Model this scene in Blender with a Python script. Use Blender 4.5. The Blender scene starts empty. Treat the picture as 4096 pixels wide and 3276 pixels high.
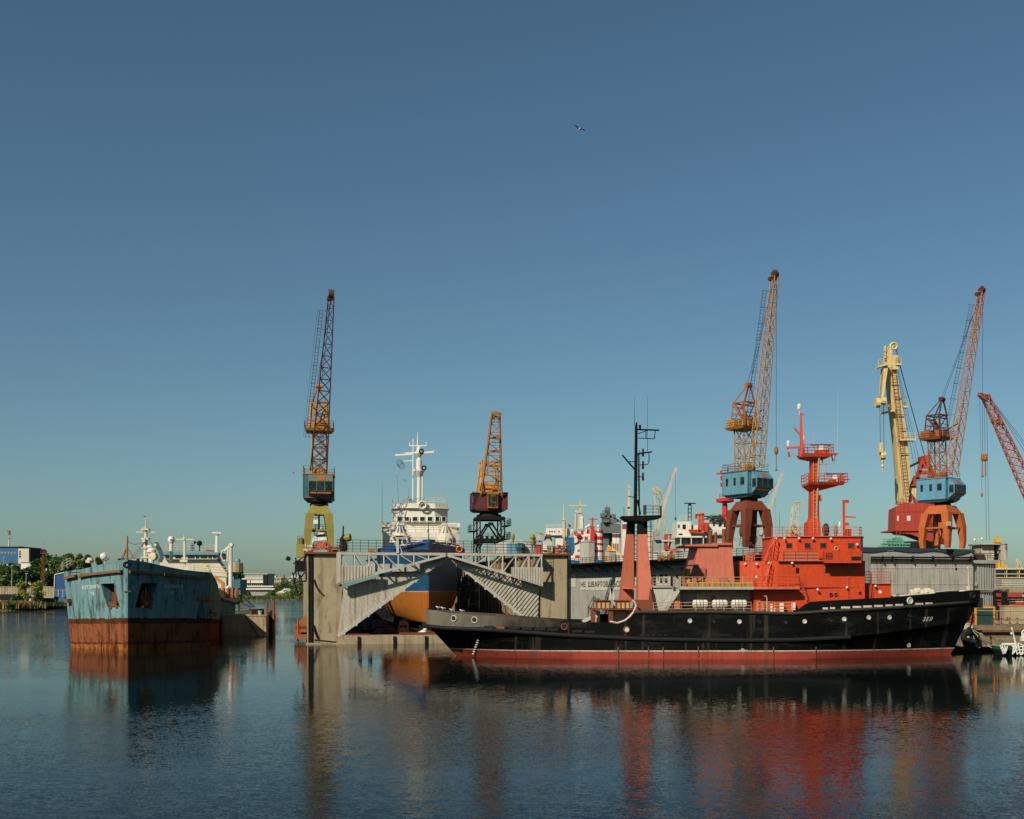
import bpy, bmesh, math, random
from mathutils import Vector as V, Matrix
from mathutils.bvhtree import BVHTree
R = math.radians
random.seed(7)
# ---- measured camera: 38.7 mm lens, 7.2 m above the water, looking along +Y; the lens is shifted, so verticals stay vertical
F, CX, HY, EYE = 4400.0, 2048.0, 2358.0, 7.2
SC = bpy.context.scene
COL = SC.collection
def X(px, D): return (px - CX) * D / F
def Z(py, D): return EYE + (HY - py) * D / F
def P(px, py, D): return V((X(px, D), D, Z(py, D)))
def on(px, py, O, d):
    """where the sight line through a measured point meets the vertical plane through O along d"""
    k = (px - CX) / F
    t = (k * O[1] - O[0]) / (d[0] - k * d[1])
    return P(px, py, O[1] + t * d[1])
ORG = {}
class MB:
    def __init__(s): s.v = []; s.f = []
    def add(s, vs, fs):
        n = len(s.v); s.v += [V(p) for p in vs]; s.f += [[i + n for i in f] for f in fs]; return s
    def hexa(s, b, t): return s.add(list(b) + list(t), [(3, 2, 1, 0), (4, 5, 6, 7), (0, 1, 5, 4), (1, 2, 6, 5), (2, 3, 7, 6), (3, 0, 4, 7)])
    def box(s, x0, y0, z0, x1, y1, z1):
        return s.hexa([(x0, y0, z0), (x1, y0, z0), (x1, y1, z0), (x0, y1, z0)], [(x0, y0, z1), (x1, y0, z1), (x1, y1, z1), (x0, y1, z1)])
    def pb(s, x0, y0, x1, y1, D, dep=1.0):
        """box whose front face, at distance D, spans these measured points"""
        return s.box(X(x0, D), D, Z(y1, D), X(x1, D), D + dep, Z(y0, D))
    def cb(s, c, sx, sy, sz, rz=0):
        m = Matrix.Rotation(rz, 3, 'Z'); q = []
        for z in (-.5, .5):
            for x, y in ((-.5, -.5), (.5, -.5), (.5, .5), (-.5, .5)): q.append(V(c) + m @ V((x * sx, y * sy, z * sz)))
        return s.hexa(q[:4], q[4:])
    def bar(s, a, b, w, h=None):
        a, b = V(a), V(b); d = b - a
        if d.length < 1e-6: return s
        d.normalize(); u = d.cross(V((0, 0, 1)))
        if u.length < .05: u = V((1, 0, 0))
        u.normalize(); v = u.cross(d); h = h or w; u = u * w / 2; v = v * h / 2
        return s.hexa([a - u - v, a + u - v, a + u + v, a - u + v], [b - u - v, b + u - v, b + u + v, b - u + v])
    def tube(s, a, b, r, r2=None, n=6):
        a, b = V(a), V(b); d = b - a
        if d.length < 1e-6: return s
        r2 = r if r2 is None else r2; d.normalize(); u = d.cross(V((0, 0, 1)))
        if u.length < .05: u = V((1, 0, 0))
        u.normalize(); w = d.cross(u); vs = []
        for c, q in ((a, r), (b, r2)):
            for i in range(n):
                t = 2 * math.pi * i / n; vs.append(c + u * math.cos(t) * q + w * math.sin(t) * q)
        return s.add(vs, [[i, (i + 1) % n, n + (i + 1) % n, n + i] for i in range(n)] + [list(range(n))[::-1], list(range(n, 2 * n))])
    def path(s, pts, r, n=5):
        for a, b in zip(pts, pts[1:]): s.tube(a, b, r, n=n)
        return s
    def prism(s, pts, vec):
        n = len(pts); pts = [V(p) for p in pts]; vec = V(vec)
        return s.add(pts + [p + vec for p in pts], [list(range(n))[::-1], list(range(n, 2 * n))] + [[i, (i + 1) % n, n + (i + 1) % n, n + i] for i in range(n)])
    def plan(s, pl, z0, z1):
        return s.prism([(x, y, z0) for x, y in pl], (0, 0, z1 - z0))
    def loft(s, rings, closed=True, cap=True):
        n = len(rings[0]); o = len(s.v)
        for r in rings: s.v += [V(p) for p in r]
        for j in range(len(rings) - 1):
            for i in range(n if closed else n - 1):
                k = (i + 1) % n; s.f.append([o + j * n + i, o + j * n + k, o + (j + 1) * n + k, o + (j + 1) * n + i])
        if cap and closed:
            s.f.append([o + i for i in range(n)][::-1]); s.f.append([o + (len(rings) - 1) * n + i for i in range(n)])
        return s
    def lathe(s, c, prof, n=12, ax=(0, 0, 1)):
        ax = V(ax).normalized(); u = ax.cross(V((0, 0, 1)))
        if u.length < .05: u = V((1, 0, 0))
        u.normalize(); w = ax.cross(u); c = V(c)
        return s.loft([[c + ax * h + (u * math.cos(2 * math.pi * i / n) + w * math.sin(2 * math.pi * i / n)) * max(r, 1e-3) for i in range(n)] for r, h in prof])
    def ball(s, c, r, n=8, sz=1.0):
        return s.lathe(c, [(r * math.sin(math.pi * k / n), -r * sz * math.cos(math.pi * k / n)) for k in range(n + 1)], n + 2)
    def ring(s, c, r, t, ax, n=14):
        ax = V(ax).normalized(); u = ax.cross(V((0, 0, 1)))
        if u.length < .05: u = V((1, 0, 0))
        u.normalize(); w = ax.cross(u); c = V(c); rs = []
        for i in range(n + 1):
            a = 2 * math.pi * i / n; e = u * math.cos(a) + w * math.sin(a)
            rs.append([c + e * (r + t * math.cos(b)) + ax * t * math.sin(b) for b in (0, 1.57, 3.14, 4.71)])
        return s.loft(rs, cap=False)
    def xf(s, m): s.v = [m @ p for p in s.v]; return s
    def bvh(s): return BVHTree.FromPolygons([tuple(p) for p in s.v], s.f)
    def build(s, name, mat, parent=None, label=None, smooth=False, org=None):
        o0 = ORG.get(parent, V((0, 0, 0))) if parent else (V(org) if org else V((0, 0, 0)))
        me = bpy.data.meshes.new(name)
        me.from_pydata([tuple(p - o0) for p in s.v], [], s.f); me.update()
        bm = bmesh.new(); bm.from_mesh(me); bmesh.ops.recalc_face_normals(bm, faces=bm.faces); bm.to_mesh(me); bm.free()
        for m in (mat if isinstance(mat, (list, tuple)) else [mat]): me.materials.append(m)
        if smooth:
            for p in me.polygons: p.use_smooth = True
            try: me.set_sharp_from_angle(angle=R(35))
            except Exception: pass
        o = bpy.data.objects.new(name, me); COL.objects.link(o)
        if parent: o.parent = parent
        else: o.location = o0
        ORG[o] = o0
        if label: o['label'] = label
        return o
def tag(o, label, cat=None, group=None, kind=None):
    if label: o['label'] = label
    if cat: o['category'] = cat
    if group: o['group'] = group
    if kind: o['kind'] = kind
    return o
def thing(name, label, cat, loc, group=None):
    o = bpy.data.objects.new(name, None); COL.objects.link(o); o.location = loc; o.empty_display_size = .5
    ORG[o] = V(loc); return tag(o, label, cat, group)
def single(mb, name, mat, label, cat, group=None, smooth=False):
    xs = [p.x for p in mb.v]; ys = [p.y for p in mb.v]; zs = [p.z for p in mb.v]
    return tag(mb.build(name, mat, None, org=((min(xs) + max(xs)) / 2, (min(ys) + max(ys)) / 2, min(zs)), smooth=smooth), label, cat, group)
def struct(mb, name, mat, kind='structure', **k):
    return tag(mb.build(name, mat, **k), None, kind=kind)
def copy_tree(o, parent=None):
    c = o.copy(); COL.objects.link(c)
    if parent: c.parent = parent
    ORG[c] = ORG.get(o, V())
    for ch in list(o.children): copy_tree(ch, c)
    return c
def lerp(tab, x):
    if x <= tab[0][0]: return tab[0][1]
    for (a, p), (b, q) in zip(tab, tab[1:]):
        if x <= b: return p + (q - p) * (x - a) / (b - a)
    return tab[-1][1]
def rail(mb, pts, h=1.0, step=1.5, r=.03, rows=3):
    pts = [V(p) for p in pts]
    for k in range(rows):
        q = V((0, 0, h * (k + 1) / rows)); mb.path([p + q for p in pts], r, 4)
    for a, b in zip(pts, pts[1:]):
        n = max(1, round((b - a).length / step))
        for i in range(n + 1):
            c = a + (b - a) * i / n; mb.tube(c, c + V((0, 0, h)), r, n=4)
    return mb
def ladder(mb, a, b, w, side, step=.4, r=.03):
    a, b, sd = V(a), V(b), V(side).normalized() * w / 2
    mb.tube(a - sd, b - sd, r, n=4); mb.tube(a + sd, b + sd, r, n=4)
    n = max(2, int((b - a).length / step))
    for i in range(1, n): c = a + (b - a) * i / n; mb.tube(c - sd, c + sd, r * .8, n=4)
    return mb
def lattice(ch, br, a, b, wa, wb, side, n, rc, rb, da=None, db=None, twin=True):
    """four chords (into ch) and zigzag lacing (into br)"""
    a, b = V(a), V(b); d = (b - a).normalized(); sd = V(side); sd = (sd - d * sd.dot(d)).normalized(); up = d.cross(sd)
    da = da or wa; db = db or wb
    def c(t, i):
        w, e = wa + (wb - wa) * t, da + (db - da) * t; sx, sy = ((-1, -1), (1, -1), (1, 1), (-1, 1))[i]
        return a + (b - a) * t + sd * sx * w / 2 + up * sy * e / 2
    for i in range(4): ch.tube(c(0, i), c(1, i), rc, rc * .8, n=5)
    for k in range(n):
        t0, t1 = k / n, (k + 1) / n
        for i in range(4):
            j = (i + 1) % 4
            br.tube(c(t0, i), c(t1, j), rb, n=4)
            if twin: br.tube(c(t0, j), c(t1, i), rb, n=4)
            br.tube(c(t1, i), c(t1, j), rb, n=4)
    return c
CAM = V((0, 0, EYE))
def hit(bv, px, py, off=.02):
    d = P(px, py, 100) - CAM; p, n, i, t = bv.ray_cast(CAM, d.normalized())
    if p is None: return None, None
    if n.dot(d) > 0: n = -n
    return p + n * off, n
def text_mesh(body, sx=1.0, shear=0.0, gap=1.0):
    c = bpy.data.curves.new('lettering', 'FONT'); c.body = body; c.size = 1; c.offset = .014; c.space_character = gap; c.shear = shear; c.resolution_u = 2
    o = bpy.data.objects.new('lettering', c); COL.objects.link(o)
    m = bpy.data.meshes.new_from_object(o.evaluated_get(bpy.context.evaluated_depsgraph_get()))
    bpy.data.objects.remove(o); bpy.data.curves.remove(c)
    vs = [(v.co.x, v.co.y) for v in m.vertices]; fs = [list(p.vertices) for p in m.polygons]
    x0, x1 = min(v[0] for v in vs), max(v[0] for v in vs); y0, y1 = min(v[1] for v in vs), max(v[1] for v in vs)
    bpy.data.meshes.remove(m)
    return [((a - x0) / (x1 - x0), (b - y0) / (y1 - y0)) for a, b in vs], fs
def lettering(name, body, quad, bv, mat, parent, shear=0.0, off=.03, gap=1.0):
    """lettering laid onto a surface: quad = measured corners bottom-left, bottom-right, top-right, top-left"""
    vs, fs = text_mesh(body, shear=shear, gap=gap); m = MB(); out = []
    A, B, C, D = [V(q) for q in quad]
    for u, v in vs:
        q = (A * (1 - u) + B * u) * (1 - v) + (D * (1 - u) + C * u) * v
        p, n = hit(bv, q.x, q.y, off); out.append(p if p is not None else None)
    if any(p is None for p in out): fs = [f for f in fs if all(out[i] is not None for i in f)]; out = [p or V() for p in out]
    m.add(out, fs); return m.build(name, mat, parent)

# ---- materials
def S(r, g, b, k=1.0):
    f = lambda c: (c / 255 / 12.92 if c <= 10.3 else ((c / 255 + .055) / 1.055) ** 2.4) * k
    return (f(r) * .72, f(g) * .72, f(b) * .72, 1)
class NT:
    def __init__(s, name):
        s.m = bpy.data.materials.new(name); s.m.use_nodes = True; s.t = s.m.node_tree; s.t.nodes.clear()
        s.out = s.n('ShaderNodeOutputMaterial'); s.p = s.n('ShaderNodeBsdfPrincipled'); s.l(s.p.outputs[0], s.out.inputs[0])
        s.tc = s.n('ShaderNodeTexCoord')
    def n(s, t, **k):
        o = s.t.nodes.new(t)
        for a, b in k.items(): setattr(o, a, b)
        return o
    def l(s, a, b): s.t.links.new(a, b)
    def noise(s, scale, detail=3, rough=.55, sc=(1, 1, 1), loc=(0, 0, 0), dist=0):
        mp = s.n('ShaderNodeMapping'); mp.inputs['Scale'].default_value = sc; mp.inputs['Location'].default_value = loc
        s.l(s.tc.outputs['Object'], mp.inputs[0]); t = s.n('ShaderNodeTexNoise')
        t.inputs['Scale'].default_value = scale; t.inputs['Detail'].default_value = detail; t.inputs['Roughness'].default_value = rough; t.inputs['Distortion'].default_value = dist
        s.l(mp.outputs[0], t.inputs['Vector']); return t
    def ramp(s, fac, a, b, ca=(0, 0, 0, 1), cb=(1, 1, 1, 1)):
        r = s.n('ShaderNodeValToRGB'); e = r.color_ramp.elements; e[0].position = a; e[1].position = b; e[0].color = ca; e[1].color = cb
        s.l(fac, r.inputs[0]); return r.outputs[0]
    def mix(s, fac, a, b, mode='MIX'):
        m = s.n('ShaderNodeMix', data_type='RGBA', blend_type=mode)
        for v, k in ((fac, 0), (a, 6), (b, 7)):
            if hasattr(v, 'is_output'): s.l(v, m.inputs[k])
            else: m.inputs[k].default_value = v
        return m.outputs[2]
    def math(s, op, a, b=0.0):
        m = s.n('ShaderNodeMath', operation=op)
        for v, k in ((a, 0), (b, 1)):
            if hasattr(v, 'is_output'): s.l(v, m.inputs[k])
            else: m.inputs[k].default_value = v
        return m.outputs[0]
    def fin(s, col, rough=.5, spec=.35, metal=0.0, bump=None, bd=.02):
        if hasattr(col, 'is_output'): s.l(col, s.p.inputs['Base Color'])
        else: s.p.inputs['Base Color'].default_value = col
        if hasattr(rough, 'is_output'): s.l(rough, s.p.inputs['Roughness'])
        else: s.p.inputs['Roughness'].default_value = rough
        s.p.inputs['Specular IOR Level'].default_value = spec; s.p.inputs['Metallic'].default_value = metal
        if bump is not None:
            b = s.n('ShaderNodeBump'); b.inputs['Strength'].default_value = .6; b.inputs['Distance'].default_value = bd
            s.l(bump, b.inputs['Height']); s.l(b.outputs[0], s.p.inputs['Normal'])
        return s.m
def mul(c, k): return (min(c[0] * k, 1), min(c[1] * k, 1), min(c[2] * k, 1), 1)
RUST_D, RUST_L = S(52, 26, 14), S(128, 66, 32)
def weather(t, col, rust, var=.16, scale=1.0, streak=.25, rd=RUST_D, rl=RUST_L):
    """worn paint: blotchy tone, run-off streaks and rust patches"""
    a = t.noise(.45 * scale, 5, .6)
    c = t.mix(a.outputs[0], mul(col, 1 - 1.6 * var), mul(col, 1 + 1.5 * var))
    f = t.noise(2.6 * scale, 6, .7, (1, 1, .6), (3, 7, 1))
    c = t.mix(t.ramp(f.outputs[0], .5, .75), c, t.mix(.5, c, mul(col, 1.25 if col[1] > .05 else 1.7)))
    if streak:
        g = t.noise(2.2 * scale, 4, .6, (1, 1, .07), (11, 3, 5))
        c = t.mix(t.math('MULTIPLY', t.ramp(g.outputs[0], .5, .68), streak), c, (rl[0] * .6, rl[1] * .65, rl[2] * .8, 1) if col[0] + col[1] > .2 else mul(col, 1.9))
    if rust:
        b = t.noise(.9 * scale, 9, .68, (1, 1, .45), (5, 1, 9)); th = .74 - .3 * rust
        k = t.noise(3.5 * scale, 4, .6)
        c = t.mix(t.ramp(b.outputs[0], th, th + .07), c, t.mix(k.outputs[0], rd, rl))
    return c
MATS = {}
def paint(name, rgb, rust=.2, rough=.55, var=.12, scale=1.0, streak=.25, spec=.3, k=1.0, metal=0.0):
    if name in MATS: return MATS[name]
    t = NT(name); c = weather(t, S(*rgb, k), rust, var, scale, streak)
    n = t.noise(6 * scale, 5, .65)
    MATS[name] = t.fin(c, t.ramp(n.outputs[0], .3, .7, (rough - .12,) * 3 + (1,), (rough + .15,) * 3 + (1,)), spec, metal, n.outputs[0], .012)
    return MATS[name]
def banded(name, vec, bands, rough=.5, spec=.3, scale=1.0, worn=None, streaks=None):
    """paint in belts: bands = (first, rgb, rust, k) rising along vec (object space)"""
    t = NT(name); d = t.n('ShaderNodeVectorMath', operation='DOT_PRODUCT'); t.l(t.tc.outputs['Object'], d.inputs[0]); d.inputs[1].default_value = vec
    w = t.noise(1.4, 5, .7); h = t.math('ADD', d.outputs['Value'], t.math('MULTIPLY', t.math('SUBTRACT', w.outputs[0], .5), bands[0][4] if len(bands[0]) > 4 else .05))
    c = None
    for b in bands:
        q = weather(t, S(*b[1], b[3]), b[2], .17, scale, .3)
        c = q if c is None else t.mix(t.math('GREATER_THAN', h, b[0]), c, q)
    if worn:      # the paint has been rubbed down to grey in one place
        d2 = t.n('ShaderNodeVectorMath', operation='DOT_PRODUCT'); t.l(t.tc.outputs['Object'], d2.inputs[0]); d2.inputs[1].default_value = (-worn[0][0], 0, worn[0][2])
        z = t.n('ShaderNodeSeparateXYZ'); t.l(t.tc.outputs['Object'], z.inputs[0]); wn = t.noise(.5, 6, .7, (1, 1, .5), (4, 4, 4))
        k = t.math('MULTIPLY', t.ramp(t.math('ADD', t.math('MULTIPLY', z.outputs[0], -.05), t.math('SUBTRACT', wn.outputs[0], 1.0)), .15, .95), t.math('GREATER_THAN', z.outputs[2], 3.3))
        c = t.mix(k, c, weather(t, S(*worn[3]), .15, .2))
    if worn:
        sc = t.noise(.4, 9, .75, (.5, 1, 2.0), (2, 8, 3)); c = t.mix(t.math('MULTIPLY', t.math('MULTIPLY', t.ramp(sc.outputs[0], .52, .68), .32), t.math('GREATER_THAN', z.outputs[2], .95)), c, S(66, 70, 60))
        sv = t.noise(1.1, 4, .6, (1, .1, .05), (5, 5, 5)); c = t.mix(t.math('MULTIPLY', t.ramp(sv.outputs[0], .6, .66), .35), c, S(84, 78, 64))
    if streaks:   # rust run-off, slanting like the drips on the plating
        g = t.noise(1.5, 6, .7, streaks, (7, 3, 1)); c = t.mix(t.math('MULTIPLY', t.ramp(g.outputs[0], .5, .62), .75), c, RUST_D)
    n = t.noise(5, 5, .65)
    return t.fin(c, t.ramp(n.outputs[0], .3, .7, (rough - .1,) * 3 + (1,), (rough + .15,) * 3 + (1,)), spec, 0, n.outputs[0], .015)
def concrete(name, rgb, k=1.0, stain=.5):
    t = NT(name); col = S(*rgb, k); a = t.noise(.5, 8, .65)
    c = t.mix(a.outputs[0], mul(col, .72), mul(col, 1.22)); g = t.noise(1.3, 5, .6, (1, 1, .06), (2, 2, 2))
    c = t.mix(t.math('MULTIPLY', t.ramp(g.outputs[0], .48, .7), stain), c, mul(S(96, 66, 44), k))
    f = t.noise(7, 6, .7); c = t.mix(t.ramp(f.outputs[0], .55, .8), c, mul(col, .7))
    w = t.noise(.8, 9, .7, (1, 1, .4), (6, 6, 6)); c = t.mix(t.math('MULTIPLY', t.ramp(w.outputs[0], .54, .66), .6), c, mul(S(74, 60, 46), k))
    return t.fin(c, .85, .2, 0, f.outputs[0], .03)
def leafmat(name, a, b, k=1.0):
    t = NT(name); g = t.n('ShaderNodeNewGeometry'); c = t.mix(t.ramp(g.outputs['Random Per Island'], .1, .9), S(*a, k), S(*b, k))
    t.p.inputs['Subsurface Weight'].default_value = 0
    m = t.fin(c, .6, .25); tr = t.n('ShaderNodeBsdfTranslucent'); t.l(c, tr.inputs[0]); mx = t.n('ShaderNodeMixShader'); mx.inputs[0].default_value = .3
    t.l(t.p.outputs[0], mx.inputs[1]); t.l(tr.outputs[0], mx.inputs[2]); t.l(mx.outputs[0], t.out.inputs[0]); return m
def flat(name, rgb, rough=.5, k=1.0, spec=.3, metal=0.0):
    t = NT(name); n = t.noise(3, 4); return t.fin(t.mix(n.outputs[0], mul(S(*rgb, k), .85), mul(S(*rgb, k), 1.15)), rough, spec, metal)
def glass(name, rgb=(16, 22, 24)):
    t = NT(name); n = t.noise(.9, 2); return t.fin(t.mix(t.ramp(n.outputs[0], .4, .6), S(*rgb), S(44, 52, 52)), .12, .4)
M = dict(
    orange=paint('orange_paint', (196, 66, 26), .1, .5, .1, 1.3, streak=.22), pink=paint('faded_orange_paint', (190, 104, 80), .12, .6, .11, 1.3, streak=.25),
    white=paint('white_paint', (232, 225, 207), .13, .5, .04, streak=.18), oldwhite=paint('weathered_white_paint', (206, 196, 172), .3, .6, .1),
    cleanwhite=paint('clean_white_paint', (222, 217, 202), .1, .45, .05, streak=.1), cream=paint('cream_paint', (204, 188, 150), .15, .55),
    grey=paint('grey_paint', (150, 152, 148), .15, .6, .1), dgrey=paint('naval_grey_paint', (96, 102, 98), .12, .6), lgrey=paint('pale_grey_paint', (182, 180, 168), .22, .6),
    black=paint('black_paint', (14, 15, 13), .3, .6, .2, spec=.1), dark=paint('dark_steel', (26, 25, 23), .3, .65, spec=.15), tar=paint('dark_canvas', (38, 50, 54), .02, .8),
    brown=paint('rust_primer', (112, 56, 34), .25, .7), rusty=paint('rusty_steel', (120, 68, 40), .6, .75), rail=paint('beige_railing_paint', (190, 160, 124), .3, .6),
    darkrail=paint('dark_railing_paint', (56, 52, 46), .3, .6), ora_rail=paint('orange_railing_paint', (210, 86, 58), .08, .55),
    yellow=paint('yellow_paint', (214, 150, 56), .2, .55), olive=paint('olive_yellow_paint', (142, 130, 58), .22, .6, .12), teal=paint('teal_paint', (52, 96, 104), .22, .55),
    ochre=paint('ochre_paint', (178, 126, 62), .42, .65), dochre=paint('dark_ochre_paint', (150, 96, 40), .45, .7), boomred=paint('red_brown_paint', (78, 42, 32), .4, .65),
    orabrown=paint('orange_brown_primer', (178, 92, 44), .3, .7), rustpaint=paint('rusted_orange_paint', (156, 92, 52), .5, .7), blue=paint('blue_paint', (92, 142, 156), .2, .5),
    skyblue=paint('sky_blue_paint', (92, 146, 170), .24, .5), dblue=paint('deep_blue_paint', (40, 90, 130), .1, .5), maroon=paint('maroon_paint', (92, 44, 46), .1, .6),
    red=paint('red_paint', (196, 44, 34), .06, .5), redhouse=paint('faded_red_paint', (172, 64, 48), .12, .6), green=paint('sea_green_paint', (92, 152, 128), .2, .55),
    rubber=flat('black_rubber', (22, 22, 22), .8), glass=glass('dark_window_glass'), lamp=flat('lamp_glass', (214, 208, 196), .25, 1, .6), rope=flat('pale_rope', (178, 168, 140), .9),
    wire=flat('steel_wire', (62, 62, 60), .6), yellowboom=paint('pale_yellow_paint', (214, 190, 132), .16, .55), wood=paint('weathered_timber', (120, 88, 62), .2, .8, .2),
    ltext=flat('white_lettering_paint', (208, 204, 190), .6), ftext=flat('faded_lettering_paint', (206, 214, 204), .7), btext=flat('black_lettering_paint', (30, 32, 32), .6),
    conc=concrete('stained_concrete', (170, 155, 124)), quay=concrete('quay_concrete', (132, 118, 96), 1, .6), corr=paint('corrugated_grey_steel', (184, 178, 160), .3, .6, .14, streak=.55),
    g2=paint('ribbed_grey_steel', (158, 158, 148), .3, .6, .12, streak=.45), trunk=flat('bark', (70, 58, 46), .9))
SKY = (1.0, 1.0, 2.0, .057, (.77, .985, .98, 1)); SUN = (5.0, (1, .91, .77)); EXPO = 0.3
# ================= the black and orange tug =================
YC = 119.6
tug = thing('tugboat', 'long black-hulled tug with orange wheelhouse and red boot stripe, moored before the docks', 'tugboat', (X(2800, YC), YC, 0))
def pz(lst): return [(X(a, d), Z(b, d)) for a, b, d in lst]
ZR = [(-9.2, 3.45)] + pz([(1761, 2506, 115), (1984, 2516, 114), (2268, 2537, 113.6), (2534, 2549, 113.6), (2697, 2554, 113.6), (2950, 2557, 113.6), (3175, 2555, 113.6), (3297, 2549, 113.7), (3467, 2541, 114)]) + [(50.5, 3.9)]
ZT = [(-9.2, 5.1)] + pz([(1749, 2440, 117.5), (1801, 2451, 116), (1984, 2464, 114.5), (2147, 2478, 114), (2281, 2488, 113.8), (2470, 2490, 113.7), (2500, 2480, 113.7), (2520, 2466, 113.7), (2534, 2448, 113.7), (2560, 2448, 113.7), (2850, 2447, 113.7), (3171, 2453, 113.7), (3337, 2442, 114), (3550, 2429, 115.5), (3644, 2424, 116.5), (3903, 2405, 119.6)])
ZF = pz([(3160, 2456, 113.7), (3190, 2440, 113.7), (3215, 2420, 113.7), (3238, 2407, 113.7), (3337, 2401, 114), (3550, 2389, 115.5), (3640, 2380, 116.5), (3903, 2360, 119.6)])
HD = [(-9.2, 1.9), (-8.6, 3.2), (-7.5, 4.2), (-6, 4.9), (-2, 5.7), (5, 6.0), (30, 6.0), (35, 5.75), (38, 5.3), (41, 4.5), (44, 3.4), (47, 2.0), (49, 1.0), (50.5, .12)]
HW = [(-6, .1), (-4.5, 1.4), (-2, 3.2), (1, 4.8), (5, 5.7), (10, 6.0), (27, 6.0), (32, 5.2), (36, 4.1), (40, 2.7), (43.5, 1.3), (46.6, .1)]
TX = [-9.2, -8.9, -8.6, -8, -7.5, -6.8, -6, -4, -2, 0, 3, 6, 9, 10.5, 11, 11.4, 11.8, 12.2, 12.55, 13, 15, 18, 21, 24, 27, 29, 31, 33, 35, 37, 39, 41, 43, 44.5, 46, 47.2, 48.3, 49.2, 50, 50.5]
def trow(xs, xe, zf, hf): return [(xs + (xe - xs) * (x + 9.2) / 59.7, zf, hf) for x in TX]
rows = []
for xs, xe, zf, f in ((-4.5, 46.5, lambda x: -2.0, -.35), (-6, 47.5, lambda x: 0.0, 0), (-6.9, 48.1, lambda x: .95, .25), (-8.9, 49.3, lambda x: lerp(ZR, x) - .25, .8), (-9.2, 49.6, lambda x: lerp(ZR, x), 1.0), (-9.2, 50.5, lambda x: lerp(ZT, x), 1.0)):
    q = []
    for x0 in TX:
        x = xs + (xe - xs) * (x0 + 9.2) / 59.7
        t = (x0 + 9.2) / 59.7
        hd = lerp(HD, x0); hw = lerp(HW, -6 + 52.6 * t)
        fl = max(0.0, f) if f >= 0 else 0
        h = hw + (hd - hw) * fl
        if f < 0: h = hw * .6
        if f == .8: h = hw + (hd - hw) * .7
        q.append((x, h, zf(x)))
    rows.append(q)
hm = MB()
hm.loft([[(x, YC - h, z) for x, h, z in q] + [(x, YC + h, z) for x, h, z in reversed(q)] for q in rows], cap=False)
M['tughull'] = banded('tug_hull_paint', (0, 0, 1), [(-9, (158, 68, 54), .3, 1, .05), (.80, (206, 196, 180), .1, 1), (.90, (9, 10, 8), .1, 1)], .55, .1, 1, ((.075, 0, .12), -1.75, -1.05, (112, 106, 94)))
hull = hm.build('hull', M['tughull'], tug, smooth=True); TB = hm.bvh()
b = MB()     # forward bulwark
fx = [x for x in [X(3160, 113.7) + i * .75 for i in range(60)] if x < 50.3] + [50.5]
hb = lambda x: lerp(HD, x) - .05 + (.35 if x > 49 else .15) * max(0, (x - 34) / 16)
for sg in (-1, 1):
    b.loft([[(x + (.25 if x > 50 else 0), YC + sg * hb(x), z) for x, z in ((x, lerp(ZT, x) - .02), (x, lerp(ZF, x)))] + [(x, YC + sg * max(hb(x) - .12, .02), z) for z in (lerp(ZF, x), lerp(ZT, x) - .02)] for x in fx])
bulw = b.build('bulwark', M['black'], tug); BB = b.bvh()
b = MB(); b2 = MB()
for sg in (-1, 1):      # rubbing strakes
    b.path([(x - .1 * (x < -8), YC + sg * (lerp(HD, x) + .03), lerp(ZR, x) - .12) for x in TX if x < X(3467, 114)] , .21, 8)
    b2.path([(x, YC + sg * (lerp(HD, x) + .02), lerp(ZT, x) - .02) for x in TX if x > 12.5], .17, 8)
b.path([(-9.3, YC - 1.9, 3.35), (-9.5, YC, 3.38), (-9.3, YC + 1.9, 3.35)], .28, 8)
b.build('rubbing_strake', M['rubber'], tug, smooth=True); b2.build('rubbing_strake', paint('worn_black_fender', (52, 49, 42), .3, .6), tug, smooth=True)
b = MB(); b.cb((50.75, YC, 5.75), .5, 1.0, 1.1); b.build('bow_fender', M['rubber'], tug)
b = MB()
for x0, x1, zz in ((-9, 12, -1.05), (12, 50.3, -.05)):
    st = [x for x in TX if x0 <= x <= x1]
    b.loft([[(x, YC - lerp(HD, x) + .12, lerp(ZT, x) + zz), (x, YC + lerp(HD, x) - .12, lerp(ZT, x) + zz), (x, YC + lerp(HD, x) - .12, lerp(ZT, x) + zz - .1), (x, YC - lerp(HD, x) + .12, lerp(ZT, x) + zz - .1)] for x in st])
b.build('deck', M['brown'], tug)
def fitring(px, py, bv, r, mat, inner, thick=.05, name='porthole'):
    p, n = hit(bv, px, py, .03)
    if p is None: return None
    o = MB().ring(p, r, thick, n).build(name, mat, tug)
    MB().lathe(p - n * .02, [(r, -.02), (r, .01)], 14, n).build('glazing_hole_disc', inner, o)
    return o
for px, py, lit in ((2760, 2484, 1), (2855, 2485, 0), (2958, 2487, 1), (3037, 2487, 0), (3143, 2489, 0), (3219, 2486, 1), (3323, 2481, 0), (3377, 2477, 1), (3475, 2470, 1), (3558, 2470, 1), (3639, 2462, 0)):
    fitring(px, py, TB, .2, M['dark'] if not lit else M['lgrey'], M['lamp'] if lit else M['glass'])
for px, py in ((1815, 2474), (1898, 2480), (2258, 2507), (2507, 2518)): fitring(px, py, TB, .3, M['lgrey'] if px < 2000 else M['rusty'], M['rubber'] if px != 2507 else M['lamp'], .07, 'fairlead')  # dark discs in the rings stand for the shade of open holes
for px, py in ((3639, 2403), (3889, 2382)): fitring(px, py, BB, .32, M['lgrey'] if px < 3800 else M['dark'], M['lgrey'] if px < 3800 else M['rubber'], .09, 'fairlead')
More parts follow.
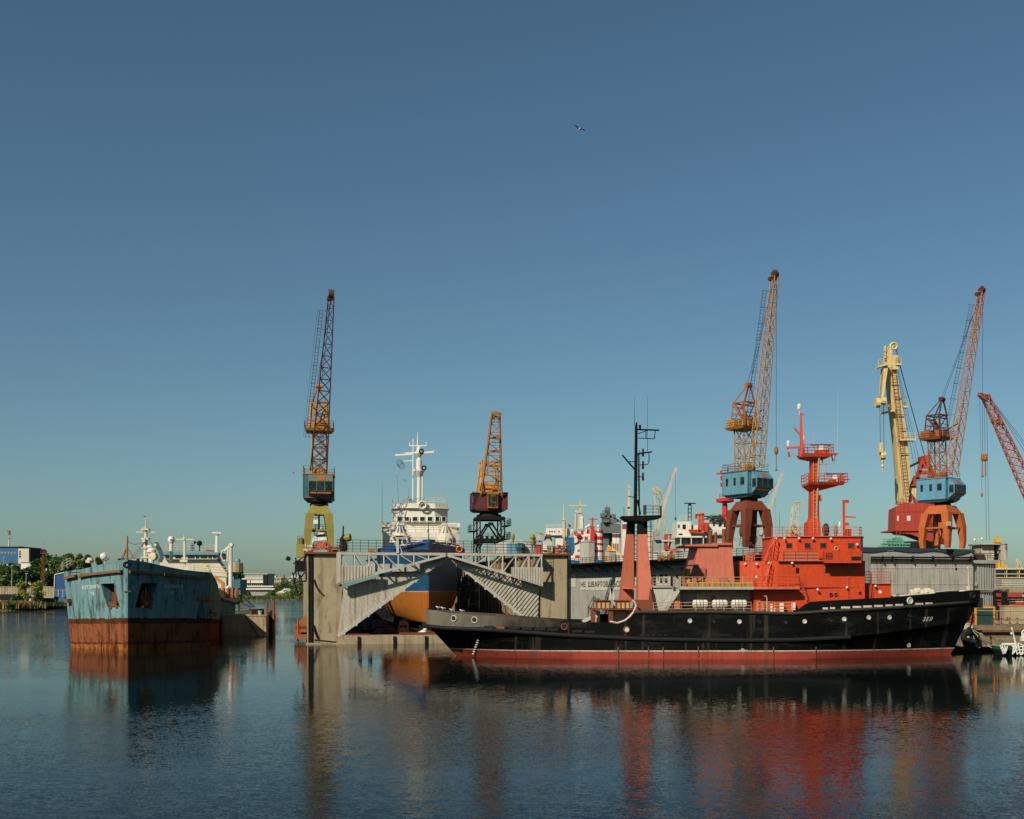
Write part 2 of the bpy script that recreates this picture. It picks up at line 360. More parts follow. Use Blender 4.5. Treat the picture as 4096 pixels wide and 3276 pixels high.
# freeing ports: plates painted dark for shade aft, pale for lit deck gear forward
def slot(px0, px1, py, bv, mat, h=.14):
    q = []
    for a, s in ((px0, 1), (px1, 1), (px1, -1), (px0, -1)):
        p, n = hit(bv, a, py, .02)
        if p is None: return
        q.append(p + V((0, 0, s * h)))
    MB().prism(q, (0, -.04, 0)).build('freeing_port', mat, tug)
for i, (a, c) in enumerate(((1936, 1974), (1985, 2018), (2034, 2078), (2088, 2128), (2139, 2182), (2189, 2232), (2289, 2328), (2340, 2380))):
    slot(a, c, lerp([(1930, 2507), (2182, 2517), (2380, 2529)], (a + c) / 2), TB, M['rubber'] if i not in (1,) else M['rusty'])
for i in range(5): slot(2560 + i * 24, 2574 + i * 24, 2540, TB, M['rubber'], .09)
for a, c in ((3290, 3311), (3320, 3340), (3364, 3400), (3410, 3444), (3452, 3487), (3496, 3530), (3541, 3570), (3580, 3612), (3660, 3692), (3701, 3730)):
    slot(a, c, lerp([(3290, 2434), (3487, 2425), (3730, 2413)], (a + c) / 2), BB, M['oldwhite'], .1)
for px in (2473, 2594, 2653, 2794, 3094, 3264):
    m = MB(); q = [hit(TB, px, y, .03)[0] for y in (2588, 2600, 2615, 2630)]; m.path(q, .07, 4); m.build('hull_guard', M['rusty'], tug)
lettering('lettering', 'ЗЕЯ', [(3689, 2485), (3729, 2484), (3732, 2467), (3692, 2468)], TB, M['ltext'], tug, .3, gap=1.25)
for px, py, r in ((3635, 2581, .22), (2971, 2601, .16)):
    p, n = hit(TB, px, py, .03); m = MB().ring(p, r, .025, n)
    for a in ((.9, .5), (2.4, .5)): m.bar(p + V((math.cos(a[0]) * r, 0, math.sin(a[0]) * r)), p - V((math.cos(a[0]) * r, 0, math.sin(a[0]) * r)), .05)
    if px < 3000: m.bar(p + V((-.4, 0, 0)), p + V((.5, 0, 0)), .05)
    m.build('load_line_mark', M['ltext'], tug)
m = MB()
for k in range(7): p, n = hit(TB, 1912 - k * 3.2, 2560 + k * 9, .03); m.cb(p, .22, .04, .1)
m.build('draught_marks', M['ftext'], tug)
m = MB(); m.path([(X(2440, 113.6), 113.62, 3.9)] + [(X(a, 113.55), 113.6, Z(c, 113.55)) for a, c in ((2470, 2492), (2500, 2482), (2520, 2466), (2535, 2447), (2544, 2425), (2541, 2410), (2530, 2400))], .1, 6)
m.build('curved_rail', M['oldwhite'], tug)
# aft towing deck gear
for i, (a, c) in enumerate(((2384, 2440), (2463, 2520))):
    m = MB(); m.pb(a, 2404, c, 2433, 116.5, 3); o = m.build('deck_crate', paint('tan_panel', (196, 158, 108), .2), tug)
    m = MB(); m.pb(a - 4, 2400, c + 4, 2404, 116.3, 3.3)
    for k in range(4): m.pb(a + (c - a - 4) * k / 3, 2404, a + (c - a - 4) * k / 3 + 4, 2433, 116.4, .1)
    m.build('crate_frame', M['rusty'], o)
m = MB(); m.pb(2372, 2434, 2540, 2439, 116.2, 5); m.pb(2364, 2438, 2382, 2500, 116.4, .6); m.pb(2435, 2438, 2452, 2500, 116.4, .6); m.build('winch_frame', M['brown'], tug)
m = MB(); m.pb(2382, 2445, 2400, 2500, 118, 3); m.pb(2452, 2440, 2512, 2500, 118, 5); m.build('towing_winch', M['oldwhite'], tug)
m = MB(); m.lathe(P(2418, 2478, 119.5) - V((1.2, 0, 0)), [(1.1, 0), (1.1, .1), (.6, .1), (.6, 2.2), (1.1, 2.2), (1.1, 2.3)], 14, (1, 0, 0)); m.build('winch_drum', M['dark'], tug)
m = MB(); m.bar(P(2330, 2487, 117), P(2375, 2465, 117), .35); m.bar(P(2447, 2352, 118), P(2434, 2435, 118), .3); m.bar(P(2447, 2352, 118), P(2460, 2435, 118), .3); m.build('tow_guide', M['lgrey'], tug)
# goalpost mast: two tapered legs, one on each side of the deck
def taper(m, bx0, bx1, by, bd, bdep, tx0, tx1, ty, td, tdep):
    f = lambda x0, x1, y, d, e: [(X(x0, d), d, Z(y, d)), (X(x1, d), d, Z(y, d)), (X(x1, d), d + e, Z(y, d)), (X(x0, d), d + e, Z(y, d))]
    return m.hexa(f(bx0, bx1, by, bd, bdep), f(tx0, tx1, ty, td, tdep))
mast = MB(); taper(mast, 2552, 2612, 2399, 114.8, 1.8, 2552, 2588, 2137, 116.4, 1.3); mast.build('mast_leg', M['pink'], tug)
mast = MB(); taper(mast, 2479, 2536, 2410, 121.6, 1.8, 2508, 2540, 2137, 120.4, 1.3); mast.build('mast_leg', M['pink'], tug)
mast = MB(); taper(mast, 2552, 2588, 2137, 116.4, 1.3, 2554, 2588, 2080, 116.6, 1.2); taper(mast, 2508, 2540, 2137, 120.4, 1.3, 2512, 2540, 2080, 120.2, 1.2); mast.build('mast_cap', M['black'], tug)
mast = MB(); taper(mast, 2534, 2617, 2449, 114.5, 2.2, 2545, 2612, 2399, 114.7, 2); mast.prism([P(2590, 2449, 114.4), P(2620, 2449, 114.4), P(2602, 2350, 114.6)], (0, .3, 0)); mast.build('mast_foot', M['brown'], tug)
mast = MB(); mast.add([P(2492, 2341, 121.4), P(2556, 2341, 115.6), P(2556, 2356, 115.6), P(2488, 2356, 121.4), P(2500, 2341, 122.6), P(2566, 2341, 116.6), P(2566, 2356, 116.6), P(2498, 2356, 122.6)], [(0, 1, 2, 3), (7, 6, 5, 4), (0, 4, 5, 1), (3, 2, 6, 7), (0, 3, 7, 4), (1, 5, 6, 2)]); mast.build('mast_beam', M['pink'], tug)
m = MB()
ladder(m, P(2546, 2340, 118), P(2547, 2090, 118.4), .5, (1, 0, 0), .45, .04)
for dx in (0, 22): ladder(m, P(2594 + dx / 4, 2250, 117), P(2592 + dx / 4, 2085, 117.4), .5, (1, 0, 0), .5, .035)
m.build('mast_ladder', M['dark'], tug)
m = MB(); m.prism([P(2487, 2064, 117.6), P(2647, 2062, 117.6), P(2647, 2070, 117.6), P(2575, 2084, 117.6), P(2508, 2082, 117.6)], (0, 3, 0)); m.prism([P(2575, 2062, 115.8), P(2648, 2060, 115.8), P(2640, 2068, 115.8), P(2565, 2090, 115.8)], (0, 1.6, 0))
m.pb(2548, 2062, 2592, 2084, 116.2, 5.4); m.build('mast_platform', M['black'], tug)
m = MB(); rail(m, [P(2496, 2063, 117.6), P(2496, 2063, 120.5)], .95, 1.2, .03); rail(m, [P(2578, 2061, 115.9), P(2646, 2061, 115.9), P(2640, 2061, 119)], .98, .8, .03); m.pb(2575, 2020, 2586, 2058, 117, .5); m.build('platform_rail', M['darkrail'], tug)
m = MB(); m.tube(P(2541, 2072, 118.6), P(2545, 1700, 118.6), .2, .15, 10); m.tube(P(2545, 1700, 118.6), P(2546, 1690, 118.6), .1)
m.tube(P(2557, 2064, 118.4), P(2553, 1815, 118.4), .06); m.tube(P(2562, 2058, 118.4), P(2550, 2000, 118.5), .1)
ladder(m, P(2553, 2040, 118.4), P(2553, 1800, 118.4), .3, (1, 0, 0), .5, .03); m.build('mast_pole', M['black'], tug)
m = MB()
for a, c in (((2545, 1718), (2637, 1721)), ((2545, 1816), (2608, 1807)), ((2548, 1737), (2588, 1722)), ((2538, 1877), (2489, 1820)), ((2515, 1847), (2540, 1847)), ((2512, 1985), (2540, 1990)), ((2553, 1860), (2590, 1858)), ((2590, 1858), (2596, 1848)), ((2596, 1848), (2596, 1812)), ((2550, 1752), (2618, 1755)), ((2618, 1755), (2621, 1722)), ((2584, 1726), (2584, 1753)), ((2548, 1908), (2572, 1907))):
    m.tube(P(*a, 118.5), P(*c, 118.5), .09 if abs(a[0] - c[0]) > 45 and a[1] not in (1752,) else .05)
    if abs(a[0] - c[0]) > 45 and a[1] in (1718, 1816, 1877): m.build('yard', M['black'], tug); m = MB()
for x, y in ((2572, 1812), (2572, 1862), (2572, 1908)): m.cb(P(x, y - 8, 118.3), .18, .18, .5); m.tube(P(x, y + 2, 118.3), P(x, y + 14, 118.3), .12)
m.cb(P(2560, 1709, 118.4), .22, .22, .5); m.build('mast_fitting', M['black'], tug)
m = MB(); m.tube(P(2538, 1700, 118.6), P(2538, 1585, 118.6), .03, .012, 4); m.tube(P(2590, 1806, 118.6), P(2590, 1585, 118.6), .03, .012, 4); m.build('whip_antenna', M['wire'], tug)
# aft deckhouse, boat deck, stairs
m = MB(); m.pb(2610, 2346, 2720, 2450, 115.4, 8.6); m.pb(2719, 2358, 3030, 2450, 117.2, 5.4); m.build('deckhouse', M['lgrey'], tug)
m = MB(); m.pb(2610, 2345, 2718, 2350, 115.2, 9); m.pb(2716, 2346, 3016, 2358, 114.1, 11); m.build('boat_deck', paint('pale_deck_edge', (170, 166, 150), .25), tug)
m = MB(); s0, s1 = P(2656, 2449, 114.6), P(2722, 2350, 114.6)
for dy in (0, .8): m.bar(s0 + V((0, dy, 0)), s1 + V((0, dy, 0)), .1, .32); m.bar(s0 + V((-.1, dy, 1)), s1 + V((-.1, dy, 1)), .05)
for k in range(11): c = s0 + (s1 - s0) * (k + .5) / 11; m.cb(c + V((0, .4, .05)), .28, .8, .05)
m.build('stairway', M['lgrey'], tug)
m = MB(); rail(m, [P(2612, 2345, 115.3), P(2690, 2345, 115.3), P(2730, 2345, 114.2), P(3012, 2346, 114.2), P(3012, 2346, 117)], .95, 1.05, .032); m.build('boat_deck_rail', M['rail'], tug)
m = MB(); rail(m, [P(2613, 2449, 113.9), P(2726, 2449, 113.9), P(2840, 2448, 113.9), P(3005, 2448, 113.9)], 1.0, 1.4, .03); rail(m, [P(3030, 2449, 113.9), P(3170, 2453, 113.9)], 1.1, .9, .03)
m.path([P(3068, 2449, 113.9), P(3068, 2392, 113.9), P(3064, 2384, 113.9), P(3056, 2385, 113.9)], .06); m.build('deck_rail', M['rail'], tug)
m = MB()
for i in range(3): m.pb(2700 + i * 8, 2372 + i * 6, 2704 + i * 8, 2430, 115.2, .1)
m.pb(2734, 2405, 2770, 2425, 116.4, .8); m.pb(2786, 2375, 2822, 2395, 117.0, .2); m.build('deck_locker', M['oldwhite'], tug)
m = MB(); m.pb(2698, 2404, 2721, 2436, 114.7, .8); m.pb(3042, 2408, 3053, 2447, 115, .4); m.pb(2846, 2380, 2860, 2436, 117.1, .1); m.build('red_locker', M['pink'], tug)
m = MB(); [m.tube(P(x, 2447, 115.2), P(x, 2412, 115.2), .24, n=9) for x in (3032, 3052)]; m.build('gas_bottle', M['pink'], tug)
# funnel casing with visor, exhaust pipes
m = MB(); taper(m, 2765, 2940, 2347, 116.0, 7.2, 2794, 2926, 2178, 116.5, 6.0); m.build('funnel', M['pink'], tug)
m = MB(); m.prism([P(2737, 2179, 116.2), P(2871, 2173, 116.2), P(2871, 2186, 116.2), P(2742, 2185, 116.2)], (0, 6.4, 0)); m.pb(2871, 2172, 2928, 2180, 116.2, 6.4); m.build('funnel_visor', M['pink'], tug)
for x, w, y in ((2841, 7, 2123), (2863, 5.5, 2129), (2895, 7.5, 2116)): m = MB(); m.tube(P(x, 2180, 119), P(x, y, 119), w * 119 / F, n=10); m.build('exhaust_pipe', M['rusty'], tug)
m = MB(); m.pb(2882, 2312, 2912, 2345, 115.6, .5); m.pb(2807, 2270, 2822, 2305, 115.9, .3); m.build('vent_louvre', paint('faded_pink_paint', (176, 96, 80), .1), tug)
# steel frame with machinery on the boat deck
m = MB(); z = lambda x, y, d=114.8: P(x, y, d)
for d in (114.8, 117.0):
    for a, c in (((2686, 2345), (2686, 2268)), ((2728, 2345), (2728, 2262)), ((2790, 2340), (2790, 2258)), ((2686, 2275), (2716, 2318)), ((2728, 2270), (2706, 2310)), ((2728, 2270), (2770, 2315)), ((2790, 2270), (2745, 2318))): m.bar(z(*a, d), z(*c, d), .18)
m.hexa([z(2686, 2271, 114.7), z(2791, 2262, 114.7), z(2791, 2262, 117.2), z(2686, 2271, 117.2)], [z(2686, 2266, 114.7), z(2791, 2257, 114.7), z(2791, 2257, 117.2), z(2686, 2266, 117.2)]); m.build('machinery_frame', M['dark'], tug)
m = MB(); m.tube(z(2716, 2300, 115.8), z(2722, 2280, 115.8), .2); m.tube(z(2748, 2325, 115.8), z(2752, 2275, 115.8), .28); m.pb(2735, 2290, 2741, 2310, 115.6, .4); m.pb(2745, 2316, 2760, 2335, 115.4, .8); m.build('machinery', M['yellow'], tug)
m = MB()
for i in range(6): m.tube(P(2752 + i * 43, 2338, 114.9), P(2792 + i * 43, 2338, 114.9), .27, n=8)
m.build('boom', M['yellow'], tug, smooth=True)
# wheelhouse tiers
m = MB()
m.plan([(X(3016, 115.4), 115.4), (X(3459, 115.0), 115.0), (X(3461, 119.6), 119.6), (X(3461, 119.6), 124), (X(3016, 115.4), 124)], 4.5, Z(2350, 115))
m.plan([(X(2960, 117.4), 117.4), (X(3046, 116.4), 116.4), (X(3110, 115.0), 115.0), (X(3459, 115.0), 115.0), (X(3461, 119.6), 119.6), (X(3461, 119.6), 124), (X(2960, 117.4), 123)], Z(2350, 115), Z(2243, 115))
m.build('deckhouse', M['orange'], tug)
m = MB()
m.plan([(X(3070, 118.5), 118.5), (X(3092, 117.0), 117.0), (X(3187, 115.5), 115.5), (X(3441, 115.5), 115.5), (X(3452, 118), 118), (X(3452, 118), 122), (X(3441, 115.5), 123.5), (X(3187, 115.5), 123.5), (X(3070, 118.5), 121)], Z(2243, 115), Z(2147, 115.2)); wheel = m.build('wheelhouse', M['orange'], tug); WB = m.bvh()
m = MB(); m.plan([(X(3066, 118.3), 118.3), (X(3092, 116.8), 116.8), (X(3187, 115.3), 115.3), (X(3445, 115.3), 115.3), (X(3456, 118), 118), (X(3456, 118), 122), (X(3445, 115.3), 123.7), (X(3066, 118.3), 121)], Z(2147, 115.2), Z(2143, 115.2)); m.build('wheelhouse_roof', M['ora_rail'], wheel)
m = MB(); m.pb(3455, 2334, 3564, 2408, 116.3, 6.8); m.build('fore_deckhouse', M['orange'], tug)
m = MB(); m.pb(3448, 2332, 3566, 2336, 116.1, 7.2); m.build('fore_deck_roof', M['pink'], tug)
m = MB(); m.plan([(X(3016, 113.9), 113.9), (X(3070, 113.7), 113.7), (X(3199, 113.9), 113.9), (X(3199, 113.9), 115.2), (X(3016, 113.9), 116.5)], Z(2357, 113.9), Z(2347, 113.9)); m.build('side_platform', M['pink'], tug)
m = MB(); rail(m, [P(3016, 2347, 114), P(3070, 2347, 113.8), P(3196, 2347, 114), P(3196, 2347, 115)], 1.1, 1.1, .032)
m.build('rail', M['ora_rail'], tug); m = MB(); rail(m, [P(2974, 2243, 117.2), P(3046, 2243, 116.4), P(3134, 2243, 114.6), P(3275, 2243, 114.6)], 1.0, 1.2, .03)
m.build('rail', M['ora_rail'], tug); m = MB(); rail(m, [P(3087, 2144, 117), P(3130, 2144, 116.2), P(3200, 2144, 115.5), P(3438, 2144, 115.5), P(3446, 2144, 118)], .95, 1.15, .03)
m.build('rail', M['ora_rail'], tug); m = MB(); rail(m, [P(3449, 2333, 116.3), P(3562, 2333, 116.3), P(3562, 2333, 122.8)], 1.2, .9, .03, 4); m.build('rail', M['ora_rail'], tug)
m = MB(); m.pb(3134, 2208, 3276, 2243, 114.7, .06); m.plan([(X(3110, 115), 115), (X(3110, 115), 114.6), (X(3290, 115), 114.6), (X(3290, 115), 115.6)], Z(2245, 115), Z(2241, 115)); m.pb(2982, 2212, 3020, 2243, 117, .08); m.build('bridge_bulwark', M['pink'], tug)
m = MB(); q = lambda px, py, d: P(px, py, d)
m.hexa([q(3298, 2252, 113.4), q(3446, 2252, 113.4), q(3446, 2252, 115.6), q(3290, 2252, 115.6)], [q(3298, 2204, 113.4), q(3446, 2204, 113.4), q(3446, 2204, 115.6), q(3290, 2204, 115.6)]); wing = m.build('bridge_wing', M['orange'], tug)
m = MB()
for k in range(4): m.pb(3303 + k * 7.5, 2210, 3307 + k * 7.5, 2238, 113.37, .03)
m.pb(3303, 2223, 3333, 2226, 113.36, .02); m.build('grille', M['boomred'], wing)
m = MB(); m.pb(3406, 2226, 3444, 2242, 113.38, .04); m.build('opening', M['rubber'], wing)
for x in (3157, 3230, 3292, 3403):
    p, n = hit(WB, x, 2183, 0); t = n.cross(V((0, 0, 1))).normalized(); m = MB(); fr = MB()
    w, h = (.33, .3)
    m.prism([p + t * a * w + V((0, 0, c * h)) + n * .02 for a, c in ((-1, -1), (1, -1), (1, 1), (-1, 1))], n * .02)
    for a, c, e, g in ((-1, -1, 1, -1), (1, -1, 1, 1), (1, 1, -1, 1), (-1, 1, -1, -1)): fr.bar(p + t * a * w + V((0, 0, c * h)) + n * .03, p + t * e * w + V((0, 0, g * h)) + n * .03, .06)
    fr.build('window', M['orange'], tug); m.build('window_pane', M['glass'], wheel)
for x, y in ((3190, 2282), (3307, 2282), (3405, 2278)): m = MB(); m.pb(x - 6.5, y - 11, x + 6.5, y + 11, 114.97, .02); o = m.build('window', M['glass'], tug)
for x, y, d, g in ((3323, 2377, 115, 0), (3343, 2377, 115, 0), (3440, 2372, 115, 0), (3521, 2368, 116.3, 1)):
    o = MB().ring(P(x, y, d - .02), .17, .04, (0, -1, 0)).build('porthole', M['orange'] if not g else M['lgrey'], tug); MB().lathe(P(x, y, d - .02), [(.16, 0), (.16, .02)], 12, (0, -1, 0)).build('glazing_hole_disc', M['glass'] if not g else M['lamp'], o)
m = MB(); m.ring(P(3346, 2194, 115.35), .2, .06, (0, -1, 0)); m.build('lifebuoy', M['rail'], tug)
for x, y, d in ((3105, 2155, 115.9), (3138, 2153, 115.7), (3196, 2154, 115.2), (3252, 2154, 115.2), (3324, 2155, 115.2), (3429, 2178, 115.2), (3169, 2252, 114.7), (3077, 2252, 115.2), (3027, 2256, 116.2), (2981, 2256, 117), (3271, 2358, 114.7), (3388, 2350, 114.7), (3502, 2344, 116), (3026, 2308, 113.8)):
    m = MB(); m.lathe(P(x, y, d), [(.05, -.14), (.11, -.1), (.14, .04), (.1, .1), (.02, .13)], 10, (-.2, -1, -.15)); o = m.build('floodlight', M['lamp'], tug, smooth=True)
    MB().bar(P(x, y, d + .1), P(x, y - 5, d + .35), .06).build('bracket', M['orange'], o)
m = MB(); ladder(m, P(3052, 2346, 114.6), P(3082, 2246, 115), .7, (0, 1, 0), .35, .05); m.build('ladder', M['ora_rail'], tug); m = MB(); ladder(m, P(3058, 2243, 115.2), P(3098, 2148, 116), .7, (0, 1, 0), .35, .05)
for a, c in (((3046, 2312), (3080, 2250)), ((3060, 2205), (3092, 2150))): m.bar(P(*a, 114.6), P(*c, 115), .05)
m.build('ladder', M['ora_rail'], tug); m = MB(); ladder(m, P(3199, 2312, 114.2), P(3226, 2398, 114.2), .5, (0, 1, 0), .35, .04); m.build('ladder', M['ora_rail'], tug); m = MB(); ladder(m, P(3480, 2392, 116.1), P(3476, 2334, 116.1), .55, (1, 0, 0), .3, .04)
m.bar(P(3480, 2392, 116), P(3484, 2290, 116), .08); m.build('ladder', M['ora_rail'], tug); m = MB(); m.bar(P(3392, 2405, 114.9), P(3392, 2305, 114.9), .08); m.build('drain_pipe', M['ora_rail'], tug)
# main mast
m = MB(); D = 119.6
def sect(y, x0, x1, hy): return [(X(x0, D), D - hy, Z(y, D)), (X(x1, D), D - hy, Z(y, D)), (X(x1, D), D + hy, Z(y, D)), (X(x0, D), D + hy, Z(y, D))]
m.loft([sect(2146, 3223, 3275, .9), sect(2092, 3224, 3273, .85), sect(2082, 3235, 3273, .7), sect(2070, 3238, 3272, .6), sect(1940, 3240, 3269, .5), sect(1830, 3242, 3267, .45)]); m.build('mast', M['orange'], tug)
m = MB(); m.loft([sect(1964, 3236, 3272, .5), sect(1943, 3220, 3352, 1.3), sect(1934, 3219, 3374, 1.5)]); m.build('mast_platform', M['ora_rail'], tug)
m = MB(); m.loft([sect(1843, 3236, 3270, .5), sect(1832, 3205, 3310, 1.2), sect(1819, 3200, 3320, 1.4)]); m.build('mast_platform', M['ora_rail'], tug)
m = MB()
for y, x0, x1, hy, h in ((1934, 3219, 3374, 1.45, .98), (1819, 3206, 3319, 1.35, .98)):
    s = sect(y, x0, x1, hy); m = MB(); rail(m, s + [s[0]], h, .9, .035); m.build('platform_rail', M['ora_rail'], tug)
m = MB(); m.loft([sect(1828, 3197, 3218, .35), sect(1785, 3201, 3213, .2), sect(1650, 3201, 3207, .1)]); m.bar(P(3147, 1792, D), P(3210, 1787, D), .22); m.bar(P(3178, 1712, D), P(3203, 1740, D), .16); m.bar(P(3204, 1658, D), P(3218, 1658, D), .14); m.bar(P(3150, 1826, D), P(3200, 1822, D), .06); m.bar(P(3150, 1794, D), P(3154, 1826, D), .06)
m.bar(P(3255, 1822, D - .6), P(3352, 1816, D - .6), .22); m.bar(P(3275, 1858, D - .6), P(3338, 1855, D - .6), .05); m.bar(P(3338, 1855, D - .6), P(3340, 1820, D - .6), .06); m.bar(P(3284, 1824, D - .6), P(3292, 1855, D - .6), .12); m.bar(P(3326, 1820, D - .6), P(3332, 1846, D - .6), .1); m.build('topmast', M['ora_rail'], tug)
m = MB()
for x, y, w in ((3197, 1626, .22), (3213, 1754, .18), (3153, 1773, .16), (3359, 2098, .12)): m.lathe(P(x, y, D), [(w * .7, -.35), (w, -.2), (w, .2), (w * .5, .3)], 8); m.bar(P(x, y, D) - V((0, 0, .9)), P(x, y, D), .06)
m.build('satellite_dome', M['cleanwhite'], tug, smooth=True)
m = MB(); m.prism([P(3150, 1808, D), P(3158, 1806, D), P(3161, 1826, D), P(3154, 1830, D)], (0, .03, 0)); m.build('flag', paint('faded_flag', (110, 66, 92), 0), tug)
for x0, x1, y, hx, hy0 in ((3245, 3325, 1779, 3285, 1800), (3301, 3378, 1896, 3339, 1918)):
    m = MB(); m.pb(x0, y - 2.2, x1, y + 2.2, D - .3, .3); o = m.build('radar_scanner', M['dblue'], tug)
    m = MB(); m.pb(hx - 8, y + 3, hx + 8, hy0, D - .4, .6); m.build('radar_gearbox', M['cleanwhite'], o)
    m = MB(); m.pb(hx - 16, hy0, hx + 34 if y < 1800 else hx + 6, hy0 + 17, D - .6, 1.1); m.build('radar_pedestal', M['orange'], o)
m = MB(); m.pb(3363, 1905, 3376, 1938, D - .5, 1); m.bar(P(3374, 1918, D), P(3400, 1917, D), .12); m.pb(3274, 1980, 3286, 1998, D - .5, .6); m.bar(P(3262, 2001, D - .4), P(3287, 2001, D - .4), .2); m.build('mast_bracket', M['orange'], tug)
m = MB(); m.bar(P(3265, 2090, D - .6), P(3277, 1830, D - 1), .14); m.tube(P(3302, 1940, D - .8), P(3303, 1840, D - .8), .05); ladder(m, P(3262, 2130, D - .95), P(3262, 1845, D - .6), .4, (1, 0, 0), .4, .03); m.build('mast_pipe', M['rail'], tug)
m = MB(); m.tube(P(3350, 1812, D), P(3352, 1540, D), .035, .012, 4); m.tube(P(3098, 2140, 116), P(3104, 1960, 116), .05, .015, 4); m.tube(P(3118, 2140, 117), P(3119, 2000, 117), .03, .012, 4); m.tube(P(3255, 1815, D), P(3255, 1725, D), .03, .01, 4); m.build('whip_antenna', M['lgrey'], tug)
m = MB(); m.bar(P(3377, 2148, 116.5), P(3375, 2000, 116.5), .22); [m.bar(P(3376, y, 116.5), P(x, y + 2, 116.5), .14) for x, y in ((3396, 2006), (3422, 2067), (3396, 2097))]; m.pb(3385, 1999, 3397, 2010, 116.2, .5); m.pb(3384, 2090, 3396, 2101, 116.2, .5); m.pb(3385, 2115, 3406, 2143, 115.8, .5); m.build('signal_mast', M['orange'], tug)
for x0, x1, y0, mm in ((3289, 3318, 2092, M['tar']), (3335, 3351, 2097, paint('khaki_canvas', (142, 130, 106), 0, .9))):
    m = MB(); c = P((x0 + x1) / 2, 2144, 116.3); w = X(x1, 116) - X(x0, 116); h = Z(y0, 116.3) - c.z
    m.lathe(c, [(w * .35, 0), (w * .5, h * .35), (w * .5, h * .6), (w * .32, h * .88), (.03, h)], 9); m.build('covered_searchlight', mm, tug, smooth=True)
m = MB(); [m.ring(P(3172 + i * 7, 2122 + (i % 2) * 5, 117), .55 - .05 * i, .07, (.5, -1, .3 * i)) for i in range(4)]; m.pb(3152, 2116, 3196, 2146, 117.4, 1); m.build('rope_coils', M['rope'], tug)
# foredeck gear
m = MB()
for i, x in enumerate((3655, 3672, 3690, 3712, 3726)): m.lathe(P(x, 2374 - (i % 2) * 6, 119) - V((.4, 0, 0)), [(.3, 0), (.42, .1), (.42, .6), (.3, .7)], 9, (1, .2, .1))
m.pb(3645, 2376, 3735, 2392, 118.6, 2); m.pb(3570, 2378, 3640, 2394, 119, 1.4); m.build('mooring_winch', M['oldwhite'], tug)
m = MB(); m.tube(P(3877, 2385, YC), P(3872, 2270, YC), .1, .05); m.tube(P(3873, 2362, YC), P(3873, 2346, YC), .22); m.lathe(P(3872, 2271, YC), [(.12, -.1), (.12, .15)], 7); m.build('jackstaff', M['oldwhite'], tug)
m = MB(); m.path([P(3740, 2369, 117.6), P(3830, 2360, 119)], .05); m.lathe(P(3846, 2368, 119.4) - V((0, .3, .3)), [(.5, 0), (.5, .3), (.3, .5)], 8); m.build('bow_rail', M['oldwhite'], tug)
for a_ in ((3082, 2416, 3090, 2448, 114.3), (3121, 2412, 3136, 2448, 114.4), (3169, 2410, 3182, 2440, 114.6), (3095, 2432, 3102, 2448, 114.4)): m = MB(); m.pb(*a_, .4); m.build('vent_post', M['cleanwhite'], tug)
# liferaft canisters on their cradles
raft = None
for i, (x, lab) in enumerate(((2801, 'white liferaft canister nearest the stairway on the tug side deck'), (2879, 'middle one of three white liferaft canisters on the tug side deck'), (2956, 'white liferaft canister closest to the orange wheelhouse on the tug side deck'))):
    c = P(x, 2417, 114.6); zb = 4.85
    if raft is None:
        raft = thing('liferaft', lab, 'liferaft', (c.x, c.y, zb), 'liferaft canisters along the tug rail')
        m = MB(); m.lathe(c - V((.79, 0, 0)), [(.3, 0), (.43, .08), (.47, .2), (.47, .76), (.49, .78), (.47, .8), (.47, 1.38), (.43, 1.5), (.3, 1.58)], 16, (1, 0, 0)); m.build('canister', M['cleanwhite'], raft, smooth=True)
        for dx in (-.45, -.1, .25): m = MB(); m.ring(c + V((dx, 0, 0)), .48, .03, (1, 0, 0), 18); m.build('strap', M['rubber'], raft)
        m = MB()
        for dx in (-.5, .4): m.bar((c.x + dx, c.y - .5, zb), (c.x + dx, c.y - .4, c.z - .1), .08); m.bar((c.x + dx, c.y + .5, zb), (c.x + dx, c.y + .4, c.z - .1), .08); m.bar((c.x + dx, c.y - .5, c.z - .5), (c.x + dx, c.y + .5, c.z - .5), .08)
        m.bar((c.x - .6, c.y - .45, zb + .15), (c.x + .6, c.y - .45, zb + .15), .08); m.build('cradle', M['rail'], raft)
    else:
        o = copy_tree(raft); o.location = (c.x, c.y, zb); o['label'] = lab
# ================= the rusty light-blue tanker, bow towards us =================
B0 = V((-45.3, 129.3, 0)); TH = R(12.2); AX = V((-math.sin(TH), math.cos(TH), 0)); RX = V((math.cos(TH), math.sin(TH), 0))
def L(s, w, z): return B0 + AX * s + RX * w + V((0, 0, z))
tank = thing('river_tanker', 'rust-streaked light blue river tanker, its blunt bow facing us, moored at the left', 'ship', (B0.x, B0.y, 0))
OUT = [(0, .12), (.65, .82), (1.75, 2.0), (3.0, 3.4), (4.3, 4.75), (5.6, 6.05), (6.9, 7.2), (8.0, 8.05), (9.2, 8.6), (11, 8.9), (14, 8.9), (20, 8.9), (26, 8.9), (30, 8.9), (33, 8.9), (35.5, 8.9), (37.5, 8.9), (39, 8.9), (50, 8.9), (70, 8.9), (90, 8.9), (110, 8.8), (122, 8.3), (130, 7.0)]
TOPZ = [(0, 10.75), (1.5, 10.55), (3.6, 10.0), (5.8, 9.6), (8, 9.45), (14, 9.35), (20, 9.0), (26, 8.5), (30, 7.95), (33, 7.25), (35.5, 6.6), (37.5, 6.15), (39, 5.85), (60, 5.4), (100, 4.5), (130, 4.0)]
WLZ = [(0, -1.2), (.35, 0), (1, 10.75)]
def half(s, w, f): return w * (.90 + .10 * min(1, f)) if s < 12 else w * (.965 + .035 * min(1, f))
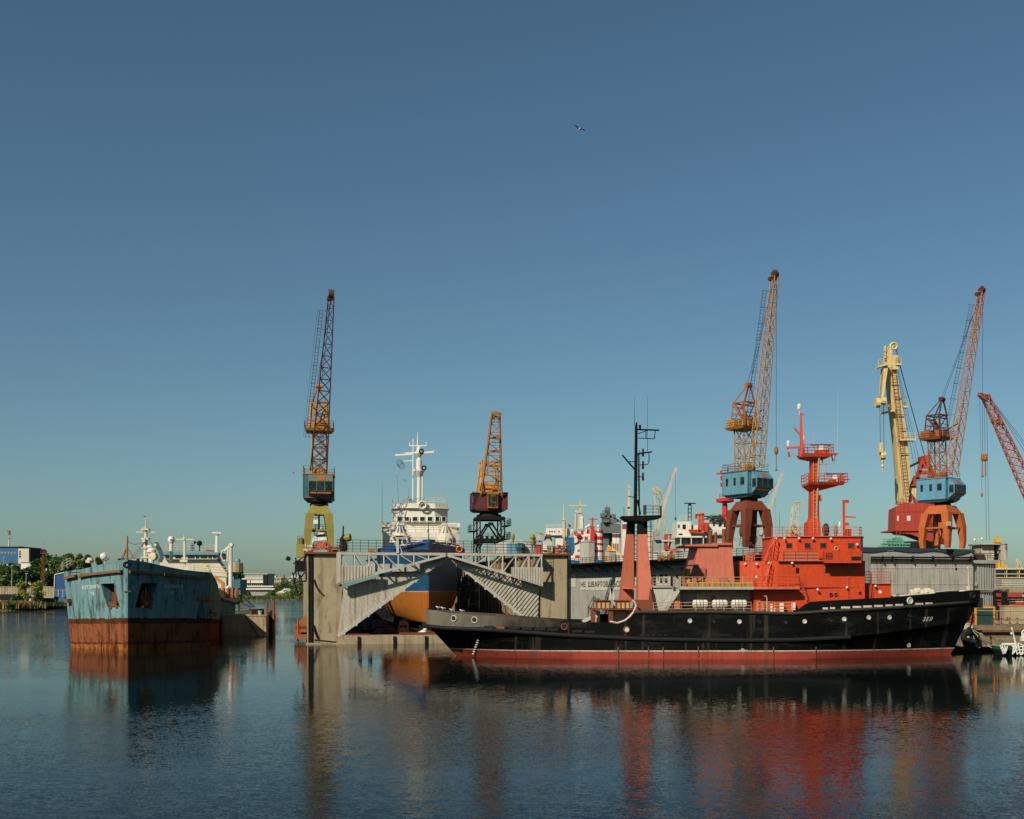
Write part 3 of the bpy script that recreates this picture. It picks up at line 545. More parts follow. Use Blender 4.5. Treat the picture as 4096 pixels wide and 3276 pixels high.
def shell(f, inset=0.0, dz=0.0):
    pts = []
    for s, w in OUT:
        zt = lerp(TOPZ, s); z = f * zt if f >= 0 else -1.2
        ww = half(s, w, max(f, 0)) - inset; ss = s + (.35 * (1 - max(f, 0))) + inset * 1.2
        pts.append((ss, max(ww, .05), z + dz))
    return [L(s, w, z) for s, w, z in pts] + [L(s, -w, z) for s, w, z in reversed(pts)]
hm = MB(); hm.loft([shell(-.01), shell(0.0), shell(.33), shell(.62), shell(.84), shell(1.0), shell(1.0, .18), shell(1.0, .18, -.85)])
TKB = hm.bvh()
M['tank'] = banded('tanker_hull_paint', (-AX.x * -.033, AX.y * .033, 1), [(-9, (156, 96, 54), .66, 1, .6), (.75, (92, 56, 38), .5, 1), (1.0, (138, 84, 56), .6, 1), (3.2, (84, 52, 38), .5, 1), (3.85, (110, 148, 150), .4, 1)], .7, 0, .8, None, (1, 1, .16))
tmp = hm.build('hull', M['tank'], tank)
cut = MB()
for pts in (((402, 2335), (455, 2333), (479, 2427), (430, 2430)), ((566, 2333), (633, 2333), (605, 2430), (540, 2430))):
    q = []
    for x, y in pts: p, n = hit(TKB, x, y, 0); q.append((p, n))
    nn = sum((a[1] for a in q), V()); nn.z = 0; nn.normalize()
    cut.prism([a[0] + nn * 1.2 for a in q], -nn * 3.0)
co = cut.build('cutter', M['dark'], tank)
md = tmp.modifiers.new('b', 'BOOLEAN'); md.operation = 'DIFFERENCE'; md.object = co; md.solver = 'EXACT'
me = bpy.data.meshes.new_from_object(tmp.evaluated_get(bpy.context.evaluated_depsgraph_get()))
tmp.modifiers.clear(); tmp.data = me; bpy.data.objects.remove(co)
for p in me.polygons: p.use_smooth = False
m = MB()     # rusty lining of the anchor pockets, coloured dark for the shade inside
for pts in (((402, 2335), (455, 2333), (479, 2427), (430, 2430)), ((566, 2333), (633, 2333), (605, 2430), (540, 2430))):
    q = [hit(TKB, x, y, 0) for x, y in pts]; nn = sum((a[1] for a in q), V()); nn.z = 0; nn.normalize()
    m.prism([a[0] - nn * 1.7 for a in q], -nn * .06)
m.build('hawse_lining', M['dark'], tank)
for side, (cx, cy, k) in enumerate(((455, 2400, 1), (588, 2400, -1))):
    p, n = hit(TKB, cx, cy, -.25); n.z = 0; n.normalize(); t = n.cross(V((0, 0, 1))) * -k; m = MB(); U = V((0, 0, 1))
    q = lambda a, b, c=0: p + t * a + U * b + n * c
    for a, tp_ in ((-.35, .9), (-.02, 1.5), (.3, 1.1), (.55, .6)): m.bar(q(a * .7, -.5), q(a * 1.25 + .1, tp_, .1), .2)
    m.prism([q(-.9, -.45), q(-.2, -.25, .1), q(.7, -.3), q(.5, -.75), q(-.5, -.8)], n * .35); m.bar(q(-1.0, -.35), q(.8, -.35), .2)
    m.ball(q(-.55, -.95, .1), .3, 6, .7); m.ball(q(.55, -.85, .1), .3, 6, .7); m.build('anchor', M['rusty'], tank)
def strake(m, pxs, h, w):
    for a, c in zip(pxs, pxs[1:]):
        pa, na = hit(TKB, *a, w * .3); pc, nc = hit(TKB, *c, w * .3)
        if pa and pc: m.bar(pa, pc, w, h)
m = MB(); strake(m, [(251, 2315), (268, 2313), (290, 2307), (311, 2303)], .33, .55); strake(m, [(322, 2307), (345, 2301), (372, 2297)], .3, .45); strake(m, [(330, 2299), (400, 2294), (448, 2288)], .3, .5); strake(m, [(448, 2288), (470, 2286), (492, 2285)], .3, .5)
strake(m, [(515, 2287), (580, 2290), (650, 2297)], .3, .4); strake(m, [(650, 2297), (720, 2304), (780, 2309), (830, 2313)], .32, .5); m.build('timber_fender', M['wood'], tank)
m = MB(); strake(m, [(259, 2403), (275, 2403), (287, 2402)], .45, .7); strake(m, [(264, 2452), (271, 2455)], .5, .5); strake(m, [(790, 2394), (830, 2394), (860, 2396)], .5, .4); strake(m, [(838, 2443), (868, 2445)], .4, .4)
strake(m, [(500, 2366), (522, 2366)], .16, .3); m.build('timber_fender', M['wood'], tank)
m = MB(); pts = [L(s, 8.95, lerp(TOPZ, s) - .15) for s in (40, 60, 80, 100, 120)]; m.path(pts, .22, 6); pts = [L(s, -8.95, lerp(TOPZ, s) - .15) for s in (40, 60, 80, 100, 120)]; m.path(pts, .22, 6); m.build('rubbing_strake', M['dark'], tank)
lettering('lettering', 'ВОЛГОНЕФТЬ', [(331, 2358), (400, 2352), (398, 2337), (328, 2343)], TKB, M['ftext'], tank)
lettering('lettering', '118', [(366, 2382), (378, 2381), (375, 2366), (362, 2367)], TKB, M['ftext'], tank)
lettering('lettering', 'ВОЛГОНЕФТЬ', [(653, 2351), (731, 2354), (735, 2339), (658, 2337)], TKB, M['ftext'], tank, .2)
lettering('lettering', '118', [(677, 2378), (691, 2379), (695, 2364), (681, 2363)], TKB, M['ftext'], tank, .2)
p, n = hit(TKB, 505, 2259, .05); MB().ring(p, .3, .1, (.35, -1, 0)).build('fairlead', M['dark'], tank)
# foredeck gear: searchlight, tripod post, ventilators, foremast, cowl, davit
def prt(m, name, mat, root=tank, **k): return m.build(name, M[mat] if isinstance(mat, str) else mat, root, **k)
m = MB(); d = 131.5; c = P(418, 2227, d); m.lathe(c - V((.15, -.3, 0)), [(.2, -.1), (.36, .1), (.4, .45), (.36, .5)], 12, (.1, -1, .15)); o = prt(m, 'searchlight', 'oldwhite', smooth=True)
m = MB(); m.lathe(c - V((.15, -.3, 0)), [(.35, .5), (.25, .56), (.02, .6)], 12, (.1, -1, .15)); prt(m, 'lens', 'lamp', o); m = MB(); m.ring(c + V((0, .1, 0)), .48, .06, (.1, -1, 0)); m.tube(c - V((0, 0, .5)), c - V((0, 0, 1.5)), .1); prt(m, 'yoke', 'oldwhite', o)
m = MB(); m.tube(P(508, 2244, 133), P(510, 2143, 133), .13, .09, 7); m.bar(P(508, 2188, 133), P(482, 2240, 133), .1); m.bar(P(508, 2188, 133), P(538, 2238, 133), .1); m.bar(P(508, 2190, 133), P(490, 2240, 135), .08); prt(m, 'jackstaff', 'rustpaint')
m = MB(); m.path([P(509, 2158, 133), P(520, 2172, 136), P(540, 2178, 140), P(572, 2170, 146)], .025, 4)
for x in (525, 545, 560): m.path([P(578, 2168, 148), P(x, 2210 + (560 - x) * .6, 142), P(x - 25, 2240, 139)], .025, 4)
m.path([P(592, 2158, 148), P(640, 2205, 150), P(668, 2240, 152)], .03, 4); prt(m, 'rigging', 'wire')
m = MB(); m.tube(P(583, 2248, 148), P(583, 2180, 148), .34, .3, 8); m.tube(P(583, 2190, 148), P(584, 2105, 148), .28, .16, 8); m.tube(P(584, 2105, 148), P(584, 2080, 148), .1, .06); m.bar(P(544, 2128, 148), P(621, 2129, 148), .14); m.bar(P(560, 2120, 148), P(583, 2105, 148), .06); m.bar(P(584, 2062, 148), P(584, 2082, 148), .05)
for y in (2118, 2155, 2192, 2230): m.cb(P(583, y, 148), 1.0, .8, .22)
m.cb(P(576, 2160, 147.5), .4, .4, .6); m.cb(P(590, 2154, 147.5), .4, .4, .3); o = prt(m, 'foremast', 'oldwhite')
m = MB(); m.prism([P(583, 2062, 148), P(571, 2065, 148), P(583, 2068, 148)], (0, .05, 0)); prt(m, 'pennant', 'dark', o)
m = MB(); m.tube(P(606, 2250, 143), P(606, 2205, 143), .36, n=9); m.lathe(P(606, 2203, 143), [(.42, -.3), (.6, -.2), (.6, .1), (.3, .35), (.02, .4)], 10); m.lathe(P(600, 2190, 144), [(.3, -1), (.3, -.1), (.5, 0), (.3, .3), (.02, .33)], 9); prt(m, 'ventilator', 'cleanwhite', smooth=True)
m = MB(); m.lathe(P(616, 2227, 141) + V((0, .6, 0)), [(.45, 0), (.55, .3), (.52, .7), (.3, .75)], 10, (-.3, -1, .1)); prt(m, 'cowl_ventilator', 'cream', smooth=True)
m = MB(); m.path([P(640, 2248, 150), P(648, 2225, 150), P(640, 2200, 150), P(625, 2178, 150)], .3, 7); m.lathe(P(625, 2178, 149.6), [(.34, 0), (.34, .3)], 9, (0, 1, 0)); prt(m, 'davit', 'white')
m = MB(); m.tube(P(685, 2252, 152), P(685, 2160, 152), .26, n=10); m.lathe(P(685, 2158, 152), [(.3, -.5), (.45, -.25), (.48, .05), (.35, .35), (.05, .48)], 12); prt(m, 'ventilator', 'cleanwhite', smooth=True)
m = MB(); rail(m, [L(4.5, -7.0, 10), L(6.2, -8.0, 9.7), L(8.5, -8.7, 9.5)], 1.0, 1.0, .045); rail(m, [L(14, 8.6, 9.2), L(22, 8.6, 8.7)], .6, 2.2, .04, 2); prt(m, 'deck_rail', 'oldwhite')
m = MB(); m.cb(P(353, 2246, 136), .5, .5, .3); m.lathe(P(360, 2243, 137), [(.3, -.3), (.5, 0), (.3, .35), (.05, .4)], 8); m.cb(P(540, 2244, 140), 2, 1, .4); prt(m, 'windlass', 'oldwhite')
m = MB()
for x in (388, 478, 494, 552): m.tube(P(x, 2245, 133), P(x, 2234, 133), .2, n=8)
prt(m, 'bollard', 'dark')
# aft: bridge front, side posts, blue bulwark, cargo deck pipes
DA = 238.0; wy = 7.0
def bx(m, x0, y0, x1, y1, D=DA, dep=8): return m.pb(x0, y0, x1, y1, D, dep)
m = MB(); m.prism([P(660, 2235, DA), P(865, 2235, DA), P(905, 2290, DA), P(905, 2385, DA), P(640, 2385, DA), P(640, 2250, DA)], (-1.5, 9, 0)); prt(m, 'deckhouse', 'oldwhite')
m = MB(); bx(m, 656, 2218, 868, 2237, DA - 1, 9); br = prt(m, 'bridge', 'oldwhite')
m = MB(); m.prism([P(650, 2219, DA - 1.6), P(872, 2219, DA - 1.6), P(876, 2210, DA - 1.6), P(658, 2207, DA - 1.6)], (-1, 10, 0)); prt(m, 'bridge_roof', 'blue', br)
for a, c in ((662, 676), (701, 726), (751, 778), (783, 797), (802, 829), (833, 848), (852, 866)): m = MB(); m.pb(a, 2220, c, 2234, DA - 1.05, .06); prt(m, 'window', 'glass', br)
m = MB(); m.bar(P(866, 2209, DA), P(867, 2135, DA), .5, .5); m.bar(P(850, 2131, DA - .5), P(886, 2132, DA - .5), .35, .3); m.cb(P(867, 2137, DA), .9, .8, .5); prt(m, 'radar_mast', 'cleanwhite')
m = MB(); m.bar(P(738, 2262, DA - 20), P(738, 2152, DA - 20), .42, .42); m.bar(P(702, 2157, DA - 20), P(778, 2158, DA - 20), .2); m.ball(P(737, 2158, DA - 20), .38, 7); m.bar(P(735, 2155, DA - 20), P(735, 2140, DA - 20), .15); m.cb(P(738, 2244, DA - 20), 1.5, 1.2, .5); prt(m, 'king_post', 'oldwhite')
m = MB(); m.ball(P(798, 2173, DA), .6, 7); m.bar(P(798, 2205, DA), P(798, 2175, DA), .2); m.prism([P(776, 2163, DA), P(787, 2168, DA), P(777, 2178, DA)], (0, .1, 0)); m.bar(P(776, 2205, DA), P(776, 2163, DA), .1); prt(m, 'signal_ball', 'dark')
m = MB(); m.prism([P(820, 2195, DA), P(862, 2201, DA), P(858, 2205, DA), P(824, 2205, DA)], (0, 1.5, 0)); prt(m, 'red_boat', 'redhouse')
m = MB(); m.pb(760, 2175, 769, 2203, DA, .7); prt(m, 'blue_locker', 'dblue')
m = MB(); rail(m, [P(662, 2207, DA), P(860, 2208, DA)], 1.6, 2.6, .06); prt(m, 'roof_rail', 'oldwhite')
m = MB(); rail(m, [P(842, 2300, DA - 25), P(908, 2302, DA - 25)], 1.6, 3, .07); rail(m, [P(775, 2285, DA - 60), P(832, 2290, DA - 60)], 1.0, 2, .06); m.bar(P(815, 2262, DA - 60), P(838, 2262, DA - 60), .3); m.bar(P(832, 2262, DA - 60), P(832, 2288, DA - 60), .3); m.pb(840, 2302, 910, 2310, DA - 24, 1.5); prt(m, 'catwalk', 'cream')
m = MB(); m.bar(P(860, 2310, DA - 40), P(894, 2335, DA - 40), .5); m.bar(P(892, 2330, DA - 40), P(891, 2355, DA - 40), .5); prt(m, 'derrick', 'ochre')
m = MB(); m.tube(P(922, 2378, 210), P(923, 2185, 210), .4, .36, 10); m.tube(P(918, 2260, 209), P(918, 2185, 209), .12); m.lathe(P(926, 2179, 210) - V((0, .5, 0)), [(.35, 0), (.35, 1)], 10, (0, 1, 0)); m.bar(P(918, 2184, 210), P(896, 2203, 210), .35); m.path([P(892, 2200, 210), P(885, 2215, 210), P(884, 2228, 210), P(894, 2245, 210), P(902, 2240, 210)], .12, 7); m.path([P(912, 2190, 210), P(908, 2245, 210)], .14); m.path([P(912, 2372, 209), P(908, 2355, 209), P(917, 2345, 209)], .3); prt(m, 'cargo_post', 'cleanwhite', smooth=True)
m = MB(); m.lathe(P(942, 2288, 232), [(1.0 * 1.6, 0), (1.6, 1.9), (1.5, 1.95)], 14); prt(m, 'wing_house', paint('tan_paint', (186, 160, 124), .2))
m = MB(); m.pb(926, 2288, 935, 2320, 233, 1); m.pb(938, 2290, 947, 2318, 234, 1); m.lathe(P(950, 2244, 232), [(.3, -.8), (.6, -.4), (.65, 0), (.4, .5), (.02, .6)], 9); prt(m, 'ventilator', 'blue')
m = MB(); m.pb(925, 2317, 961, 2352, 236, 6); m.pb(928, 2352, 962, 2378, 236.5, 5); prt(m, 'stern_house', 'teal')
m = MB(); pts = [L(s, 8.6, lerp(TOPZ, s)) for s in (40, 55, 70, 85, 100, 115, 128)]
for a, c in zip(pts, pts[1:]): m.hexa([a, c, c + V((-.3, 0, 0)), a + V((-.3, 0, 0))], [p + V((0, 0, 1.5)) for p in (a, c, c + V((-.3, 0, 0)), a + V((-.3, 0, 0)))])
prt(m, 'side_bulwark', paint('rusty_white_bulwark', (186, 150, 124), .66, .6, .2, 1.6))
m = MB()
for k in range(5): m.tube(P(878 + k * 17, 2395 - k, 190), P(876 + k * 18, 2352, 190), .3, n=6)
prt(m, 'deck_pipe', M['rustpaint'])
m = MB(); m.path([P(966, 2378, 225), P(985, 2400, 205), P(1000, 2414, 190), P(1020, 2428, 176)], .09, 5); m.path([P(968, 2412, 220), P(985, 2420, 200), P(1012, 2428, 176)], .09, 5); single(m, 'mooring_rope', M['dark'], 'dark mooring ropes running from the blue tanker stern to the concrete caisson', 'rope')
# caisson and piles behind the tanker
ca = thing('mooring_caisson', 'square concrete caisson with bollards on top, behind the blue tanker stern', 'mooring caisson', (X(1010, 172), 174, 0))
m = MB(); m.pb(890, 2462, 1064, 2570, 172, 7); m.build('caisson_block', M['conc'], ca)
m = MB(); m.pb(888, 2459, 1066, 2464, 171.9, 7.2); m.build('coping', M['conc'], ca)
m = MB(); m.pb(995, 2437, 1040, 2461, 174, 3); m.build('steel_skirt', M['dark'], ca)
for x, mt in ((1004, 'rusty'), (1040, 'lgrey')): m = MB(); m.lathe(P(x, 2461, 172.8), [(.28, 0), (.28, .5), (.36, .55), (.36, .7)], 10); m.build('bollard', M[mt], ca)
m = MB(); ladder(m, P(1046, 2560, 171.8), P(983, 2466, 171.8), .5, (0, 1, 0), .6, .05); m.build('ladder', M['dark'], ca)
for x, y, w, mt, lab in ((1066, 2410, 4, 'rusty', 'thin rusty steel pile beside the concrete caisson'), (1080, 2440, 8, 'dark', 'short dark steel pile between the caisson and the tallest pile'), (1091, 2398, 5, 'rusty', 'tallest rusty steel pile to the right of the concrete caisson')):
    m = MB(); m.prism([P(x - w, 2575, 174), P(x - w, y + 12, 174), P(x + w * .6, y, 174), P(x + w, y, 174), P(x + w, 2575, 174)], (0, .5, 0)); single(m, 'mooring_pile', M[mt], lab, 'pile', 'steel piles by the caisson')
# ================= concrete floating dock with swing bridges =================
DO = V((-27.0, 145, 0)); DU = V((.9815, .1914, 0)); DV = V((-.1914, .9815, 0)); WID = 35.5; DZ = 11.9
def DP(u, v, z): return DO + DU * u + DV * v + V((0, 0, z))
def dq(px, py, v): return on(px, py, DO + DV * v, DU)
def dbox(m, u0, v0, z0, u1, v1, z1): return m.hexa([DP(u0, v0, z0), DP(u1, v0, z0), DP(u1, v1, z0), DP(u0, v1, z0)], [DP(u0, v0, z1), DP(u1, v0, z1), DP(u1, v1, z1), DP(u0, v1, z1)])
dock = thing('floating_dock', 'concrete floating dock with two tall wing walls, holding a blue and white ship', 'floating dock', tuple(DP(WID / 2, 30, 0)))
for u0, u1 in ((0, 4.5), (WID - 4.0, WID)):
    m = MB(); dbox(m, u0, 0, -2, u1, 95, DZ); m.build('wing_wall', M['conc'], dock)
m = MB(); dbox(m, 4.5, .3, -2, WID - 4.0, 95, 1.0); m.build('pontoon', paint('dark_pontoon_deck', (40, 34, 29), .4, .85, spec=.1), dock)
m = MB(); dbox(m, 4.3, -1.3, -.6, WID, .3, 1.15); dbox(m, -.2, -.9, -.6, 5.2, -.02, .16); m.build('apron', M['conc'], dock)
for u in (6.5, 11.2, 15.4, 19.6, 24, 28): m = MB(); dbox(m, u, -1.5, -.5, u + .35, -1.3, 1.0); m.build('apron_fender', M['dark'], dock)
m = MB(); dbox(m, 12, -1.2, 1.15, 20, -.9, 1.5); dbox(m, 5.2, -1.1, 1.15, 8, -.8, 1.35); m.build('apron_curb', M['brown'], dock)
m = MB(); dbox(m, -.3, -.5, DZ, 5.0, 95, DZ + .25); dbox(m, WID - 4.4, -.5, DZ, WID + .5, 95, DZ + .25); m.build('deck_edge', M['rusty'], dock)
m = MB()
for u in (.25, .62): m.tube(DP(u, -.12, .2), DP(u, -.12, DZ - .1), .11, n=6)
m.build('wall_pipe', M['dark'], dock); m = MB(); m.tube(DP(WID - .15, -.12, .2), DP(WID - .15, -.12, DZ), .14); m.tube(DP(WID + .15, -.05, 1), DP(WID + .15, -.05, DZ), .12); m.build('wall_pipe', M['dark'], dock)
m = MB(); m.path([dq(1256, 2318, -.1), dq(1264, 2345, -.1), dq(1280, 2368, -.1), dq(1294, 2381, -.1)], .1, 5); m.path([dq(1252, 2500, -.1), dq(1262, 2530, -.1), dq(1271, 2552, -.1)], .16, 5); m.bar(dq(1258, 2560, -.6), dq(1345, 2569, -.6), .2); m.build('hanging_hose', M['rubber'], dock)
m = MB()     # rusty brackets on the outer side of the near wall
for k in range(3): m.prism([DP(-.05, 2 + k * 5, 3.6), DP(-1.7, 2 + k * 5, 2.0), DP(-1.7, 2 + k * 5, 1.5), DP(-.05, 2 + k * 5, 1.5)], DV * .5)
dbox(m, -1.7, 1.6, .6, -.05, 13, 1.2); dbox(m, -1.5, 2, 1.9, -.1, 9, 2.3)
for v in (2, 5, 9): m.tube(DP(-1.2, v, .1), DP(-1.2, v, 3), .14)
m.build('side_bracket', M['rustpaint'], dock)
m = MB()
for a, c in ((-.2, 11.6), (-1.5, 11.4), (-1.9, 9.5)): m.bar(DP(a, .6, c), DP(a * .6, .6, c - 3.2), .18)
for k in range(9): m.bar(DP(-.3 - (k % 3) * .6, .5 + k * .3, 11.6 - k * .35), DP(-1.8 + (k % 4) * .4, 1 + k * .3, 10.6 - k * .35), .12)
dbox(m, -1.6, .6, 9.6, -.1, 2.6, 11.0); dbox(m, -1.3, .5, 8.2, -.1, 2, 8.4); m.lathe(DP(-2.2, .4, 11.2), [(.25, 0), (.3, .5)], 8, (-1, 0, .3)); m.build('outrigger', M['dark'], dock)
m = MB()
for k in range(26): u = WID - 4.0 - .06; v = 3 + k * 3.4; m.hexa([DP(u, v, 1), DP(u, v + .35, 1), DP(u - .3, v + .35, 1), DP(u - .3, v, 1)], [DP(u, v, DZ), DP(u, v + .35, DZ), DP(u - .3, v + .35, DZ), DP(u - .3, v, DZ)])
m.build('wall_rib', paint('tan_wall_rib', (150, 120, 90), .4), dock)
def scaff(m, u, v0, n, z1):
    for k in range(n):
        v = v0 + k * 2.2
        for uu in (u, u - 1.6): m.bar(DP(uu, v, 1), DP(uu, v, z1), .14)
        for z in range(3, int(z1), 2): m.bar(DP(u, v, z), DP(u - 1.6, v, z), .1); m.bar(DP(u, v, z), DP(u, v + 2.2, z), .1); m.bar(DP(u - 1.6, v, z), DP(u - 1.6, v + 2.2, z), .1); m.bar(DP(u - 1.6, v, z - 2), DP(u - 1.6, v + 2.2, z), .07)
    return m
m = MB(); dbox(m, 5, 88, 1.0, WID - 4.2, 89, 6.5); [dbox(m, 5 + k * 3, 87.8, 1.0, 5.4 + k * 3, 88, 6.5) for k in range(9)]; m.build('added_end_wall', M['dark'], dock)  # dark wall added across the far end to keep the dock interior dark
single(scaff(MB(), 25.6, 16, 6, 10.5), 'scaffold_tower', M['dark'], 'dark scaffolding inside the dock, right of the docked blue and orange bow', 'scaffold')
single(scaff(MB(), 10.2, 26, 5, 5), 'scaffold_tower', M['teal'], 'low teal staging inside the dock, seen under the left grey flap', 'scaffold')
# railings on the wing walls and across the bridges
m = MB(); rail(m, [DP(.1, 40, DZ + .25), DP(.1, .0, DZ + .25), DP(4.8, 0, DZ + .25)], 1.0, 1.6, .04); m.build('deck_rail', M['rail'], dock)
m = MB(); rail(m, [DP(WID - 4, 0, DZ + .25), DP(WID + .2, 0, DZ + .25), DP(WID + .2, 60, DZ + .25)], 1.0, 1.6, .04); m.build('deck_rail', M['darkrail'], dock)
BV, FV = -1.9, -.15     # the bridge truss stands proud of the flap below it
def swing(lab, mir, top, verts, bot, panel, flap, rust):
    """top/bot: measured chord lines; panel/flap: measured outlines"""
    c0 = dq(*top[0], BV); th = thing('swing_bridge', lab, 'dock bridge', (c0.x, c0.y, c0.z), 'folding bridges closing the dock mouth')
    m = MB(); a, b = dq(*top[0], BV), dq(*top[1], BV); m.bar(a, b, .22, .34); a2, b2 = dq(*top[0], BV) + DV * 1.7, dq(*top[1], BV) + DV * 1.7; m.bar(a2, b2, .22, .34)
    m.bar(dq(*bot[0], BV), dq(*bot[1], BV), .24, .3); m.bar(dq(*bot[0], BV) + DV * 1.7, dq(*bot[1], BV) + DV * 1.7, .22, .25); f = lambda ln, x: ln[0][1] + (ln[1][1] - ln[0][1]) * (x - ln[0][0]) / (ln[1][0] - ln[0][0])
    for i, x in enumerate(verts):
        for k in (0, 1.7):
            p, q = dq(x, f(top, x), BV) + DV * k, dq(x, f(bot, x), BV) + DV * k; m.bar(p, q, .17)
            if i + 1 < len(verts): m.bar(p, dq(verts[i + 1], f(bot, verts[i + 1]), BV) + DV * k, .13)
        m.bar(dq(x, f(bot, x), BV), dq(x, f(bot, x), BV) + DV * 1.7, .12)
    m.build('truss', M['lgrey'], th)
    m = MB(); m.hexa([a - DV * .1 + V((0, 0, .1)), b - DV * .1 + V((0, 0, .1)), b2 + V((0, 0, .1)), a2 + V((0, 0, .1))], [p + V((0, 0, .24)) for p in (a - DV * .1, b - DV * .1, b2, a2)]); m.build('walkway', M['rusty'], th)
    m = MB(); m.prism([dq(x, y, BV - .15) for x, y in panel], DV * .12)
    p0, p1 = panel[-1], panel[0]; n = 12; xs = sorted(q[0] for q in panel); x0, x1 = xs[0], xs[-1]
    for k in range(1, n):
        x = x0 + (x1 - x0) * k / n; ya = max(q[1] for q in panel if True); yb = f(bot, x) - 1
        yt = max(f([panel[0], panel[1]], x), 2262) if not mir else 2270
        m.bar(dq(x, yt + 2, BV - .2), dq(x, yb, BV - .2), .06)
    m.build('side_panel', M['corr'], th)
    m = MB(); m.prism([dq(x, y, FV) for x, y in flap], DV * .18); o = m.build('flap', M['corr'], th)
    m = MB(); (ux0, uy0), (ux1, uy1) = flap[0], flap[1]; (lx1, ly1), (lx0, ly0) = flap[2], flap[3]; n = 34
    ex, ey = lx1 - lx0, ly1 - ly0; L_ = math.hypot(ex, ey); px_, py_ = (ey / L_, -ex / L_) if (ex > 0) else (-ey / L_, ex / L_)
    for k in range(1, n):      # ribs stand square to the lower edge
        bx_, by_ = lx0 + ex * k / n, ly0 + ey * k / n; best = None
        for (qa, qb), (qc, qd) in (((ux0, uy0), (ux1, uy1)), ((ux0, uy0), (lx0, ly0)), ((ux1, uy1), (lx1, ly1))):
            rx, ry = qc - qa, qd - qb; den = px_ * ry - py_ * rx
            if abs(den) < 1e-6: continue
            t = ((qa - bx_) * ry - (qb - by_) * rx) / den; u = ((qa - bx_) * py_ - (qb - by_) * px_) / den
            if t > 3 and -.001 <= u <= 1.001 and (best is None or t < best): best = t
        if not best: continue
        A = dq(bx_ + px_ * best, by_ + py_ * best, FV - .06); B = dq(bx_, by_, FV - .06); m.bar(A, B, .05 if not mir else .1, .07 if not mir else .12)
    m.build('flap_ribs', M['corr'], o)
    m = MB(); A, B = dq(lx0, ly0, FV - .1), dq(lx1, ly1, FV - .1); m.bar(A, B, .3, .4)
    for k in range(9): c = A + (B - A) * (k + .5) / 9; m.cb(c - V((0, 0, .2)), .35, .3, .3)
    m.build('flap_edge', M['lgrey'], o)
    s = MB(); rail(s, [a + V((0, 0, .24)), b + V((0, 0, .24))], 1.55, 1.05, .035, 4); s.build('walkway_rail', M['darkrail'], th)
    return th
sb = swing('grey folding bridge and corrugated flap at the left half of the dock mouth', 0, ((1348, 2214), (1782, 2217)), [1362, 1418, 1476, 1535, 1593, 1655, 1714], ((1352, 2334), (1782, 2222)), [(1348, 2262), (1497, 2262), (1497, 2296), (1348, 2335)], [(1375, 2350), (1778, 2226), (1780, 2234), (1352, 2545)], 0)
m = MB(); m.prism([dq(1346, 2214, BV - .2), dq(1364, 2214, BV - .2), dq(1364, 2330, BV - .2), dq(1346, 2335, BV - .2)], DV * .5); m.build('end_plate', M['corr'], sb)
m = MB(); m.pb(1474, 2193, 1498, 2208, 144.6, .2); m.build('notice_board', M['rustpaint'], sb)
m = MB(); dbox(m, 7.5, -.9, 9.6, 15, -.5, 10.6); m.prism([dq(1462, 2240, -.9), dq(1550, 2226, -.9), dq(1553, 2238, -.9), dq(1466, 2246, -.9)], DV * .4); m.build('stowed_sheets', M['lgrey'], sb)
sc = swing('grey folding bridge and shaded corrugated flap at the right half of the dock mouth', 1, ((2170, 2221), (1790, 2217)), [2166, 2115, 2063, 2010, 1955, 1903, 1852], ((2172, 2342), (1792, 2222)), [(2172, 2270), (2045, 2268), (2045, 2304), (2172, 2343)], [(2156, 2345), (1800, 2228), (1808, 2240), (2150, 2515)], 0)
# lifebuoys, post and small deck things on the dock
for x, y, v, lab in ((1838, 2197, -2.0, 'orange lifebuoy hung on the bridge railing in front of the docked bow'), (1304, 2180, -.3, 'orange lifebuoy on the railing below the olive crane legs')):
    m = MB(); c = dq(x, y, v); m.ring(c, .36, .11, (.1, -1, 0), 16); single(m, 'lifebuoy', paint('lifebuoy_orange', (226, 100, 52), 0), lab, 'lifebuoy', 'lifebuoys on the dock railings', True)
m = MB(); m.bar(dq(1591, 2212, -2.0), dq(1590, 2162, -2.0), .35, .3); m.bar(dq(1591, 2166, -2), dq(1612, 2213, -2.0) - V((0, 0, .2)), .12); m.bar(dq(1580, 2152, -2), dq(1632, 2152, -2), .2); m.bar(dq(1590, 2162, -2), dq(1590, 2152, -2), .3); single(m, 'signal_post', M['lgrey'], 'pale grey post with a crossbar standing on the left folding bridge', 'post')
m = MB(); m.tube(dq(1391, 2212, 0), dq(1392, 2158, 0), .06); m.lathe(dq(1394, 2152, 0) - V((.6, 0, 0)), [(.2, 0), (.55, .5), (.5, .9), (.1, 1)], 10, (1, -.2, .1)); single(m, 'floodlight', M['olive'], 'olive floodlight on a thin pole at the left end of the bridge railing', 'floodlight')
m = MB(); m.lathe(dq(1373, 2205, .3), [(.5, 0), (.6, .6), (.45, 1.3), (.5, 1.6), (.25, 2.0), (.1, 2.3), (.1, 3.3), (.02, 3.4)], 8); single(m, 'capstan', M['dark'], 'dark capstan with a tall spindle at the foot of the floodlight pole', 'capstan')
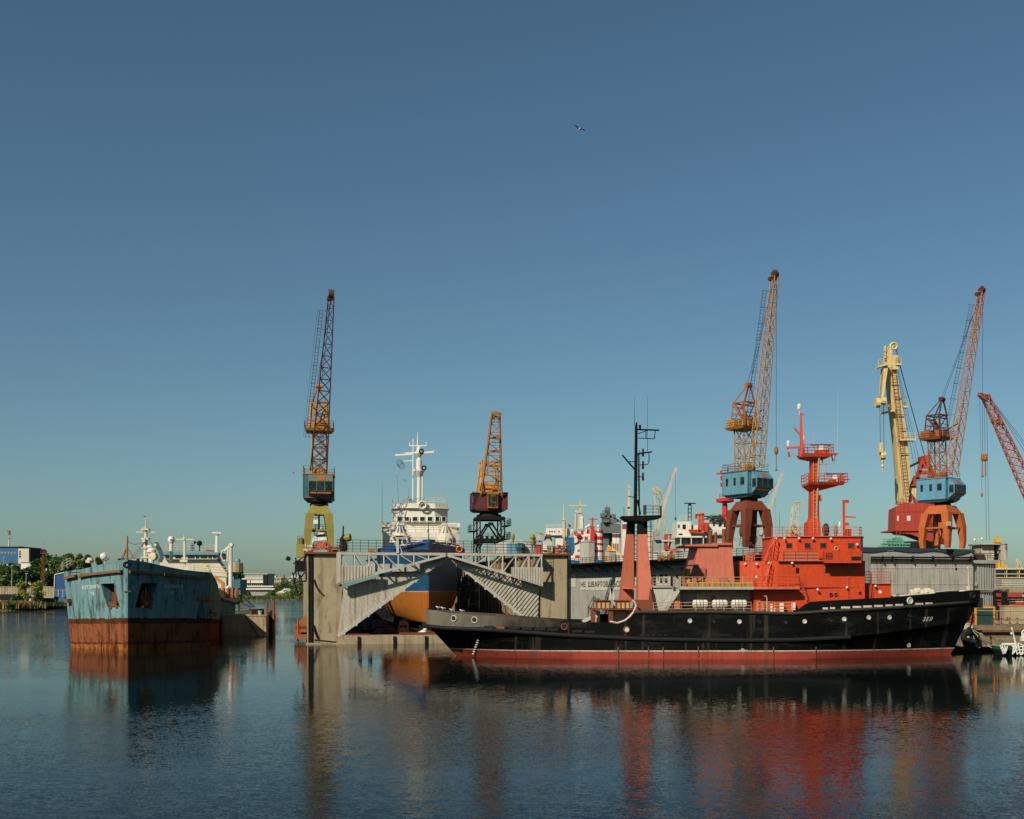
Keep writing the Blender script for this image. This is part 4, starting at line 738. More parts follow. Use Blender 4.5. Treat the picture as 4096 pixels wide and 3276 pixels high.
# plant on the far wing wall
def W(px, py, D): return P(px, py, D)
hs = thing('boiler_house', 'pale grey rounded machinery house with a blue open front on the dock wall', 'machinery house', tuple(W(2046, 2214, 166)))
m = MB(); m.prism([W(1972, 2214, 166), W(1972, 2180, 166), W(2025, 2160, 166), W(2093, 2161, 166), W(2120, 2185, 166), W(2120, 2214, 166)], (-.8, 7, 0)); m.build('body', M['lgrey'], hs)
m = MB(); m.pb(2027, 2173, 2094, 2213, 165.9, .1); m.build('front_panel', M['skyblue'], hs)
m = MB(); m.lathe(W(2081, 2214, 165.2), [(.45, 0), (.5, .5), (.75, .9), (.75, 1.4), (.3, 1.6)], 10); single(m, 'cowl_vent', M['teal'], 'dark teal cowl vent in front of the rounded machinery house', 'vent')
for x, y, r, lab in ((2052, 2150, .3, 'small olive mushroom vent on the roof of the rounded machinery house'), (2130, 2152, .45, 'large olive mushroom vent beside the raised grey tank'), (2129, 2173, .4, 'lower olive mushroom vent next to the raised grey tank')):
    m = MB(); m.lathe(W(x, y, 166), [(.12, -1.4), (.12, -.4), (r * .6, -.35), (r, .1), (r * .7, .5), (.02, .6)], 9); single(m, 'mushroom_vent', M['olive'], lab, 'vent', 'olive vents on the dock wall', True)
m = MB(); m.pb(2138, 2137, 2162, 2162, 166, 1.2); m.pb(2139, 2127, 2166, 2131, 166, 1.2)
for x in (2141, 2158): m.bar(W(x, 2214, 166.4), W(x, 2160, 166.4), .2)
m.bar(W(2140, 2140, 166), W(2140, 2128, 166), .1); m.ring(W(2164, 2150, 166.4), .55, .06, (0, -1, 0)); single(m, 'raised_tank', M['lgrey'], 'grey tank raised on legs in the middle of the dock wall plant', 'tank')
t = thing('hoist_house', 'grey hoist housing with a rusty rope drum on top, on the dock wall', 'hoist', tuple(W(2188, 2214, 158)))
m = MB(); m.prism([W(2168, 2213, 158), W(2168, 2165, 158), W(2185, 2160, 158), W(2200, 2160, 158), W(2211, 2170, 158), W(2211, 2212, 158)], (0, 2.5, 0)); m.build('housing', M['lgrey'], t)
m = MB(); m.lathe(W(2184, 2146, 158.5), [(.4, 0), (.4, .1), (.32, .1), (.32, .55), (.4, .55), (.4, .65)], 10, (1, 0, 0)); m.build('rope_drum', M['rusty'], t)
m = MB(); m.bar(W(2177, 2166, 158.2), W(2184, 2147, 158.2), .2); m.bar(W(2207, 2166, 158.2), W(2201, 2147, 158.2), .2); m.build('drum_frame', M['dark'], t)
m = MB(); m.pb(2170, 2180, 2188, 2200, 157.6, .3); single(m, 'white_panel', M['white'], 'small white panel leaning on the grey hoist housing', 'panel')
m = MB(); m.tube(W(2193, 2213, 157), W(2193, 2187, 157), .2, n=9); single(m, 'gas_cylinder', M['olive'], 'olive gas cylinder standing against the grey hoist housing', 'gas cylinder')
for x0, x1, y0, mt, lab in ((2213, 2236, 2190, 'pink', 'faded pink crate between the hoist and the blue cabinet'), (2142, 2170, 2181, 'redhouse', 'dull red box behind the white panel'), ):
    m = MB(); m.pb(x0, y0, x1, 2214, 158.5, 1.5); m.pb(x0 - 1, y0 - 2, x1 + 1, y0, 158.4, 1.7); single(m, 'storage_box', M[mt], lab, 'crate')
m = MB(); m.pb(2265, 2152, 2297, 2214, 155, 1.4); m.pb(2264, 2150, 2298, 2152, 154.95, 1.5); single(m, 'blue_cabinet', M['dblue'], 'tall scuffed blue cabinet at the right-hand corner of the concrete dock', 'cabinet')
m = MB(); random.seed(3)
for k in range(16): a = W(2238 + random.random() * 26, 2212 - random.random() * 34, 155 + random.random()); m.tube(a, a + V((random.uniform(-.6, .6), random.uniform(-.4, .4), random.uniform(-.2, .5))), .1)
single(m, 'valve_manifold', M['rustpaint'], 'tangle of rusty pipes and valves left of the blue cabinet', 'pipework')
m = MB(); m.bar(W(2256, 2214, 159), W(2256, 2120, 159), .12); single(m, 'flagpole', M['cream'], 'thin cream pole behind the pipework on the dock wall', 'pole')
random.seed(5); cl = [('rusty', 'rusty winch'), ('oldwhite', 'white coil'), ('olive', 'olive pump')]
for i, (x, y, w, mt, nm, lab) in enumerate(((1232, 2192, 10, 'oldwhite', 'rope_coil', 'off-white rope coil at the outer corner below the olive crane'), (1262, 2190, 16, 'rusty', 'winch', 'rusty winch in the middle of the platform below the olive crane'), (1288, 2186, 14, 'redhouse', 'machine_cover', 'dull red machine cover beneath the olive crane'), (1335, 2204, 13, 'brown', 'pallet_box', 'brown box at the inner corner of the platform below the olive crane'), (1232, 2148, 0, '', '', ''))):
    if not w: continue
    m = MB(); c = dq(x, y + 10, 1.2)
    if nm in ('rope_coil', 'winch'): m.lathe(c + V((-.4, 0, .45)), [(.45, 0), (.45, .1), (.28, .1), (.28, .8), (.45, .8), (.45, .9)], 10, (1, .2, 0)); m.cb(c + V((0, 0, .1)), 1.1, .9, .25)
    else: m.cb(c + V((0, 0, .4)), w * .09, .9, .8); m.cb(c + V((0, 0, .85)), w * .08, .7, .15)
    single(m, nm, M[mt], lab, nm.replace('_', ' '))

# ================= ship in the dock =================
SO = V((-12.2, 160, 0)); sa = math.atan(.13); SA = V((-math.sin(sa), math.cos(sa), 0)); SR = V((math.cos(sa), math.sin(sa), 0))
def Q(s, w, z): return SO + SA * s + SR * w + V((0, 0, z))
shp = thing('docked_ship', 'ship standing in the concrete dock, blue above and orange below, with a white wheelhouse', 'ship', tuple(Q(20, 0, 2.2)))
SS = [0, .6, 1.5, 3, 5, 7.5, 10, 13, 17, 22, 30, 40, 50, 56, 60]
def shb(s, f):
    full = 4.0 + 3.1 * min(f, 1) ** .8
    e = 1 - (1 - min(1, s / (26 - 5 * f))) ** (1.02 + .1 * f)
    st = 1.0 if s < 50 else 1 - .35 * ((s - 50) / 10) ** 2
    return max(.1, full * e * st)
def srow(z, f, s0):
    pts = [(s0 + s * (60 - s0) / 60, shb(s, f), z) for s in SS]
    return [Q(a, w, c) for a, w, c in pts] + [Q(a, -w, c) for a, w, c in reversed(pts)]
hz = lambda zz, r: [V((p.x, p.y, p.z)) for p in r]
hm = MB(); ztop = Z(2172, 158)
rws = [(2.35, .02, 1.2), (3.0, .25, .7), (4.8, .5, .1), (7.0, .68, -.3), (9.6, .85, -1.2), (12.4, .98, -2.4), (ztop, 1.06, -3.4)]
hm.loft([srow(z, f, s0) for z, f, s0 in rws])
M['shiphull'] = banded('docked_hull_paint', (0, 0, 1), [(-9, (184, 112, 44), .22, 1, .06), (Z(2368, 160) - 2.2, (190, 170, 170), .1, 1), (Z(2364, 160) - 2.2, (34, 84, 118), .14, 1), (Z(2222, 160) - 2.2, (36, 84, 138), .12, 1)], .5, .35)
hm.build('hull', M['shiphull'], shp, smooth=True)
m = MB(); q0 = [Q(-3.3 + s, w, ztop) for s, w in ((0, 0), (1.5, .9), (4, 2.0), (8, 3.7), (13, 5.4))]
for sg in (-1, 1):
    for (a, b), hh in zip(zip(q0, q0[1:]), (.5, .22, .3, .2)):
        r = lambda p: p if sg > 0 else SO + SA * (p - SO).dot(SA) - SR * (p - SO).dot(SR) + V((0, 0, p.z))
        A, B = r(a), r(b); m.hexa([A, B, B + SA * .2, A + SA * .2], [p + V((0, 0, hh)) for p in (A, B, B + SA * .2, A + SA * .2)])
m.build('bow_bulwark', M['shiphull'], shp)
m = MB(); DB = 182.0
for w, z0, z1, s0, s1 in ((6.3, ztop - .5, Z(2130, DB), 20, 38), (6.35, Z(2130, DB), Z(2090, DB), 22, 36)):
    m.plan([(Q(s0 + 1.2, -w, 0).x, Q(s0 + 1.2, -w, 0).y), (Q(s0, -w * .45, 0).x, Q(s0, -w * .45, 0).y), (Q(s0, w * .45, 0).x, Q(s0, w * .45, 0).y), (Q(s0 + 1.2, w, 0).x, Q(s0 + 1.2, w, 0).y), (Q(s1, w, 0).x, Q(s1, w, 0).y), (Q(s1, -w, 0).x, Q(s1, -w, 0).y)], z0, z1)
m.build('deckhouse', M['white'], shp)
m = MB(); w = 4.45; pl = lambda w, s0, s1, c=1.4: [(Q(s, ww, 0).x, Q(s, ww, 0).y) for s, ww in ((s0 + c, -w), (s0, -w * .5), (s0, w * .5), (s0 + c, w), (s1, w), (s1, -w))]
m.plan(pl(w, 21.4, 32), Z(2090, DB), Z(2034, DB)); wh = m.build('wheelhouse', M['white'], shp); SB = m.bvh()
m = MB(); m.plan(pl(w + .12, 21.1, 32), Z(2034, DB), Z(2015, DB)); m.plan(pl(w + .3, 20.9, 32.2), Z(2035, DB), Z(2032, DB)); m.build('roof_parapet', M['white'], wh)
for x in (1601, 1629, 1660, 1690, 1720, 1749, 1775):
    p, n = hit(SB, x, 2076, .02)
    if p is None: continue
    t = n.cross(V((0, 0, 1))).normalized(); m = MB(); m.prism([p + t * a + V((0, 0, c)) for a, c in ((-.4, -.35), (.4, -.35), (.4, .35), (-.4, .35))], n * .03); o = m.build('window', M['glass'], wh)
    m = MB(); [m.bar(p + n * .03 + t * a + V((0, 0, c)), p + n * .03 + t * e + V((0, 0, g)), .09) for a, c, e, g in ((-.43, -.38, .43, -.38), (.43, -.38, .43, .38), (.43, .38, -.43, .38), (-.43, .38, -.43, -.38))]; m.build('window_frame', M['cleanwhite'], o)
for sg in (-1, 1):
    m = MB(); c = [Q(22.6, sg * 4.3, 0), Q(22.6, sg * 6.5, 0), Q(25, sg * 6.5, 0), Q(25, sg * 4.3, 0)]; m.hexa([p + V((0, 0, Z(2108, DB))) for p in c], [p + V((0, 0, Z(2090 if 1 else 0, DB))) for p in c]); m.build('bridge_wing', M['white'], shp)
    m = MB(); cc = Q(15.5, sg * 3.6, Z(2170, 174)); m.lathe(cc, [(1.7, 0), (1.6, .8), (.8, 1.9), (.5, 2.6), (.1, 2.9)], 8); m.build('winch_cover', M['oldwhite'], shp)
    m = MB(); [m.tube(cc + V((math.cos(a) * .3, math.sin(a) * .3, 2.8)), cc + V((math.cos(a) * 1.1, math.sin(a) * 1.1, 1.3 + .5 * math.sin(a * 3))), .09) for a in [k * .55 for k in range(12)]]; m.build('rope_heap', M['dblue'] if sg < 0 else M['rope'], shp)
    m = MB(); m.ring(Q(3.0, sg * 3.3, ztop + .35), .55, .16, SR * sg - SA); m.build('fairlead', M['oldwhite'], shp)
    m = MB(); m.pb(*((1544, 2098, 1568, 2106) if sg < 0 else (1798, 2098, 1826, 2106)), 180.5, .5); m.build('wing_shade', M['oldwhite'], shp)
m = MB(); rail(m, [P(1530, 2125, 178), P(1590, 2127, 177), P(1770, 2127, 177), P(1826, 2125, 178)], 1.1, 1.6, .04); m.build('deck_rail', M['oldwhite'], shp); m = MB(); rail(m, [P(1600, 2014, 183), P(1780, 2014, 183)], .9, 1.8, .04); m.build('roof_rail', M['oldwhite'], shp); m = MB(); m.pb(1580, 2148, 1800, 2152, 176, 1); m.pb(1560, 2140, 1640, 2143, 172, 1.5); m.build('deck_ledge', M['oldwhite'], shp)
m = MB(); m.tube(P(1715, 2160, 162), P(1714, 2087, 162), .08, .04); m.prism([P(1714, 2112, 162), P(1706, 2130, 162), P(1714, 2125, 162)], (0, .04, 0)); m.build('jackstaff', M['dark'], shp)
m = MB(); m.pb(1630, 2200, 1784, 2214, 155.4, .3); m.build('bow_grating', M['dark'], shp)
d = DB + 4; m = MB(); m.tube(P(1675, 2016, d), P(1676, 1900, d), .36, .3, 10); m.lathe(P(1676, 1885, d), [(.3, -1.0), (.95, 0), (.95, .3), (.5, .3), (.5, 1.9), (.35, 2.1)], 10); m.tube(P(1676, 1870, d), P(1676, 1800, d), .28, .2, 8); m.lathe(P(1676, 1815, d), [(.25, -.6), (.75, 0), (.75, .3), (.45, .3), (.4, 1.1), (.15, 1.3)], 10)
m.tube(P(1671, 1785, d), P(1671, 1728, d), .17, .05); m.tube(P(1652, 2000, d), P(1653, 1755, d), .15, .11, 7); m.tube(P(1690, 2010, d), P(1690, 1880, d), .13, .12, 7)
for a, c, w in (((1580, 1821), (1655, 1816), .3), ((1680, 1812), (1736, 1808), .3), ((1620, 1812), (1735, 1808), .16), ((1638, 1783), (1705, 1783), .18), ((1638, 1783), (1638, 1768), .12), ((1705, 1783), (1705, 1768), .12), ((1615, 1844), (1655, 1843), .12), ((1736, 1808), (1736, 1800), .1)): m.bar(P(*a, d), P(*c, d), w)
m.build('mast', M['cleanwhite'], shp)
for x, y in ((1686, 1805), (1696, 1872)): m = MB(); m.ring(P(x, y, d - 1), .34, .12, (0, -1, 0)); m.build('mast_light', M['dark'], shp)
m = MB(); m.ring(P(1691, 2021, 180.5), .6, .2, (0, -1, 0)); m.pb(1632, 1995, 1644, 2030, 181, .8); m.build('searchlight', M['oldwhite'], shp)
m = MB(); [m.tube(P(x, y0, 183), P(x2, y1, 183), .05, .015, 4) for x, y0, x2, y1 in ((1593, 2015, 1594, 1960), (1772, 2015, 1768, 1925), (1762, 2015, 1763, 1930), (1528, 2130, 1529, 1930), (1634, 2010, 1636, 1920), (1570, 2010, 1571, 1990), (1785, 2015, 1785, 1985))]; m.tube(P(1583, 1826, d), P(1594, 1995, 183), .02, n=4); m.build('whip_antenna', M['lgrey'], shp)
m = MB()
for k in range(4): m.ring(P(1596 + k * 4, 1850 + k * 5, d), .5, .03, (0, -1, .2))
m.build('wire_coil', M['wire'], shp)
random.seed(2); kb = None
for i, (s_, w_) in enumerate([(4 + k * 6, 0) for k in range(7)] + [(10 + k * 4, q_) for k in range(6) for q_ in (-3.6, 3.6)]):
    c = Q(s_, w_, 1.0)
    if kb is None:
        kb = thing('keel_block', 'dark timber keel blocks under the docked hull', 'keel block', tuple(c), 'keel blocks on the dock floor')
        m = MB(); m.cb(c + V((0, 0, .35)), 1.6, 1.3, .7); m.cb(c + V((0, 0, 1.0)), 1.2, 1.0, .6); m.build('block', M['dark'], kb)
    else: o = copy_tree(kb); o.location = c
lc = thing('launch', 'small white cabin boat with a blue cover, seen between the olive crane legs', 'boat', tuple(P(1275, 2190, 178)))
m = MB(); m.prism([P(1248, 2170, 178), P(1252, 2150, 178), P(1268, 2132, 178), P(1292, 2130, 178), P(1304, 2140, 178), P(1308, 2170, 178)], (0, 3, 0)); m.build('cabin', M['cleanwhite'], lc)
m = MB(); m.prism([P(1264, 2147, 177.9), P(1302, 2145, 177.9), P(1298, 2136, 177.9), P(1272, 2138, 177.9)], (0, .1, 0)); m.build('window', M['glass'], lc)
m = MB(); [m.ball(P(x, y, 177.6), .28, 6) for x, y in ((1253, 2128), (1287, 2115), (1298, 2129))]; m.build('lamp', M['lamp'], lc)
m = MB(); m.prism([P(1250, 2186, 177), P(1254, 2164, 177), P(1300, 2160, 177), P(1312, 2186, 177)], (0, 3, 0)); m.build('cover', M['blue'], lc)
kb['label'] = 'dark timber keel blocks under the docked hull'
t = thing('hauling_winch', 'pinkish red block with two round holes under the orange hull', 'winch block', tuple(dq(1612, 2535, 5)))
m = MB(); m.prism([dq(1590, 2530, 5), dq(1600, 2486, 5), dq(1634, 2488, 5), dq(1638, 2530, 5)], DV * 1.4); m.build('block', M['pink'], t)
m = MB(); [m.lathe(dq(x, 2506, 5) - DV * .03, [(.2, 0), (.2, .04)], 12, (0, -1, 0)) for x in (1605, 1621)]; m.build('hole', M['rubber'], t)
random.seed(19)
for i, (u, v, mt, lab) in enumerate(((8.2, 6, 'dark', 'dark trestle and pipes on the dock floor behind the left flap'), (11.5, 10, 'rusty', 'rusty staging heap on the dock floor left of the docked hull'), (21.5, 8, 'brown', 'brown timber stack on the dock floor right of the docked stem'))):
    m = MB()
    for k in range(16): c = DP(u + random.uniform(-1.5, 1.5), v + random.uniform(-1, 1), 1.0 + random.uniform(0, 1.1)); m.bar(c, c + V((random.uniform(-1.5, 1.5), random.uniform(-.6, .6), random.uniform(-.9, .9))), .16)
    m.cb(DP(u, v, 1.35), 1.6, 1.2, .7); single(m, 'dock_floor_gear', M[mt], lab, 'dock gear')
random.seed(9); m = MB()
for k in range(26): c = dq(random.uniform(1690, 1730), 2538 - random.random() * 10, 3 + random.random() * 2); m.cb(c, random.uniform(.3, 1.2), .5, random.uniform(.15, .6), random.random())
single(m, 'scrap_pile', M['rusty'], 'heap of rusty scrap and timber on the dock floor beneath the stem', 'scrap heap')
m = MB(); [m.ball(dq(x, y, 1.0), r, 6, .6) for x, y, r in ((1682, 2533, .45), (1694, 2528, .5), (1700, 2518, .3), (1676, 2536, .3))]; single(m, 'tarpaulin_bundle', M['cleanwhite'], 'crumpled white sheeting lying on the dock edge beside the tug stern', 'bundle', None, True)
# ================= portal cranes =================
def crane(lab, loc, w, pyaw, uyaw, tip, pal, group='slewing cranes on the docks', hook=None, k=1.0):
    """loc = foot centre; local axes: -Y is the cab front. tip = boom head in the world."""
    loc = V(loc); root = thing('portal_crane', lab, 'crane', loc, group)
    Mp = Matrix.Translation(loc) @ Matrix.Rotation(pyaw, 4, 'Z') @ Matrix.Scale(k, 4); Mu = Matrix.Translation(loc) @ Matrix.Rotation(uyaw, 4, 'Z') @ Matrix.Scale(k, 4)
    def up(m, name, mat, par=root, label=None, **kw): return m.xf(Mu).build(name, mat, par, label, **kw)
    h = w / 2
    for sx in (-1, 1):
        for sy in (-1, 1):
            m = MB(); s = lambda a, z, t: [(sx * (a - t), sy * (a - t), z), (sx * (a + t), sy * (a - t), z), (sx * (a + t), sy * (a + t), z), (sx * (a - t), sy * (a + t), z)]
            m.loft([s(h - .35, 0, .36), s(h - .25, 1.2, .42), s(h - .4, 3.7, .58), s(h * .78 - .25, 6.1, .68)])
            m.xf(Mp).build('leg', pal['leg'], root)
    m = MB(); q = lambda a, z: [(-a, -a, z), (a, -a, z), (a, a, z), (-a, a, z)]
    m.loft([q(h * .82 + .2, 5.9), q(h * .8 + .12, 6.2), q(h * .58, 7.4)]); m.xf(Mp).build('portal_cap', pal['cap'], root)
    m = MB()
    for sx in (-1, 1): m.bar((sx * (h - .4), -h + .5, 3.5), (sx * (h - .4), h - .5, 3.5), .25, .3); m.bar((-h + .5, sx * (h - .4), 3.5), (h - .5, sx * (h - .4), 3.5), .2, .25)
    m.xf(Mp).build('tie_beam', pal['leg'], root)
    m = MB(); rail(m, [(-h + .6, h - .4, 3.6), (h - .6, h - .4, 3.6)], .9, 1, .035); ladder(m, (-h * .3, h * .5, .3), (-h * .1, h * .3, 6), .5, (1, 0, 0), .4, .04); m.xf(Mp).build('ladder', M['darkrail'], root)
    if hook:
        m = MB(); [m.ring((-h + .35 + q * .12, -h * .25, 2.5 - q * .15), .62 - q * .05, .09, (1, -.5, .1 * q), 12) for q in range(4)]; [m.ring((h * .35, .2, 1.5), r_, .07, (0, -1, 0), 14) for r_ in (.85, .55, .25)]; m.bar((h * .35 - .8, .2, 1.5), (h * .35 + .8, .2, 1.5), .08); m.bar((h * .35, .2, .6), (h * .35, .2, 2.4), .08); m.xf(Mp).build('cable_reel', pal['leg'], root)
    m = MB(); cw = .5 if hook else .14; m.box(-cw, -cw, 3.5, cw, cw, 5.8); m.box(-h * .5, -.6, 3.5, h * .5, .6, 3.65); m.xf(Mp).build('centre_column', pal['leg'], root)
    m = MB(); m.lathe((0, 0, 7.35), [(1.5, 0), (1.35, .25), (1.35, .5), (1.9, .55), (1.9, .9)], 16); up(m, 'turntable', M['dark'])
    m = MB(); wx = 2.3; m.loft([[(-wx * .8, -1.5, 8.0), (wx * .8, -1.5, 8.0), (wx * .8, 3.0, 8.0), (-wx * .8, 3.0, 8.0)], [(-wx, -1.9, 8.5), (wx, -1.9, 8.5), (wx, 3.6, 8.5), (-wx, 3.6, 8.5)], [(-wx, -1.9, 12.0), (wx, -1.9, 12.0), (wx, 3.6, 12.0), (-wx, 3.6, 12.0)]]); hs = up(m, 'machinery_house', pal['cab'])
    m = MB(); m.box(-wx - .12, -2.0, 12.0, wx + .12, 3.7, 12.14); m.box(-wx - .05, -1.95, 8.42, wx + .05, 3.65, 8.52); up(m, 'house_roof', pal['roof'], hs)
    for y0 in (-1.2, .6, 2.3): m = MB(); m.box(-wx - .03, y0, 9.9, -wx - .001, y0 + (.5 if y0 > 0 else .85), 11.1); up(m, 'window', M['glass'], hs)
    m = MB(); [m.box(-wx - .06, y, 8.5, -wx, y + .06, 12) for y in (-1.9, -.1, 1.6, 3.5)]; [m.box(x, -1.96, 8.5, x + .06, -1.9, 12) for x in (-2.3, -1.25, 2.2)]; m.box(-2.1, -1.94, 9.9, -1.4, -1.9, 11.1); up(m, 'seam', pal['cab'], hs)
    m = MB(); m.loft([[(-1.4, -1.95, 8.6), (2.1, -1.95, 8.6), (2.1, -2.75, 9.2), (-1.4, -2.75, 9.2)], [(-1.5, -1.95, 9.4), (2.2, -1.95, 9.4), (2.2, -3.1, 9.4), (-1.5, -3.1, 9.4)], [(-1.5, -1.95, 10.9), (2.2, -1.95, 10.9), (2.2, -3.1, 10.9), (-1.5, -3.1, 10.9)], [(-1.45, -1.95, 11.95), (2.15, -1.95, 11.95), (2.15, -2.1, 11.95), (-1.45, -2.1, 11.95)]]); cab = up(m, 'operator_cab', pal['front'])
    for i in range(3): m = MB(); x = -1.4 + i * 1.2; m.box(x, -3.13, 9.45, x + 1.08, -3.103, 10.85); up(m, 'window', M['glass'], cab)
    m = MB(); m.box(-1.535, -2.95, 9.5, -1.505, -2.15, 10.8); up(m, 'window', M['glass'], cab); m = MB(); m.box(2.205, -2.95, 9.5, 2.235, -2.15, 10.8); up(m, 'window', M['glass'], cab)
    m = MB(); m.prism([(-.1, -3.05, 11.0), (.95, -3.05, 11.0), (.95, -2.35, 11.74), (-.1, -2.35, 11.74)], (0, -.02, .02)); m.box(-1.2, -2.95, 9.0, 1.9, -2.88, 9.3); up(m, 'sun_visor', M['rustpaint'], cab)
    m = MB(); rail(m, [(wx, 3.6, 12.14), (-wx, 3.6, 12.14), (-wx, -1.9, 12.14), (-1.2, -1.9, 12.14)], 1.2, 1.3, .035); rail(m, [(wx, 3.6, 12.14), (wx, -1.9, 12.14)], 1.2, 1.3, .035); up(m, 'roof_rail', pal['cap'], hs)
    # tower
    m = MB(); br = MB(); lattice(m, br, (0, .9, 12.1), (0, 1.1, 19.2), 2.2, 2.1, (1, 0, 0), 3, .15, .06)
    m.v += br.v[:0]; o = len(m.v); m.v += br.v; m.f += [[i + o for i in f] for f in br.f]
    m.box(-.9, -.4, 12.1, .9, .8, 13.1); ladder(m, (.3, 2.4, 12.1), (.3, 2.4, 19), .5, (1, 0, 0), .45, .035); up(m, 'tower', pal['tower'])
    m = MB(); m.loft([[(-1.9, -.7, 18.9), (1.9, -.7, 18.9), (1.9, 3.0, 18.9), (-1.9, 3.0, 18.9)], [(-2.2, -.9, 19.3), (2.2, -.9, 19.3), (2.2, 3.3, 19.3), (-2.2, 3.3, 19.3)]]); m.box(-1.7, 1.6, 19.3, 1.7, 3.2, 20.5); m.box(-.7, -.5, 19.3, .8, .9, 20.6); rail(m, [(-2.2, 3.3, 19.3), (-2.2, -.9, 19.3), (2.2, -.9, 19.3), (2.2, 3.3, 19.3)], 1.1, 1.1, .04); up(m, 'counterweight_platform', pal['tower'])
    m = MB()
    for sx in (-1, 1):
        m.bar((sx * 1.5, 2.6, 19.3), (sx * 1.2, 2.3, 23.2), .2); m.bar((sx * 1.4, -.4, 19.3), (sx * 1.2, -.1, 23.2), .25); m.bar((sx * 1.2, 2.3, 23.2), (sx * .2, .2, 25.9), .16); m.bar((sx * 1.2, -.1, 23.2), (sx * .2, .0, 25.9), .2); m.bar((sx * 1.2, 2.3, 23.2), (sx * 1.2, -.1, 23.2), .22)
        m.bar((sx * 1.4, 2.5, 21.2), (sx * 1.3, -.3, 21.2), .12); m.bar((sx * 1.5, 2.6, 19.3), (sx * 1.2, -.1, 23.2), .12); m.bar((sx * .9, 2.2, 22.8), (sx * .35, .3, 19.8), .36)
    for z, y in ((23.2, 2.3), (23.2, -.1), (22.6, -.1), (22.6, 2.3)): m.bar((-1.2, y, z), (1.2, y, z), .2)
    for z in (20.8, 21.6): m.bar((-1.35, -.3, z), (1.35, -.3, z), .1); m.bar((-1.4, 2.5, z), (1.4, 2.5, z), .1)
    m.lathe((-.5, .1, 25.9), [(.42, 0), (.42, 1.0)], 10, (1, 0, 0)); up(m, 'gantry_head', pal['head'])
    # luffing boom in world coordinates
    piv = Mu @ V((0, -1.5, 12.6)); tip = V(tip); side = Mu.to_3x3() @ V((1, 0, 0)); ch = MB(); br = MB()
    c = lattice(ch, br, piv, tip, 2.5 * k, .8 * k, side, 15, .1, .042, 1.1 * k, .8 * k); o = len(ch.v); ch.v += br.v; ch.f += [[i + o for i in f] for f in br.f]
    boom = ch.build('boom', pal['boom'], root)
    d = (tip - piv).normalized(); s2 = (side - d * side.dot(d)).normalized(); n2 = d.cross(s2); s3 = s2; s2 = V((1, 0, 0)); s2 = (s2 - d * s2.dot(d)).normalized()
    lad = MB(); off = -s2 * 1.75 * k + n2 * .1
    A, B = piv + d * 5 - s2 * 2.1 * k, piv + d * ((tip - piv).length - 2.2) - s2 * 1.3 * k
    ladder(lad, A, B, .5, s2, .5, .035); e = s2 * .55
    lad.tube(A - e - n2 * .3, B - e - n2 * .3, .02, n=4); nn = int((B - A).length / 2.4)
    for i in range(nn + 1): p = A + (B - A) * i / nn; lad.bar(p - e, p + s2 * 1.0, .05)
    lad.build('boom_ladder', M['darkrail'], boom)
    s2 = s3; m = MB(); m.lathe(tip - s2 * .4 + d * .3, [(.5, 0), (.5, .8)], 10, s2); m.lathe(tip - s2 * .6 - d * .4 + n2 * .5, [(.35, 0), (.35, .5)], 10, s2); m.bar(tip - d * .6, tip + d * .5, .6, .5); m.bar(tip + d * .9 - s2 * .45, tip + d * .9 + s2 * .45, .1); m.build('sheave_head', pal['headtop'], boom)
    m = MB(); g = Mu @ V((0, .1, 25.9)); m.tube(g + s2 * .3, tip, .04, n=4); m.tube(g - s2 * .3, tip, .04, n=4); m.tube(piv + d * 9, Mu @ V((0, .4, 20)), .1); m.build('luffing_rope', M['wire'], root)
    if hook:
        hz, cz = hook; t0 = tip + d * .2 + n2 * 0; m = MB(); m.tube(t0 + s2 * .3, V((t0.x + s2.x * .3, t0.y + s2.y * .3, hz)), .035, n=4); rp = m.build('hoist_rope', M['wire'], root); c = V((t0.x + s2.x * .3, t0.y + s2.y * .3, hz))
        m = MB(); m.lathe(c, [(.05, .1), (.3, -.2), (.32, -.9), (.1, -1.3)], 8); m.tube(c - V((0, 0, 1.2)), V((c.x, c.y, cz)), .08, n=5); m.ball(V((c.x, c.y, cz)), .2, 6); m.build('hook_block', M['dochre'], root)
    return root
g1 = dict(leg=M['olive'], cap=M['olive'], cab=M['teal'], roof=M['rustpaint'], front=paint('teal_ochre_cab', (96, 108, 92), .42, .5), tower=M['ochre'], boom=M['boomred'], head=M['ochre'], headtop=M['boomred'])
g2 = dict(leg=M['brown'], cap=M['brown'], cab=M['blue'], roof=M['teal'], front=M['blue'], tower=M['ochre'], boom=paint('ochre_boom', (176, 132, 70), .4, .65), head=M['rustpaint'], headtop=M['boomred'])
g3 = dict(leg=M['orabrown'], cap=M['orabrown'], cab=M['skyblue'], roof=M['blue'], front=M['skyblue'], tower=M['rustpaint'], boom=paint('rust_yellow_boom', (178, 116, 68), .35, .65), head=M['boomred'], headtop=M['boomred'])
yA = 170.0; za = Z(2022, yA) - 7.4
crane('olive-legged crane with a dark teal cab and red-brown boom on the near dock wall', (X(1276, yA), yA, za), 4.1, R(11), R(8), P(1325, 1185, 162), g1)
m = MB()
for uu in (.6, 3.9): dbox(m, uu - .25, 8, DZ + .24, uu + .25, 60, za)
m.build('crane_rail', M['rusty'], dock)
